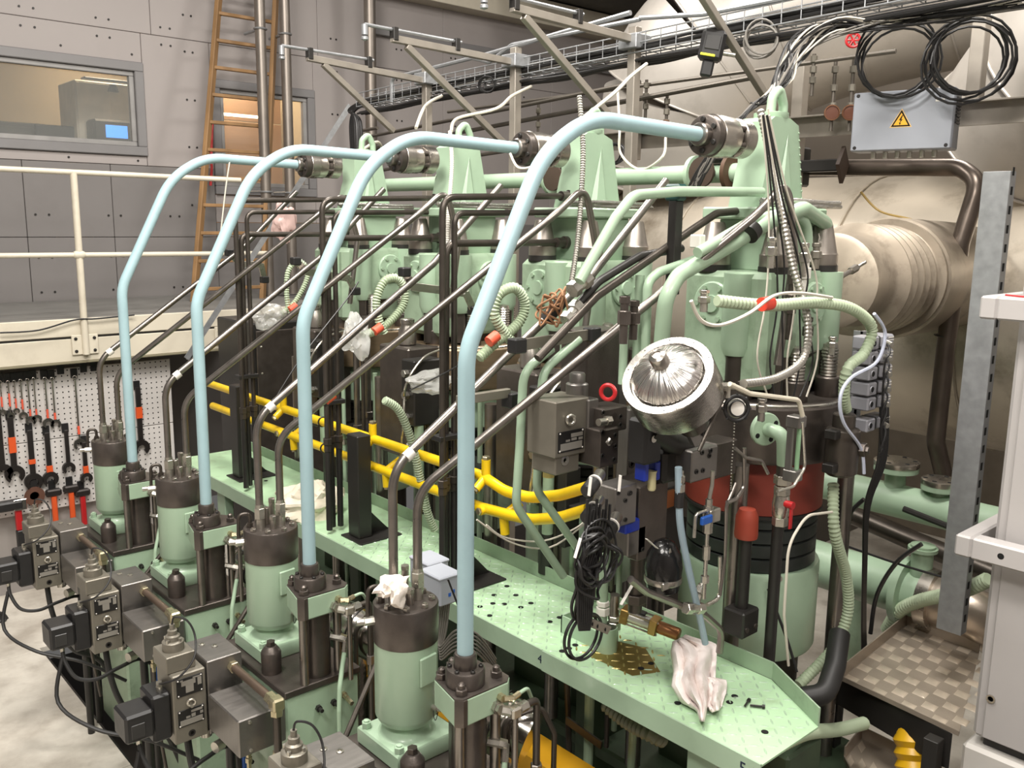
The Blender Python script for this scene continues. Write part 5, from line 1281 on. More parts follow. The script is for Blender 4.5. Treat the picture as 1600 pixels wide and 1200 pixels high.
# lower manifolds
t = thing('manifold_stack', 'stack of dark steel manifolds with a blue plug under the dome', 'manifold', P(960, 862, Y=1.66))
blk(t, 962, 764, 994, 816, 1.66, .08, GREY, 'front_block'); blk(t, 1000, 762, 1040, 862, 1.68, .12, DARK, 'middle_block'); blk(t, 1040, 764, 1060, 900, 1.72, .12, BLKM, 'rear_block'); blk(t, 1041, 768, 1054, 792, 1.715, .01, BRONZE, 'copper_plate')
blk(t, 978, 817, 1000, 829, 1.67, .06, BLUD, 'blue_base'); blk(t, 982, 829, 1008, 862, 1.68, .06, GREY, 'lower_block')
screws(t, [(966, 770), (983, 771), (977, 782), (967, 808), (977, 812), (985, 770), (1004, 858)], 1.66, .007)
p = P(992, 955, Y=1.72) - V(t.location); g = G(); g.cyl(p, p + V((0, 0, .2)), .022, n=16); g.hexa(p + V((0, 0, .03)), p + V((0, 0, .06)), .034, c=.002); g.build('lower_stem', BLKP, t)
for i, (q, r_) in enumerate((((925, 763), .020), ((924, 805), .020), ((952, 832), .022))):
    y = 1.60; p = P(*q, Y=y)
    o = thing('cable_connector', ['uppermost of three white-ringed connectors at the ends of the yellow pipes', 'middle of three white-ringed connectors below the yellow pipe end', 'lowest of three white-ringed connectors left of the blue plug'][i], 'connector', p, 'white-ringed connectors')
    G().cyl((-.02, 0, -.006), (.03, .02, .006), r_, n=16, c=.004).build('black_nut', BLACK, o); G().cyl((.03, .02, .006), (.036, .022, .007), r_ * 1.05, n=16).build('white_ring', WHT, o); G().cyl((.036, .022, .007), (.085, .05, .014), r_ * .8, n=16).build('steel_sleeve', ZINC, o)
for i, (q, d) in enumerate((((920, 775), (.006, 0, .05)), ((967, 768), (.004, 0, .045)), ((1010, 842), (.05, 0, -.04)), ((898, 872), (.02, 0, .05)), ((970, 945), (.05, 0, .05)))):
    p = P(*q, Y=1.56); o = G().box((-.005, -.001, 0), (.005, .001, V(d).length), .0005, M=V(d).to_track_quat('Z', 'Y').to_matrix().to_4x4()).build('cable_tag', WHT); o.location = p
    tag(o, 'small white cable tag %s' % ['at the end of the upper yellow pipe', 'right of the upper yellow pipe end', 'hanging right of the blue plug', 'on the black cables over the walkway', 'by the gold cylinder'][i], 'tag', 'white cable tags')
# right hand block with plates
t = thing('valve_bracket', 'dark block with slanted steel plate between dome and gauge', 'bracket', P(1080, 748, Y=1.56))
blk(t, 1082, 706, 1120, 744, 1.56, .08, GREY, 'block'); blk(t, 1120, 694, 1150, 740, 1.60, .08, DARK, 'rear_block'); blk(t, 1040, 705, 1085, 745, 1.62, .10, BLKM, 'black_body', .012)
screws(t, [(1097, 707), (1110, 704), (1088, 737), (1098, 735), (1108, 712)], 1.56, .008)
a_ = [P(x, z, Y=1.55) - V(t.location) for x, z in ((1078, 682), (1104, 640), (1124, 642), (1100, 694), (1086, 698))]
g = G(); n = 5; g.add([v + V((0, dy, 0)) for dy in (0, .014) for v in a_], [tuple(range(n)), tuple(range(2 * n - 1, n - 1, -1))] + [(i, n + i, n + (i + 1) % n, (i + 1) % n) for i in range(n)]); g.build('slanted_plate', GREY, t)
screws(t, [(1082, 678), (1108, 654), (1100, 677)], 1.548, .010)
p = P(1030, 690, Y=1.70); pipe('thick_black_pipe', 'thick black pipe running under the dome to the right block', 'pipe', Q([(1015, 672), (1045, 690), (1078, 700)], 1.62), .032, BLKM, .05, 16)
# gauge with handwheel and bead chain
t = thing('chain_gauge', 'white-faced round knob with black handwheel rim and bead chain', 'gauge', P(1151, 638, Y=1.42)); ax = V((-.55, -.8, .1))
G().torus((0, 0, 0), ax, .034, .006, 28, 8).build('wheel_rim', BLACK, t); G().lathe([(.028, -.02), (.030, -.012), (.021, 0), (.020, .008), (0, .009)], (0, 0, 0), ax, 28).build('dial', WHT, t); G().torus(ax.normalized() * .006, ax, .0215, .003, 28, 6).build('dial_ring', BLACK, t)
qq = ax.normalized().to_track_quat('Z', 'Y').to_matrix()
for i in range(8):
    a = PI * i / 4; G().cyl(qq @ V((.03 * math.cos(a), .03 * math.sin(a), 0)), qq @ V((.042 * math.cos(a), .042 * math.sin(a), 0)), .004, n=8).build('wheel_lug', BLACK, t)
g = G(); cp = spline([P(a, b, Y=1.42) - V(t.location) for a, b in ((1148, 655), (1146, 690), (1143, 730), (1142, 765))], 8)
for c in cp: g.lathe([(0, -.0028), (.0028, 0), (0, .0028)], c, n=6)
g.build('bead_chain', ZINC, t)
# sloping thin rods and T fittings
pipe('thin_rod', 'thin dark rod sloping from the T fitting down to the bracket', 'rod', Q([(1134, 612), (1092, 705)], 1.40), .0055, BLKP, n=8)
t = thing('tee_fitting', 'bright T fitting above the white-faced knob', 'fitting', P(1136, 604, Y=1.40)); g = G(); g.hexa((-.03, 0, .006), (.03, 0, -.002), .010); g.hexa((0, 0, -.03), (0, 0, .01), .010); g.build('body', ZINC, t)
# green elbow with ball valve
t = thing('elbow_pipe', 'light green flanged elbow pipe with red-handled ball valve below', 'pipe', P(1206, 672, Y=1.52))
ax = V((-.35, -.93, 0)); G().lathe([(.050, 0), (.053, .003), (.053, .014), (.050, .017)], V((0, .03, .0)) , ax, 40).build('flange', GREEN, t)
qq = ax.normalized().to_track_quat('Z', 'Y').to_matrix()
for i in range(4):
    a = PI * i / 2 + .5; G().lathe([(.0085, 0), (0, .0008)], V((0, .03, 0)) + ax.normalized() * .017 + qq @ V((.038 * math.cos(a), .038 * math.sin(a), 0)), ax, 14).build('bolt_hole', HOLE, t)
zb = P(1208, 745, Y=1.5).z - t.location.z
G().tube(fillet([(0, .02, 0), (-.02, -.055, 0), (0, -.05, -.10)], .05, 8), .022, 20).build('elbow', GREEN, t)
G().cyl((0, -.05, -.09), (0, -.05, -.135), .0215, n=20).build('bare_pipe', DARK, t)
g = G(); g.hexa((0, -.05, -.135), (0, -.05, -.165), .028, c=.002); g.hexa((0, -.05, -.17), (0, -.05, -.20), .025, c=.002); g.build('union_nut', ZINC, t)
G().lathe([(.020, -.275), (.026, -.265), (.028, -.23), (.024, -.20)], (0, -.05, 0), n=24).build('valve_body', ZINC, t); g = G(); g.hexa((0, -.05, -.30), (0, -.05, -.272), .025, c=.002); g.build('lower_nut', ZINC, t)
g = G(); g.box((-.016, -.095, -.30), (.0, -.088, -.215), .003); g.cyl((-.008, -.07, -.222), (-.008, -.098, -.222), .012, n=14); g.build('red_handle', RED, t)
G().cyl((0, -.045, -.90), (0, -.045, -.30), .019, n=16).build('down_pipe', BLKM, t)
# sight glass
t = thing('sight_glass', 'narrow green sight glass in grey clamps beside the green elbow', 'sight glass', P(1244, 742, Y=1.40))
h = P(1244, 660, Y=1.40).z - t.location.z
G().cyl((0, 0, 0), (0, 0, h), .007, n=12).build('glass_tube', mat('green_glass', (150, 190, 150), .2), t)
for z in (0, h): G().box((-.03, -.015, z - .018), (.014, .03, z + .018), .003).build('clamp', GREY, t)
G().box((-.028, .005, 0), (-.018, .025, h), .001).build('backing_bar', GREY, t)
# accumulator right
t = thing('small_accumulator', 'black upright cylinder between the dark cover ring and the sensor stack', 'cylinder', P(1312, 742, Y=1.42))
h = P(1312, 650, Y=1.42).z - t.location.z
G().lathe([(.04, 0), (.052, .01), (.054, .02), (.054, h - .05), (.05, h - .045), (.036, h - .04), (.036, h), (.033, h + .004), (.01, h + .006)], n=36).build('body', BLKP, t)
g = G(); g.hexa((.03, -.045, h * .45), (.035, -.065, h * .45), .024, c=.002); g.hexa((.035, -.065, h * .45), (.037, -.073, h * .45), .014); g.build('side_plug', DARK, t)
for z in (.02, h - .07): G().box((-.085, -.02, z), (-.05, .02, z + .03), .003).build('bracket', BLKM, t)
# sensor stack
st = thing('sensor_rack', 'galvanised rack post carrying six grey sensor modules', 'rack', P(1342, 690, Y=1.50))
h = P(1340, 520, Y=1.50).z - st.location.z; G().box((-.016, .01, -.02), (.016, .02, h), .001).box((-.016, .01, -.02), (-.012, .045, h), .001).build('slotted_post', GALV, st)
for k, y_ in enumerate((535, 558, 582, 606, 629, 662)):
    p = P(1360 - k * 1.2, y_, Y=1.44); t = thing('sensor_module', 'grey sensor module with round port, %s on the rack post' % ['topmost', 'second from the top', 'third from the top', 'fourth from the top', 'fifth from the top', 'lowest'][k], 'sensor', p, 'grey sensor modules on the rack'); t.scale = (1.22, 1.22, 1.12)
    GM = mat('sensor_grey', (150, 150, 156), .4, .2, var=.03)
    G().box((-.036, -.02, -.020), (.012, .035, .020), .004).build('port_block', GM, t); G().lathe([(.012, 0), (.011, .002), (.009, .002), (.0085, -.004), (0, -.004)], (-.018, -.0205, 0), (0, -1, 0), 18).build('port_ring', GM, t); G().lathe([(.0085, 0), (0, .0004)], (-.018, -.0222, 0), (0, -1, 0), 16).build('port_hole', HOLE, t)
    G().box((.016, -.015, -.019), (.028, .03, .019), .003).build('black_spacer', BLACK, t)
    G().box((.030, -.02, -.018), (.098, .03, .020), .005).build('connector_head', GM, t)
    g = G(); g.box((.062, -.0215, .002), (.092, -.0195, .005)); g.box((.062, -.0215, .010), (.092, -.0195, .013)); g.build('ribs', WHT, t)
    G().cyl((.048, -.018, .0), (.040, -.042, -.006), .008, n=12).build('plug', ZINC, t)
    cable('sensor_lead', 'black lead from a grey sensor module into the vertical bundle', 'cable', [p + V((.040, -.042, -.006)), p + V((.02, -.06, -.03)), p + V((.01, -.05, -.09)), P(1378, 700, Y=1.40)], .0035, CABLEB, 6, 6, 'black leads of the sensor modules')
for k in range(6):
    s = k * 2.2
    cable('rack_cable', 'black cable in the vertical bundle right of the sensor rack', 'cable', [P(1372 + s, 560, Y=1.47), P(1376 + s, 640, Y=1.42), P(1372 + s, 720, Y=1.42), P(1352 + s * .6, 790, Y=1.45), P(1349 + s * .4, 880, Y=1.5), P(1347 + s * .5, 1000, Y=1.6), P(1350 + s, 1100, Y=1.65)], .005, CABLEB, 6, 6, 'vertical cable bundle of the sensor rack')
# red-brown capped rod
t = thing('capped_rod', 'dark rod with rusty red rounded cap in a black foot block', 'rod', P(1157, 975, Y=1.56))
h = P(1165, 835, Y=1.56).z - t.location.z
G().cyl((0, 0, 0), (.0, 0, h), .021, n=18).build('rod', BLKM, t); G().lathe([(.036, h - .01), (.038, h), (.036, h + .06), (.026, h + .085), (.0, h + .09)], n=28).build('red_cap', mat('red_oxide_cap', (160, 66, 48), .5, var=.1), t); G().box((-.045, -.04, -.03), (.045, .04, .06), .006).build('foot_block', BLKM, t)
for x in (-.025, .025): G().lathe([(.009, 0), (.009, .004), (.004, .004)], (x, -.04, .0), (0, -1, 0), 12).build('foot_screw', DARK, t)
# jacket plates on the nearest cylinder: bolted segments
G_b = thing('jacket_clamps', 'two stubby steel bolts on the dark jacket rings of the nearest cylinder', 'bolt', P(1208, 868, Y=1.56))
g = G(); g.cyl((0, 0, 0), (-.012, -.03, 0), .011, n=14, c=.002); g.build('bolt', ZINC, G_b); g = G(); p = P(1210, 900, Y=1.56) - V(G_b.location); g.cyl(p, p + V((-.012, -.03, 0)), .011, n=14, c=.002); g.build('bolt', ZINC, G_b)
# blue ball valve with manifold
t = thing('blue_valve', 'small zinc valve with blue lever over the dark jacket', 'valve', P(1110, 805, Y=1.46))
g = G(); g.hexa((-.01, 0, -.05), (-.01, 0, .03), .014); g.box((-.02, -.015, -.02), (.03, .015, .02), .003); g.hexa((-.01, 0, .03), (-.01, 0, .05), .010); g.build('valve_body', ZINC, t)
G().box((-.062, -.02, -.014), (-.014, -.008, .010), .003).build('blue_lever', BLUP, t)
G().tube(fillet([(-.02, 0, .018), (-.07, 0, .018), (-.072, 0, -.05)], .015), .005).build('hook_tube', ZINC, t)
G().tube(fillet([(-.01, 0, .05), (.0, 0, .09), (.0, 0, .13)], .02), .006).build('riser', ZINC, t); G().cyl((-.01, 0, -.25), (-.01, 0, -.05), .006, n=8).build('lower_tube', ZINC, t); g = G(); g.hexa((-.01, 0, -.13), (-.01, 0, -.09), .011); g.hexa((-.01, 0, -.2), (-.01, 0, -.18), .012); g.build('tube_nut', ZINC, t)
# light blue hose
cable('blue_hose', 'pale blue-grey hose dropping beside the manifold stack', 'hose', Q([(1060, 730), (1061, 770), (1063, 820), (1074, 880), (1090, 950), (1102, 1005)], 1.50), .0105, mat('pale_blue_hose', (150, 170, 182), .4), 10)
t = thing('hose_fitting', 'zinc fittings on top of the pale blue-grey hose', 'fitting', P(1062, 768, Y=1.50)); g = G(); g.hexa((0, 0, 0), (0, 0, .022), .014); g.lathe([(.010, .022), (.014, .03), (.014, .045), (.009, .05), (.009, .06)], n=14); g.build('body', ZINC, t); G().cyl((0, 0, -.045), (0, 0, 0), .013, n=14).build('black_sleeve', BLACK, t)
# tube work in front of the cylinder
def tb(nm, lab, pts, y, r, m=ZINC, rad=.03, grp='bent steel tubes before the nearest cylinder'): return pipe(nm, lab, 'tube', Q(pts, y), r, m, rad, 8, grp)
tb('bent_tube', 'cream tube bending over the green flanged elbow', [(1140, 600), (1172, 615), (1248, 625), (1254, 650)], 1.37, .007, CREAM)
tb('bent_tube', 'thin steel tube along the right of the sight glass', [(1254, 660), (1258, 730), (1240, 760), (1215, 768)], 1.37, .0045)
tb('bent_tube', 'thin steel tube curving left of the ball valve', [(1148, 700), (1165, 715), (1190, 720), (1200, 740)], 1.38, .005, TUBE)
tb('bent_tube', 'thin steel tube dropping from the bead chain', [(1150, 755), (1135, 790), (1133, 870), (1125, 930)], 1.42, .005, TUBE)
tb('bent_tube', 'thin steel tube from the dark cover to the jacket', [(1163, 700), (1163, 760), (1150, 780), (1136, 785)], 1.41, .006, TUBE)
tb('bent_tube', 'thick grey tube arching over the white rag', [(985, 905), (1010, 925), (1060, 945), (1100, 960), (1128, 985), (1124, 1020)], 1.52, .011, TUBE, .06)
tb('bent_tube', 'grey tube clamped left of the dark jacket', [(1125, 870), (1125, 935), (1105, 945)], 1.46, .006)
tb('bent_tube', 'light cable tube arcing right of the jacket', [(1232, 1040), (1225, 960), (1232, 850), (1260, 805), (1300, 800)], 1.40, .0045, CABLEW, .1)
t = thing('tee_coupling', 'zinc tee coupling on the grey tube above the rag', 'fitting', P(1085, 950, Y=1.50)); g = G(); g.hexa((-.045, 0, .012), (-.015, 0, .004), .018, c=.002); g.cyl((-.015, 0, .004), (.03, 0, -.006), .015, n=14); g.hexa((.01, 0, -.004), (.04, 0, -.012), .018, c=.002); g.cyl((0, 0, 0), (.06, .02, .05), .011, n=12); g.hexa((.03, .01, .03), (.05, .016, .044), .016); g.build('body', ZINC, t)
# hand-like black muff with hose clamp
t = thing('rubber_muff', 'shiny black rubber muff tightened with a steel hose clamp', 'sleeve', P(1036, 905, Y=1.58))
G().lathe([(.03, -.04), (.048, -.03), (.052, 0), (.056, .04), (.050, .08), (.030, .115), (.012, .125)], n=28).build('muff', mat('glossy_black_film', (22, 21, 21), .22, var=.1, bump=.8, bscale=30), t)
G().lathe([(.0545, -.006), (.0555, -.004), (.0555, .010), (.0545, .012)], n=32).build('hose_clamp', STEEL, t); G().box((-.055, -.045, -.010), (-.02, -.035, .014), .003).build('clamp_lock', STEEL, t)
p = P(1040, 860, Y=1.56) - V(t.location); g = G(); g.hexa(p, p + V((.03, 0, -.02)), .018, c=.002); g.hexa(p + V((.03, 0, -.02)), p + V((.05, 0, -.04)), .015, c=.002); g.build('corner_fitting', ZINC, t)
# tangle of black cables
random.seed(5)
for k in range(9):
    c = P(928 + random.uniform(-12, 14), 875 + random.uniform(-20, 20), Y=1.56); r1, r2 = random.uniform(.04, .075), random.uniform(.05, .09); ph = random.uniform(0, 6)
    pts = [c + V((r1 * math.cos(a + ph) + random.uniform(-.006, .006), random.uniform(-.02, .02), r2 * math.sin(a + ph))) for a in [2 * PI * i / 9 for i in range(9)]]
    cable('cable_loop', 'black cable loop in the tangle over the walkway', 'cable', pts, .004, CABLEB, 6, 5, 'tangled black cable loops over the walkway', closed=True)
for k in range(5):
    c = P(908 + k * 2, 930, Y=1.60)
    pts = [c + V((.03 * math.cos(a + k) , .012 * math.sin(a * 2 + k), .075 * math.sin(a + k))) for a in [2 * PI * i / 9 for i in range(9)]]
    cable('cable_loop', 'narrow hanging black cable loop over the walkway', 'cable', pts, .0045, CABLEB, 6, 5, 'hanging narrow black cable loops', closed=True)
for k in range(2):
    c = P(908 + 3 * k, 993, Y=1.62); pts = [c + V((.066 * math.cos(a), -.01 * k, .066 * math.sin(a))) for a in [2 * PI * i / 14 for i in range(14)]]
    cable('cable_loop', 'large round black cable loop hanging over the deck holes', 'cable', pts, .0045, CABLEB, 6, 5, 'round black loops over the deck', closed=True)
for k in range(8):
    a0 = (918 + k * 5, 780 + (k % 3) * 8)
    cable('drop_cable', 'black cable hanging from the yellow pipe connectors, %s from the left' % ('first', 'second', 'third', 'fourth', 'fifth', 'sixth', 'seventh', 'eighth')[k], 'cable', Q([a0, (915 + k * 5, 820), (912 + k * 4, 855), (905 + k * 3, 900), (903 + k * 3, 960), (906 + k * 2, 985)], 1.58), .0045, CABLEB, 6, 6, 'black cables hanging from the yellow pipe ends')
for k, pts in enumerate((((760, 820), (790, 840), (850, 845), (905, 822), (920, 800)), ((745, 812), (800, 848), (860, 855), (915, 818)), ((700, 905), (730, 985), (735, 1010)), ((420, 640), (470, 560), (540, 470), (560, 440)), ((640, 610), (700, 580), (760, 545)), ((1200, 170), (1215, 260), (1245, 330), (1262, 380), (1270, 450)))):
    cable('thin_wire', ['upper thin grey wire under the yellow pipes', 'lower thin grey wire under the yellow pipes', 'thin dark wire left of the walkway number 4', 'thin wire crossing the far hydraulic block', 'thin wire along the lower sloping pipe', 'thin pale wire dropping right of the nearest tower'][k], 'wire', Q(pts, (2.0, 2.0, 1.9, 3.4, 2.6, 1.75)[k]), .003, CABLEW if k in (0, 1, 5) else CABLEB, 5, 6)
# sleeves standing on the deck
for i, (px, y0_, y1_, yy, m) in enumerate(((940, 1010, 868, 1.66, GREEND), (958, 1012, 930, 1.62, TUBE))):
    p = P(px, y0_, Z=1.182); q = P(px, y1_, Y=p.y)
    t = thing('deck_standpipe', ['pale green pipe with white nuts standing in the deck sleeve', 'short steel pipe with white nut beside the green standpipe'][i], 'pipe', p); l = q.z - p.z
    G().cyl((0, 0, 0), (0, 0, l), .016, n=16).build('pipe', m, t); g = G(); g.hexa((0, 0, l * .35), (0, 0, l * .35 + .028), .023, c=.002); g.hexa((0, 0, l * .35 + .032), (0, 0, l * .35 + .05), .022, c=.002); g.build('white_nut', WHT if i == 0 else ZINC, t)
t = thing('hole_bar', 'grey perforated bar fixed by the standpipes', 'bar', P(912, 968, Y=1.60)); d = P(952, 985, Y=1.56) - V(t.location)
M = d.normalized().to_track_quat('X', 'Z').to_matrix().to_4x4(); G().box((0, -.004, -.012), (d.length, .004, .012), .001, M=M).build('bar', VALVE, t)
for f in (.15, .35, .55, .85): G().lathe([(.006, 0), (0, .0005)], M @ V((d.length * f, -.0042, 0)), (0, -1, 0), 10).build('hole', HOLE, t)
# gold pneumatic cylinder
a_, b_ = P(972, 958, Z=1.32), P(1062, 992, Z=1.29)
t = thing('pneumatic_cylinder', 'gold-ended pneumatic cylinder with steel tie bars lying above the deck', 'cylinder', a_); d = (b_ - a_); M = d.normalized().to_track_quat('X', 'Z').to_matrix().to_4x4(); l = d.length
G().box((0, -.026, -.026), (l * .14, .026, .026), .003, M=M).build('end_block', mat('gold_zinc', (190, 156, 96), .28, .9), t); G().box((l * .50, -.026, -.026), (l * .64, .026, .026), .003, M=M).build('end_block', mat('gold_zinc', (190, 156, 96)), t)
g = G(); g.lathe([(.022, l * .14), (.022, l * .5)], (0, 0, 0), d, 24); g.build('barrel', mat('pale_alu_barrel', (206, 204, 196), .3, .6), t)
g = G()
for s1 in (-1, 1):
    for s2 in (-1, 1): g.cyl(M @ V((-.01, s1 * .021, s2 * .021)), M @ V((l * .66, s1 * .021, s2 * .021)), .0035, n=8)
g.build('tie_bars', STEEL, t); g = G(); g.lathe([(.020, l * .64), (.021, l * .66), (.021, l * .98), (.017, l)], (0, 0, 0), d, 24); g.build('copper_nose', BRONZE, t)
G().box((l * .22, -.012, .024), (l * .40, .012, .032), .002, M=M).build('reed_switch', BLACK, t)
# rags
def cloth(name, lab, c, w, h, seed, m, folds=5, drop=0.0, yaw=0.0, nx=26, ny=26, lay=0.0):
    vs = []; fs = []
    for j in range(ny + 1):
        for i in range(nx + 1):
            u = i / nx - .5; v = j / ny
            nn = noise.noise(V((u * 3.1 + seed, v * 2.7, seed))); n2 = noise.noise(V((u * 9 + seed, v * 7, 2)))
            e = 1 + .2 * noise.noise(V((v * 4, seed, 3))) ; hgt = h * (1 + .18 * noise.noise(V((u * 5 + seed, 7, 1))))
            x = u * w * e * (1 - .35 * math.sin(v * PI) * (seed % 2)); f = math.sin(u * folds * 2 * PI / 2 + nn * 2.5) * .5
            y = f * .034 * (0.5 + v) + nn * .03 + n2 * .006
            z = -v * hgt + n2 * .010 + f * .008
            if lay: y, z = -v * hgt * lay + y * .3, -v * hgt * (1 - lay) + abs(f) * .05 + nn * .03
            p = V((x, y, z)); p.rotate(Matrix.Rotation(yaw, 3, 'Z')); vs.append(p)
    for j in range(ny):
        for i in range(nx): a = j * (nx + 1) + i; fs.append((a, a + 1, a + nx + 2, a + nx + 1))
    o = newmesh(name, vs, fs, m, angle=60); o.location = c
    s = o.modifiers.new('thick', 'SOLIDIFY'); s.thickness = .003
    tag(o, lab, 'rag', 'white cotton rags'); return o
def draped(name, lab, left, right, ya, yb, m, folds, amp, n=26):
    """a hanging cloth between a left and a right outline, with vertical folds running down it"""
    def at(c, v):
        f = v * (len(c) - 1); i = min(int(f), len(c) - 2); f -= i; return (c[i][0] * (1 - f) + c[i + 1][0] * f, c[i][1] * (1 - f) + c[i + 1][1] * f)
    vs = []; fs = []
    for j in range(n + 1):
        v = j / n; l, r = at(left, v), at(right, v)
        for i in range(n + 1):
            u = i / n; px, py = l[0] * (1 - u) + r[0] * u, l[1] * (1 - u) + r[1] * u
            w = u * folds + .5 * noise.noise(V((v * 1.6, 3.1, u))) + .25 * v
            rd = 1 - abs(((w) % 1.0) * 2 - 1)
            y = ya + (yb - ya) * v - amp * (rd ** .7) * (.35 + v) - .03 * math.sin(u * PI) + .010 * noise.noise(V((u * 6, v * 6, 9)))
            p = P(px, py, Y=y); p.z = max(p.z, 1.186 + .004 * rd); vs.append(p)
    for j in range(n):
        for i in range(n): a = j * (n + 1) + i; fs.append((a, a + 1, a + n + 2, a + n + 1))
    o0 = vs[0].copy(); o = newmesh(name, [p - o0 for p in vs], fs, m, angle=55); o.location = o0
    s_ = o.modifiers.new('thick', 'SOLIDIFY'); s_.thickness = .003
    tag(o, lab, 'rag', 'white cotton rags'); return o
draped('rag', 'stained white rag draped over the pneumatic cylinder on the deck', [(1052, 1003), (1049, 1020), (1053, 1050), (1050, 1072), (1064, 1096), (1088, 1112), (1094, 1127)], [(1072, 992), (1110, 1003), (1121, 1008), (1119, 1040), (1118, 1062), (1108, 1090), (1102, 1128)], 1.67, 1.45, RAGD, 3.2, .035)
draped('rag', 'end of the stained white rag fallen on the deck', [(1100, 1058), (1104, 1080), (1102, 1105), (1112, 1114)], [(1119, 1060), (1136, 1064), (1134, 1086), (1128, 1108)], 1.53, 1.44, RAGD, 2.2, .02, 16)
crumple('rag', 'small crumpled white rag on top of the nearest dark cylinder head', 'rag', P(612, 915, Y=2.03), (.046, .030, .026), RAG, 4.2, 'white cotton rags', amp=.5, sub=3)
crumple('rag', 'hanging corner of the small white rag on the nearest cylinder head', 'rag', P(624, 930, Y=1.99), (.024, .016, .034), RAG, 1.2, 'white cotton rags', amp=.5, sub=3)
crumple('white_bag', 'large crumpled white cloth bag lying on the walkway behind the third pump', 'rag', P(487, 783, Y=3.78), (.15, .11, .095), mat('cream_cloth_bag', (226, 216, 196), .8, bump=.3, bscale=60), 7.7, amp=.35)
# grey junction boxes behind the nearest booster
for i, (px, py, s) in enumerate(((690, 915, .055), (672, 893, .05))):
    p = P(px, py, X=1.72 + i * .05); t = thing('junction_box', ['nearer grey junction box with blue stickers behind the nearest booster', 'second grey junction box behind the nearest booster'][i], 'junction box', p, 'grey junction boxes')
    G().box((-.045, -.05, -.05), (.045, .06, .045), .006).build('case', mat('box_grey_enamel', (152, 156, 164)), t); G().box((-.047, -.052, .040), (.047, .062, .052), .004).build('lid', mat('box_grey_enamel', (152, 156, 164)), t)
    if i == 0: g = G(); g.box((-.01, -.0515, -.02), (.0, -.050, -.008)); g.box((.008, -.0515, -.012), (.016, -.050, .0)); g.build('sticker', BLUP, t)
    for q in range(3): G().cyl((-.02 + q * .02, 0, -.07), (-.02 + q * .02, 0, -.05), .007, n=8).build('gland', BLACK, t)
for k in range(6):
    cable('control_cable', 'thin grey cable looping behind the nearest booster', 'cable', [P(688 + k * 3, 935, X=1.76), P(682 + k * 3, 985, X=1.74), P(688, 1010 + k * 4, X=1.72), P(712, 985 + k * 6, X=1.74), P(745, 990 + k * 6, X=1.8), P(775, 1030 + k * 5, X=1.9)], .0035, mat('grey_sheath', (110, 106, 100), .5), 5, 6, 'thin grey cables behind the nearest booster')
# silver motors with caged ends behind the pumps
SHINY = mat('shiny_round_housing', (196, 190, 182), .18, 1.0, var=.06, scale=10)
FOIL = mat('crumpled_foil', (186, 180, 172), .2, 1.0, bump=1.0, bscale=22)
def motor():
    t = thing('drive_motor', 'x', 'motor', (XP + .31, Y0 + .24, 1.03), 'silver round housings behind the pump columns')
    ax = V((.75, .35, -.3)); ax = V((.35, -.75, -.25)); G().lathe([(.02, -.10), (.06, -.085), (.085, -.05), (.092, 0), (.092, .05), (.088, .055), (.088, .14)], (0, 0, 0), ax, 36).build('housing', SHINY, t); G().tube(fillet([(0, 0, -.02), (.0, -.03, -.12), (.02, .02, -.5)], .06), .06, 24).build('wrapped_elbow', FOIL, t)
    G().torus(V(ax).normalized() * .02, ax, .093, .004, 36, 6).build('band', BLKM, t)
    G().tube(fillet([(-.06, -.12, -.3), (-.06, -.12, .06), (.06, -.16, .08), (.10, -.18, -.02), (.10, -.18, -.3)], .04), .009, 10).build('guard_hoop', BLKP, t)
    return t
mo = motor(); mo['label'] = 'silver round housing behind the pump column, nearest to the camera'
for k in range(1, 4): copy_tree(mo, mo.location + V((0, DY * k, 0)), 'silver round housing behind the pump column, ' + NEAR[k])
# links between neighbouring units: inclined struts
def strut():
    t = thing('inclined_tube', 'x', 'tube', (XP, Y0 + .1, 0), 'inclined dark tubes linking neighbouring pumps')
    G().tube(fillet([(-.155, .33, .9), (-.15, .33, .99), (.16, .55, 1.15), (.2, .58, 1.16)], .05), .009, 10).build('tube', BLKP, t)
    return t
s_ = strut(); s_['label'] = 'inclined dark tube between the two nearest pumps'
for k in range(1, 3): copy_tree(s_, s_.location + V((0, DY * k, 0)), ['', 'inclined dark tube between the second and third pump', 'inclined dark tube between the third and farthest pump'][k])
# ---- green and black pipes over the nearest cylinder
def gp(lab, pts, y, r, m=GREEN, rad=.08, nm='green_pipe'): return pipe(nm, lab, 'pipe', [P(a, b, Y=(y if not isinstance(y, (list, tuple)) else y[i])) for i, (a, b) in enumerate(pts)], r, m, rad, 16)
gp('thick green pipe bending up beside the dome and looping right over the cylinder', [(1030, 575), (1040, 465), (1060, 430), (1205, 345), (1255, 325), (1292, 350), (1285, 415)], [1.70, 1.66, 1.66, 1.6, 1.6, 1.65, 1.7], .0235)
gp('green pipe rising from the zinc union to the top pipe clamp', [(905, 440), (962, 340), (990, 305), (1060, 299), (1190, 300)], 1.72, .0155)
gp('green pipe arching right of the tower into the loop', [(1090, 395), (1175, 345), (1230, 330), (1262, 345), (1262, 400)], 1.62, .0165)
gp('green pipe with elbow left of the thick green pipe', [(1150, 383), (1030, 425), (1012, 440), (1008, 560)], 1.74, .014)
gp('straight green pipe left of the elbowed one', [(1000, 430), (994, 570)], 1.78, .014)
gp('left of two green pipes running down past the servo valve', [(862, 545), (818, 580), (812, 700), (806, 790), (880, 900)], 1.95, .0135)
gp('right of two green pipes running down past the servo valve', [(905, 530), (848, 580), (842, 700), (838, 765), (905, 860)], 1.95, .0135)
gp('vertical green pipe between the tall block and the dome', [(977, 475), (972, 600)], 1.80, .0125)
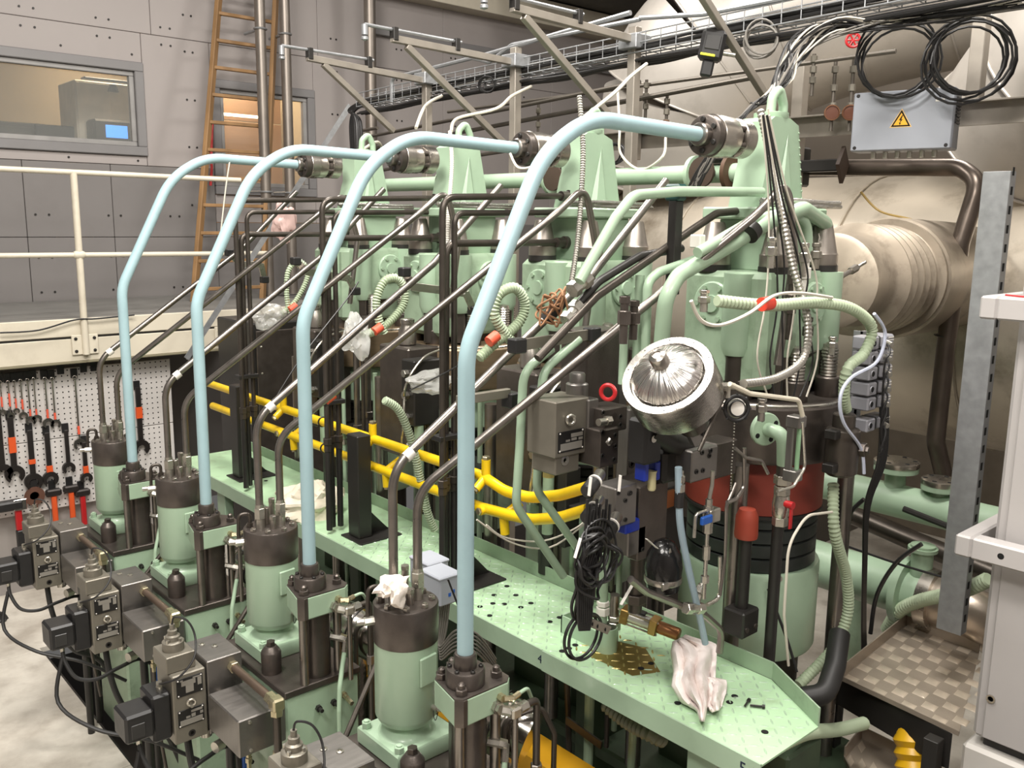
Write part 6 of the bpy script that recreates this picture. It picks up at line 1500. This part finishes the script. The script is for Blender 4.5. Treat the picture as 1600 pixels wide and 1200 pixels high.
gp('upper black hose bending towards the pipe clamp', [(890, 492), (935, 440), (1000, 400), (1065, 388)], 1.80, .0125, BLKM, .1, 'black_pipe')
gp('lower brown-black pipe sloping up to the far flange', [(840, 560), (932, 463), (1080, 360), (1120, 333), (1150, 330)], 1.78, .0125, BLKP, .1, 'black_pipe')
for i, (q, d) in enumerate((((893, 455), (26, -22)), ((884, 503), (22, -26)))):
    a_, b_ = P(*q, Y=1.80), P(q[0] + d[0], q[1] + d[1], Y=1.80)
    t = thing('pipe_union', ['large zinc union below the green rising pipe', 'large zinc union below the black hose'][i], 'fitting', a_, 'zinc unions by the rope'); d = b_ - a_
    g = G(); g.hexa((0, 0, 0), d * .35, .024, c=.002); g.cyl(d * .35, d * .6, .019, n=16); g.hexa(d * .6, d, .026, c=.002); g.build('body', ZINC, t)
g = thing('brown_rope', 'tangled brown rope tied round the sloping pipe', 'rope', P(865, 482, Y=1.93)); random.seed(3)
for k in range(4): G().tube(spline([V((random.uniform(-.05, .05), random.uniform(-.03, .03), random.uniform(-.055, .055))) for _ in range(7)], 6, True), .0035, 6, closed=True).build('rope_strand', mat('brown_twine', (156, 116, 84), .8), g)
t = thing('black_sleeve', 'black rubber sleeve round the sloping pipe at the rope', 'sleeve', P(852, 500, Y=2.0)); G().cyl((0, 0, 0), P(880, 468, Y=1.96) - V(t.location), .021, n=16).build('tube', RUB, t)
t = thing('pipe_clamp', 'teal and black pipe clamp post on the top green pipe', 'clamp', P(1050, 460, Y=1.76)); h = P(1055, 298, Y=1.76).z - t.location.z
G().box((-.018, -.015, 0), (.018, .015, h - .03), .002).build('post', BLKM, t); G().box((-.022, -.025, h - .03), (.022, .03, h + .02), .006).build('jaw', mat('dark_teal_plastic', (26, 64, 62), .4), t)
t = thing('pipe_clamp', 'white clip on the green pipe left of the cone cap', 'clamp', P(1090, 377, Y=1.70)); G().box((-.014, -.02, -.02), (.014, .02, .02), .003).build('clip', WHT, t)
t = thing('pipe_clamp', 'black ring clamp round the thick green pipe', 'clamp', P(1172, 362, Y=1.60)); G().cyl((-.012, .0, -.008), (.012, 0, .010), .034, n=20).build('ring', BLKM, t)
# flexible conduits
corrugated('flex_conduit', 'grey metal flex conduit dropping along the nearest tower', 'conduit', [P(1188, 172, Y=1.66), P(1205, 250, Y=1.6), P(1222, 330, Y=1.5), P(1240, 420, Y=1.45), P(1262, 500, Y=1.42), P(1255, 560, Y=1.40), P(1215, 590, Y=1.38), P(1160, 600, Y=1.38)], .0115, GHOSE, .010, .16)
corrugated('flex_conduit', 'thin grey metal conduit hanging at the second tower', 'conduit', [P(905, 150, Y=2.5), P(911, 230, Y=2.45), P(908, 310, Y=2.4), P(902, 380, Y=2.35), P(893, 440, Y=2.3)], .0095, GHOSE, .008, .16)
corrugated('flex_conduit', 'thin white conduit hanging at the third tower', 'conduit', [P(703, 205, Y=3.4), P(706, 260, Y=3.35), P(700, 340, Y=3.3), P(698, 420, Y=3.3)], .0095, mat('white_conduit', (214, 210, 200), .5), .008, .12)
corrugated('corrugated_hose', 'pale green corrugated hose with red tape arching to the sensor rack', 'hose', [P(1120, 470, Y=1.46), P(1200, 477, Y=1.42), P(1275, 473, Y=1.40), P(1330, 482, Y=1.38), P(1362, 512, Y=1.38), P(1350, 552, Y=1.38), P(1325, 575, Y=1.38), P(1319, 615, Y=1.40), P(1322, 640, Y=1.42)], .0165, HOSE, .011, .14)
corrugated('corrugated_hose', 'pale green corrugated hose curving down to the walkway end', 'hose', [P(1302, 755, Y=1.46), P(1304, 830, Y=1.42), P(1322, 900, Y=1.44), P(1324, 960, Y=1.45), P(1300, 1015, Y=1.46), P(1246, 1072, Y=1.48)], .018, HOSE, .011, .14)
p = P(1197, 475, Y=1.40); o = G().cyl((-.022, 0, 0), (.022, 0, .002), .0195, n=16).build('red_tape', mat('bright_red_tape', (226, 70, 50), .45)); o.location = p; tag(o, 'bright red tape on the corrugated hose before the nearest cylinder', 'tape')
cable('white_cable', 'white cable sagging across the nearest green head', 'cable', Q([(1080, 470), (1095, 500), (1125, 508), (1170, 490), (1210, 462), (1250, 458), (1300, 465)], 1.38), .005, CABLEW)
cable('white_cable', 'bluish white cable looping beside the sensor rack', 'cable', Q([(1366, 490), (1383, 520), (1370, 565), (1330, 590), (1313, 620), (1318, 660), (1345, 700), (1350, 740)], 1.36), .0055, mat('bluish_sheath', (190, 196, 214), .5))
cable('white_cable', 'white U-shaped cable hanging left of the nearest coupling', 'cable', [P(965, 140, X=3.2), P(968, 200, X=3.1), P(970, 240, X=3.1), P(1000, 265, X=3.1), P(1035, 245, X=3.1), P(1040, 215, X=3.2)], .006, CABLEW)
cable('white_cable', 'thin white cable crossing the second blue pipe coupling', 'cable', [P(797, 240, Y=2.6), P(810, 262, Y=2.55), P(835, 258, Y=2.5), P(850, 235, Y=2.6)], .005, CABLEW)
for i, pts in enumerate((((910, 185), (960, 145), (985, 120), (1010, 100)), ((705, 205), (715, 185), (775, 170), (800, 150), (830, 135)), ((650, 200), (665, 165), (690, 150)), ((565, 235), (590, 222), (600, 240)))):
    cable('tower_cable', ['pale sheathed cable rising from the second tower to the tray', 'pale sheathed cable rising from the third tower', 'thin pale cables rising left of the third tower', 'pale cable arching at the farthest tower'][i], 'cable', [P(a, b, X=2.9 + .18 * j) for j, (a, b) in enumerate(pts)], .009, CABLEW, 8, 6)
cable('yellow_wire', 'pair of yellowish wires curving over the beige receiver', 'wire', [P(a, b, X=4.45) for a, b in ((1345, 300), (1375, 330), (1430, 345), (1470, 370), (1486, 392))], .006, mat('amber_tube', (190, 160, 96), .4))
cable('yellow_wire', 'amber wire with a loop before the beige receiver', 'wire', [P(a, b, X=4.3) for a, b in ((1350, 408), (1385, 402), (1415, 415), (1440, 435), (1465, 445), (1472, 470), (1450, 480), (1438, 465), (1432, 440))], .006, mat('amber_tube', (190, 160, 96)))
t = thing('probe_fitting', 'slim steel probe fitting stuck in the exhaust branch', 'probe', P(1305, 438, Y=1.62)); d = P(1352, 410, Y=1.62) - V(t.location); g = G(); g.cyl((0, 0, 0), d * .5, .009, n=10); g.hexa(d * .5, d * .7, .014); g.cyl(d * .7, d, .006, n=8); g.build('body', STEEL, t)
for k in range(7):
    x = 1195 + k * 12
    cable('harness_cable', '%s cable, %s from the left in the harness of the nearest tower' % ('dark' if k % 3 else 'pale', ('first', 'second', 'third', 'fourth', 'fifth', 'sixth', 'seventh')[k]), 'cable', Q([(1190 + k * 2, 180), (1200 + k * 5, 300), (x + 6, 400 + 4 * k), (x + (k * 7) % 11, 480), (x - 12 + 3 * k + (k * 5) % 13, 560), (1200 + 10 * k, 620)], 1.52 - .012 * k), .003, CABLEB if k % 3 else CABLEW, 5, 6, 'harness cables right of the nearest tower')
for i, (px, py, l, m) in enumerate(((1256, 405, .10, ZINC), (1205, 395, .09, ZINC), (1190, 640, .07, STEEL), (1275, 400, .08, VALVE), (1258, 430, .12, WHT), (1262, 520, .10, BLKP), (1235, 480, .2, BLKP), (1300, 540, .06, ZINC), (990, 500, .1, BLKP), (975, 500, .12, DARK), (1100, 470, .06, ZINC))):
    p = P(px, py, Y=1.50); t = thing('hose_coupling', 'steel coupling stem %s' % ['below the green loop pipe', 'left under the green loop pipe', 'on the dark cover ring, before the threaded studs', 'under the right end of the green loop', 'pale, beside the conduit at the right of the head', 'black, low in the harness', 'long black, behind the conduit', 'beside the top of the sensor rack', 'left of the thick green pipe', 'dark, under the elbowed green pipe', 'at the left end of the corrugated hose'][i], 'fitting', p, 'coupling stems round the nearest head')
    g = G(); g.cyl((0, 0, -l / 2), (0, 0, l / 2), .011, n=12); g.hexa((0, 0, -l * .1), (0, 0, l * .2), .017, c=.002); g.hexa((0, 0, l * .35), (0, 0, l * .5), .014, c=.001); g.build('stem', m, t)
t = thing('inspection_cup', 'olive round sensor housing behind the harness', 'sensor', P(1278, 470, Y=1.70)); G().lathe([(.05, 0), (.052, .01), (.05, .05), (.032, .055), (.034, .06), (.034, .12), (.03, .13)], n=28).build('body', mat('olive_steel', (110, 100, 80), .4, .6), t)
t = thing('red_ring', 'bright red lifting ring left of the dome', 'ring', P(950, 613, Y=1.62)); G().torus((0, 0, 0), (-.9, -.4, 0), .020, .006, 24, 8).build('ring', RED, t)
t = thing('blue_can', 'blue and yellow labelled can behind the servo valve', 'can', P(857, 745, Y=1.98)); G().cyl((0, 0, .02), (0, 0, .09), .018, n=18).build('blue_part', mat('can_blue', (60, 94, 140), .4), t); G().cyl((0, 0, 0), (0, 0, .02), .0185, n=18).build('yellow_part', mat('can_yellow', (214, 196, 120), .4), t); G().cyl((0, 0, .09), (0, 0, .13), .013, n=14).build('neck', ZINC, t)
for i, p in enumerate((P(1164, 1103, Z=1.188), P(1172, 1102, Z=1.188))):
    t = thing('loose_bolt', ['left of two black bolts lying on the deck', 'right of two black bolts lying on the deck'][i], 'bolt', p, 'loose bolts on the deck'); a = (.3, -.9)[i]; d = V((math.cos(a), math.sin(a), 0)); g = G(); g.cyl((0, 0, 0), d * .035, .0035, n=8); g.cyl(d * .035, d * .043, .006, n=10); g.build('bolt', BLKM, t)
# below the walkway
t = thing('yellow_beam', 'wide yellow beam below the walkway at the bottom edge', 'beam', (1.62, 1.0, .42)); a_, b_ = P(842, 1142, X=1.85), P(960, 1215, X=1.75)
G().box((.40, .0, .20), (.53, 1.7, .30), .01).build('beam', mat('amber_yellow_paint', (214, 158, 30), .4), t)
for i, (pts, r, m, lab) in enumerate(((((922, 1060), (918, 1215)), .018, GREEND, 'green upright pipe under the walkway'), (((885, 1020), (890, 1215)), .012, BLKP, 'thin dark upright pipe under the walkway'), (((990, 1130), (985, 1215)), .014, GREEND, 'second green upright pipe under the walkway'))):
    pipe('under_pipe', lab, 'pipe', [P(a, b, X=2.25) for a, b in pts], r, m, n=10, group='upright pipes under the walkway')
corrugated('corrugated_hose', 'grey corrugated hose under the walkway', 'hose', [P(945, 1100, X=2.15), P(975, 1125, X=2.15), P(1015, 1148, X=2.15), P(1040, 1158, X=2.2)], .022, mat('grey_green_hose', (120, 124, 104), .5), .014, .2)
t = thing('hole_bar', 'perforated dark bar crossing the pipes under the walkway', 'bar', P(885, 1125, X=2.2)); d = P(940, 1165, X=2.2) - V(t.location); M = d.normalized().to_track_quat('X', 'Z').to_matrix().to_4x4(); G().box((0, -.004, -.016), (d.length, .004, .016), .001, M=M).build('bar', BLKP, t)
# floor hoses seen left of the pumps
for k, yk in enumerate((2.635, 3.485, 4.335)):
    cable('floor_hose', 'black hose sagging from the solenoid box, %s' % NEAR[k], 'hose', [V((.90, yk + .2, .86)), V((.86, yk + .15, .70)), V((.95, yk + .0, .62)), V((1.12, yk - .1, .55)), V((1.3, yk - .12, .4))], .008, RUB, 8, 6, 'black hoses sagging from the solenoid boxes')

# slim risers between the cylinders
def risers():
    t = thing('riser_group', 'x', 'pipe', (2.46, Y0 + .42, 1.2), 'slim riser pipes between neighbouring cylinders')
    for x, y, r, m, z1 in ((0, .06, .016, TUBE, .78), (.06, -.02, .012, GREEND, .62), (-.05, -.08, .010, BLKP, .70), (.10, .12, .022, TUBE, .9), (-.02, .16, .011, GREEN, .55)):
        G().cyl((x, y, -.6), (x, y, z1), r, n=12).build('riser_pipe', m, t)
        G().hexa((x, y, z1 * .4), (x, y, z1 * .4 + .03), r * 1.5, c=.001).build('riser_nut', ZINC if r < .013 else m, t)
    G().box((-.07, -.10, .30), (.12, .18, .325), .002).build('riser_clamp', BLKM, t)
    return t
rg = risers(); rg['label'] = 'group of slim riser pipes between the two nearest cylinders'
for k in (1, 2): copy_tree(rg, rg.location + V((0, DY * k, 0)), 'group of slim riser pipes between the %s cylinders' % ('second and third', 'third and farthest')[k - 1])
t = thing('terminal_cabinet', 'dark machine cabinet behind the far end of the yellow pipes', 'cabinet', (2.5, 5.25, .0))
G().box((0, 0, 0), (.7, .5, 1.95), .01).build('body', BLKM, t); G().box((.03, -.012, .9), (.67, 0, 1.9), .004).build('door', DARK, t)
for i in range(6):
    for s_ in (.06, .64): G().lathe([(.008, 0), (0, .004)], (s_, -.012, .95 + i * .17), (0, -1, 0), 8).build('door_screw', ZINC, t)
# ============================================================ RIGHT FOREGROUND
CHEQ = mat('worn_aluminium_chequer', (160, 148, 134), .38, .4, var=.12, scale=5, bump=.2, bscale=200)
CHES = mat('polished_chequer_face', (206, 192, 174), .3, .45, var=.1, scale=20)
def tray(nm, lab, c, z, depth_m):
    """c: corner points in plan (far-left, near-left, near-right, far-right)"""
    o0 = V((c[1][0], c[1][1], z)); t = thing(nm, lab, 'step', o0, 'aluminium chequer plate steps')
    pts = [V((x, y, z)) - o0 for x, y in c]
    g = G(); g.add([p + V((0, 0, dz)) for dz in (-.006, 0) for p in pts], [(0, 1, 2, 3), (7, 6, 5, 4), (0, 4, 5, 1), (1, 5, 6, 2), (2, 6, 7, 3), (3, 7, 4, 0)]); g.build('tread_plate', CHEQ, t)
    for i, nmr in ((0, 'side_rim'), (3, 'rear_rim'), (1, 'front_rim')):
        a, b = pts[i], pts[(i + 1) % 4]; d = b - a; n = V((-d.y, d.x, 0)).normalized() * .005; zz = .05 if i != 1 else .012
        g = G(); g.add([a, b, b + n, a + n, a + V((0, 0, zz)), b + V((0, 0, zz)), b + n + V((0, 0, zz)), a + n + V((0, 0, zz))], [(3, 2, 1, 0), (4, 5, 6, 7), (0, 1, 5, 4), (1, 2, 6, 5), (2, 3, 7, 6), (3, 0, 4, 7)]); g.build(nmr, CHEQ, t)
    ex = (pts[2] - pts[1]); ey = (pts[0] - pts[1]); W = ex.length; D = ey.length; ux = ex.normalized(); uy = ey.normalized()
    nx, ny = int(W / .056), int(D / .056)
    first = None
    for i in range(nx):
        for j in range(ny):
            if (i + j) % 2: continue
            p = pts[1] + ux * ((i + .6) * W / nx) + uy * ((j + .55) * D / ny)
            if first is None:
                s = .025; g = G(); a, b = ux * s, uy * s
                g.add([-a - b, a - b, a + b, -a + b, (-a - b) * .8 + V((0, 0, .0022)), (a - b) * .8 + V((0, 0, .0022)), (a + b) * .8 + V((0, 0, .0022)), (-a + b) * .8 + V((0, 0, .0022))], [(4, 5, 6, 7), (0, 1, 5, 4), (1, 2, 6, 5), (2, 3, 7, 6), (3, 0, 4, 7)])
                first = g.build('raised_square', CHES, t); o = first
            else: o = first.copy(); scn.collection.objects.link(o)
            o.location = p
    return t, pts
c = [P(1415, 975, Z=.9), P(1312, 1060, Z=.9), P(1498, 1148, Z=.9), P(1530, 1020, Z=.9)]
t, pts = tray('step_tray', 'upper aluminium chequer plate step beside the grey cabinet', [(p.x, p.y) for p in c], .9, 0)
a, b = pts[1], pts[2]; g = G(); n = V((0, .03, 0))
g.add([a + V((.06, .02, -.006)), b + V((0, .02, -.006)), b + V((0, .05, -.006)), a + V((.06, .05, -.006)), a + V((.06, .02, -.14)), b + V((0, .02, -.14)), b + V((0, .05, -.14)), a + V((.06, .05, -.14))], [(0, 3, 2, 1), (4, 5, 6, 7), (0, 1, 5, 4), (1, 2, 6, 5), (2, 3, 7, 6), (3, 0, 4, 7)]); g.build('front_beam', BLKM, t)
for q in (a + V((.10, .06, 0)), b + V((-.05, .06, 0))): G().box(q + V((-.025, -.025, -1.9)), q + V((.025, .025, -.02)), .002).build('leg', BLKM, t)
p = (a + b) * .5 + V((.15, .018, -.06)); G().hexa(p, p + V((0, -.012, 0)), .014).build('bolt', DARK, t)
c = [P(1345, 1152, Z=.62), P(1318, 1185, Z=.62), P(1345, 1240, Z=.62), P(1470, 1215, Z=.62)]
tray('step_tray', 'lower aluminium chequer plate step at the bottom right', [(p.x, p.y) for p in c], .62, 0)
t = thing('yellow_hose', 'ribbed yellow hose stub under the upper step', 'hose', P(1425, 1180, Z=.72))
G().lathe([(.05, -.08)] + [(.05 + .012 * (i % 2), -.06 + i * .022) for i in range(7)] + [(.045, .1)], (0, 0, 0), (.3, .3, .9), 24).build('ribbed_hose', mat('amber_yellow_plastic', (206, 160, 24), .35), t)
# cabinet
CX0, CY0 = 3.0, 1.06
t = thing('grey_cabinet', 'tall light grey cabinet cut off by the right edge', 'cabinet', (3.0, 1.03, 0))
e0 = P(1535, 880, X=3.02); z0 = .93
G().box((0, -1.3, z0), (.9, 0, 3.6), .012).build('body', CABG, t); G().box((-.012, -1.3, z0 + .01), (-.001, -.035, 3.6), .004).build('door', CABG, t)
G().box((.02, -1.3, z0 - .03), (.9, -.03, z0), .003).build('shadow_gap', BLACK, t); G().box((-.02, -1.3, -1.2), (.9, .02, z0 - .03), .012).build('plinth', mat('cabinet_base_enamel', (196, 192, 186), .45, var=.03), t)
p = P(1548, 1092, X=2.985) - V(t.location); G().lathe([(.014, 0), (.014, .003), (.009, .003), (.008, 0)], p, (-1, 0, 0), 18).build('lock', ZINC, t)
for zz, lab in ((P(1560, 480, X=2.95).z, 'upper pale handle bar bracket on the grey cabinet'), (P(1560, 860, X=2.95).z, 'lower pale handle bar bracket on the grey cabinet')):
    t = thing('cabinet_bar', lab, 'bar', (2.93, 1.06, zz), 'pale bars around the grey cabinet')
    G().box((-.03, -1.2, -.035), (.03, .0, .035), .006).build('bar', CABG, t); G().box((-.03, .0, -.035), (.35, .05, .035), .006).build('return_arm', CABG, t); G().lathe([(.010, 0), (0, .0006)], (-.0302, -.09, 0), (-1, 0, 0), 16).build('hole', HOLE, t)
cable('cord', 'thin red cord lying on the upper pale bar', 'cord', [V((2.93, 1.05, P(1560, 480, X=2.95).z + .04)), V((2.92, .95, P(1560, 480, X=2.95).z + .038)), V((2.93, .8, P(1560, 480, X=2.95).z + .04))], .003, RED)
# galvanised strut
zt = P(1563, 268, X=3.35); zb_ = P(1485, 985, X=3.35)
t = thing('slotted_strut', 'tall galvanised slotted channel hanging before the receiver duct', 'strut', (3.35, zb_.y, zb_.z)); h = 3.6 - zb_.z; h = zt.z - zb_.z
g = G(); g.box((-.02, -.045, 0), (-.016, .045, h), .001); g.box((-.016, -.045, 0), (.03, -.041, h), .001); g.box((-.016, .041, 0), (.03, .045, h), .001); g.build('channel', GALV, t)
for k in range(26):
    z = .05 + k * h / 26; G().box((-.006, -.0462, z), (.010, -.0452, z + .028)).build('slot', HOLE, t)
# green pipes low at the right
def lp(q, x): return P(q[0], q[1], X=x)
t = thing('cooling_pipe', 'upper thick green pipe with two flanged branches at the right', 'pipe', lp((1310, 760), 3.9))
o = V(t.location); pp = [lp((1310, 752), 3.9) - o, lp((1430, 788), 3.9) - o, lp((1560, 832), 3.9) - o]; pp[1].z = pp[2].z = pp[0].z; pp = [V((0, .25, 0)), V((0, -.95, 0))]
G().tube(pp, .075, 32).build('pipe', GREEN, t)
for q, s in (((1400, 735), 1.0), ((1468, 765), .8)):
    p = lp(q, 3.9) - o; g = G(); g.cyl((0, p.y, .05), (0, p.y, p.z), .045 * s, n=24); g.build('branch', GREEN, t)
    G().lathe([(.095 * s, 0), (.095 * s, .022)], (0, p.y, p.z), n=32).build('green_flange', GREEN, t); G().lathe([(.095 * s, .022), (.097 * s, .025), (.097 * s, .045), (.09 * s, .048)], (0, p.y, p.z), n=32).build('steel_flange', STEEL, t)
    for i in range(6): a = i * PI / 3; G().lathe([(.010, 0), (.010, .001), (0, .001)], (.075 * s * math.cos(a), p.y + .075 * s * math.sin(a), p.z + .048), n=10).build('flange_hole', HOLE, t)
t = thing('cooling_pipe', 'lower thick green pipe with flange joined to a silver pipe', 'pipe', lp((1310, 890), 3.75)); o = V(t.location)
G().tube([V((0, .3, 0)), V((0, -.30, -.0))], .105, 36).build('pipe', GREEN, t); G().lathe([(.15, 0), (.15, .03)], (0, -.30, 0), (0, -1, 0), 40).build('flange', GREEN, t); G().tube([V((0, -.32, 0)), V((0, -.40, 0))], .10, 32).build('spool', GREEN, t); G().lathe([(.13, 0), (.13, .05)], (0, -.40, 0), (0, -1, 0), 40).build('coupling', STEEL, t)
G().tube(fillet([(0, -.45, 0), (0, -.62, 0), (.10, -.75, -.15), (.2, -.8, -.5)], .15), .105, 32).build('silver_elbow', mat('scuffed_steel_pipe', (184, 172, 158), .3, .8, var=.12), t)
G().cyl((0, -.37, .08), (0, -.37, .2), .045, n=24).build('riser', GREEN, t); G().lathe([(.06, .2), (.06, .215), (.05, .215), (.05, .225)], (0, -.37, 0), n=28).build('riser_flange', GREEND, t)
pipe('dark_pipe', 'dark horizontal pipe between the two thick green pipes', 'pipe', [lp((1300, 790), 4.3), lp((1420, 842), 4.3), lp((1560, 900), 4.3)], .05, BLKP, n=20)
pipe('dark_pipe', 'black bar crossing in front of the green pipes', 'bar', [lp((1412, 795), 3.75), lp((1480, 822), 3.75)], .014, BLKM, n=8)
corrugated('corrugated_hose', 'pale green corrugated hose passing behind the slotted strut', 'hose', [P(1545, 905, X=3.45), P(1500, 925, X=3.5), P(1440, 938, X=3.6), P(1405, 955, X=3.65), P(1385, 985, X=3.7)], .026, HOSE, .013, .14)
corrugated('corrugated_hose', 'pale corrugated hose under the walkway end', 'hose', [P(1215, 1165, X=2.3), P(1260, 1145, X=2.5), P(1310, 1140, X=2.8), P(1350, 1130, X=3.0)], .022, HOSE, .013, .14)
pipe('elbow_duct', 'short black rubber elbow behind the walkway end', 'pipe', [P(1255, 1090, X=2.55), P(1290, 1085, X=2.6), P(1305, 1040, X=2.7), P(1312, 990, X=2.8)], .035, RUB, .08, 20)
pipe('green_column', 'green upright column under the lower pipes at the right', 'column', [P(1330, 900, X=4.4), P(1340, 1080, X=4.4)], .06, GREEND, n=20)
for i, pts in enumerate((((1350, 780), (1330, 800), (1320, 830), (1318, 870)), ((1440, 850), (1400, 880), (1370, 930), (1360, 990)), ((1300, 845), (1400, 880), (1500, 910), (1530, 925)), ((1200, 920), (1230, 1000), (1245, 1050)))):
    cable('low_cable', ['black cable looping over the lower green pipe', 'black cable hanging past the green flange', 'thin black line crossing the lower green pipe', 'dark cable left of the curving corrugated hose'][i], 'cable', [P(a, b, X=3.5 if i < 3 else 2.6) for a, b in pts], .009 if i < 2 else .005, CABLEB, 8, 6)
# pale floor patches seen through the pipes
sf = G().box((3.3, 1.2, -.06), (9.0, 3.6, 0.0)).build('floor_right', FLOORM); struct(sf)
wb2 = G().box((7.6, -2.0, 0.0), (7.7, 8.0, 2.2)).build('wall_low_right', mat('beige_wall', (150, 140, 126), .7)); struct(wb2)  # plain beige wall with slight random tone
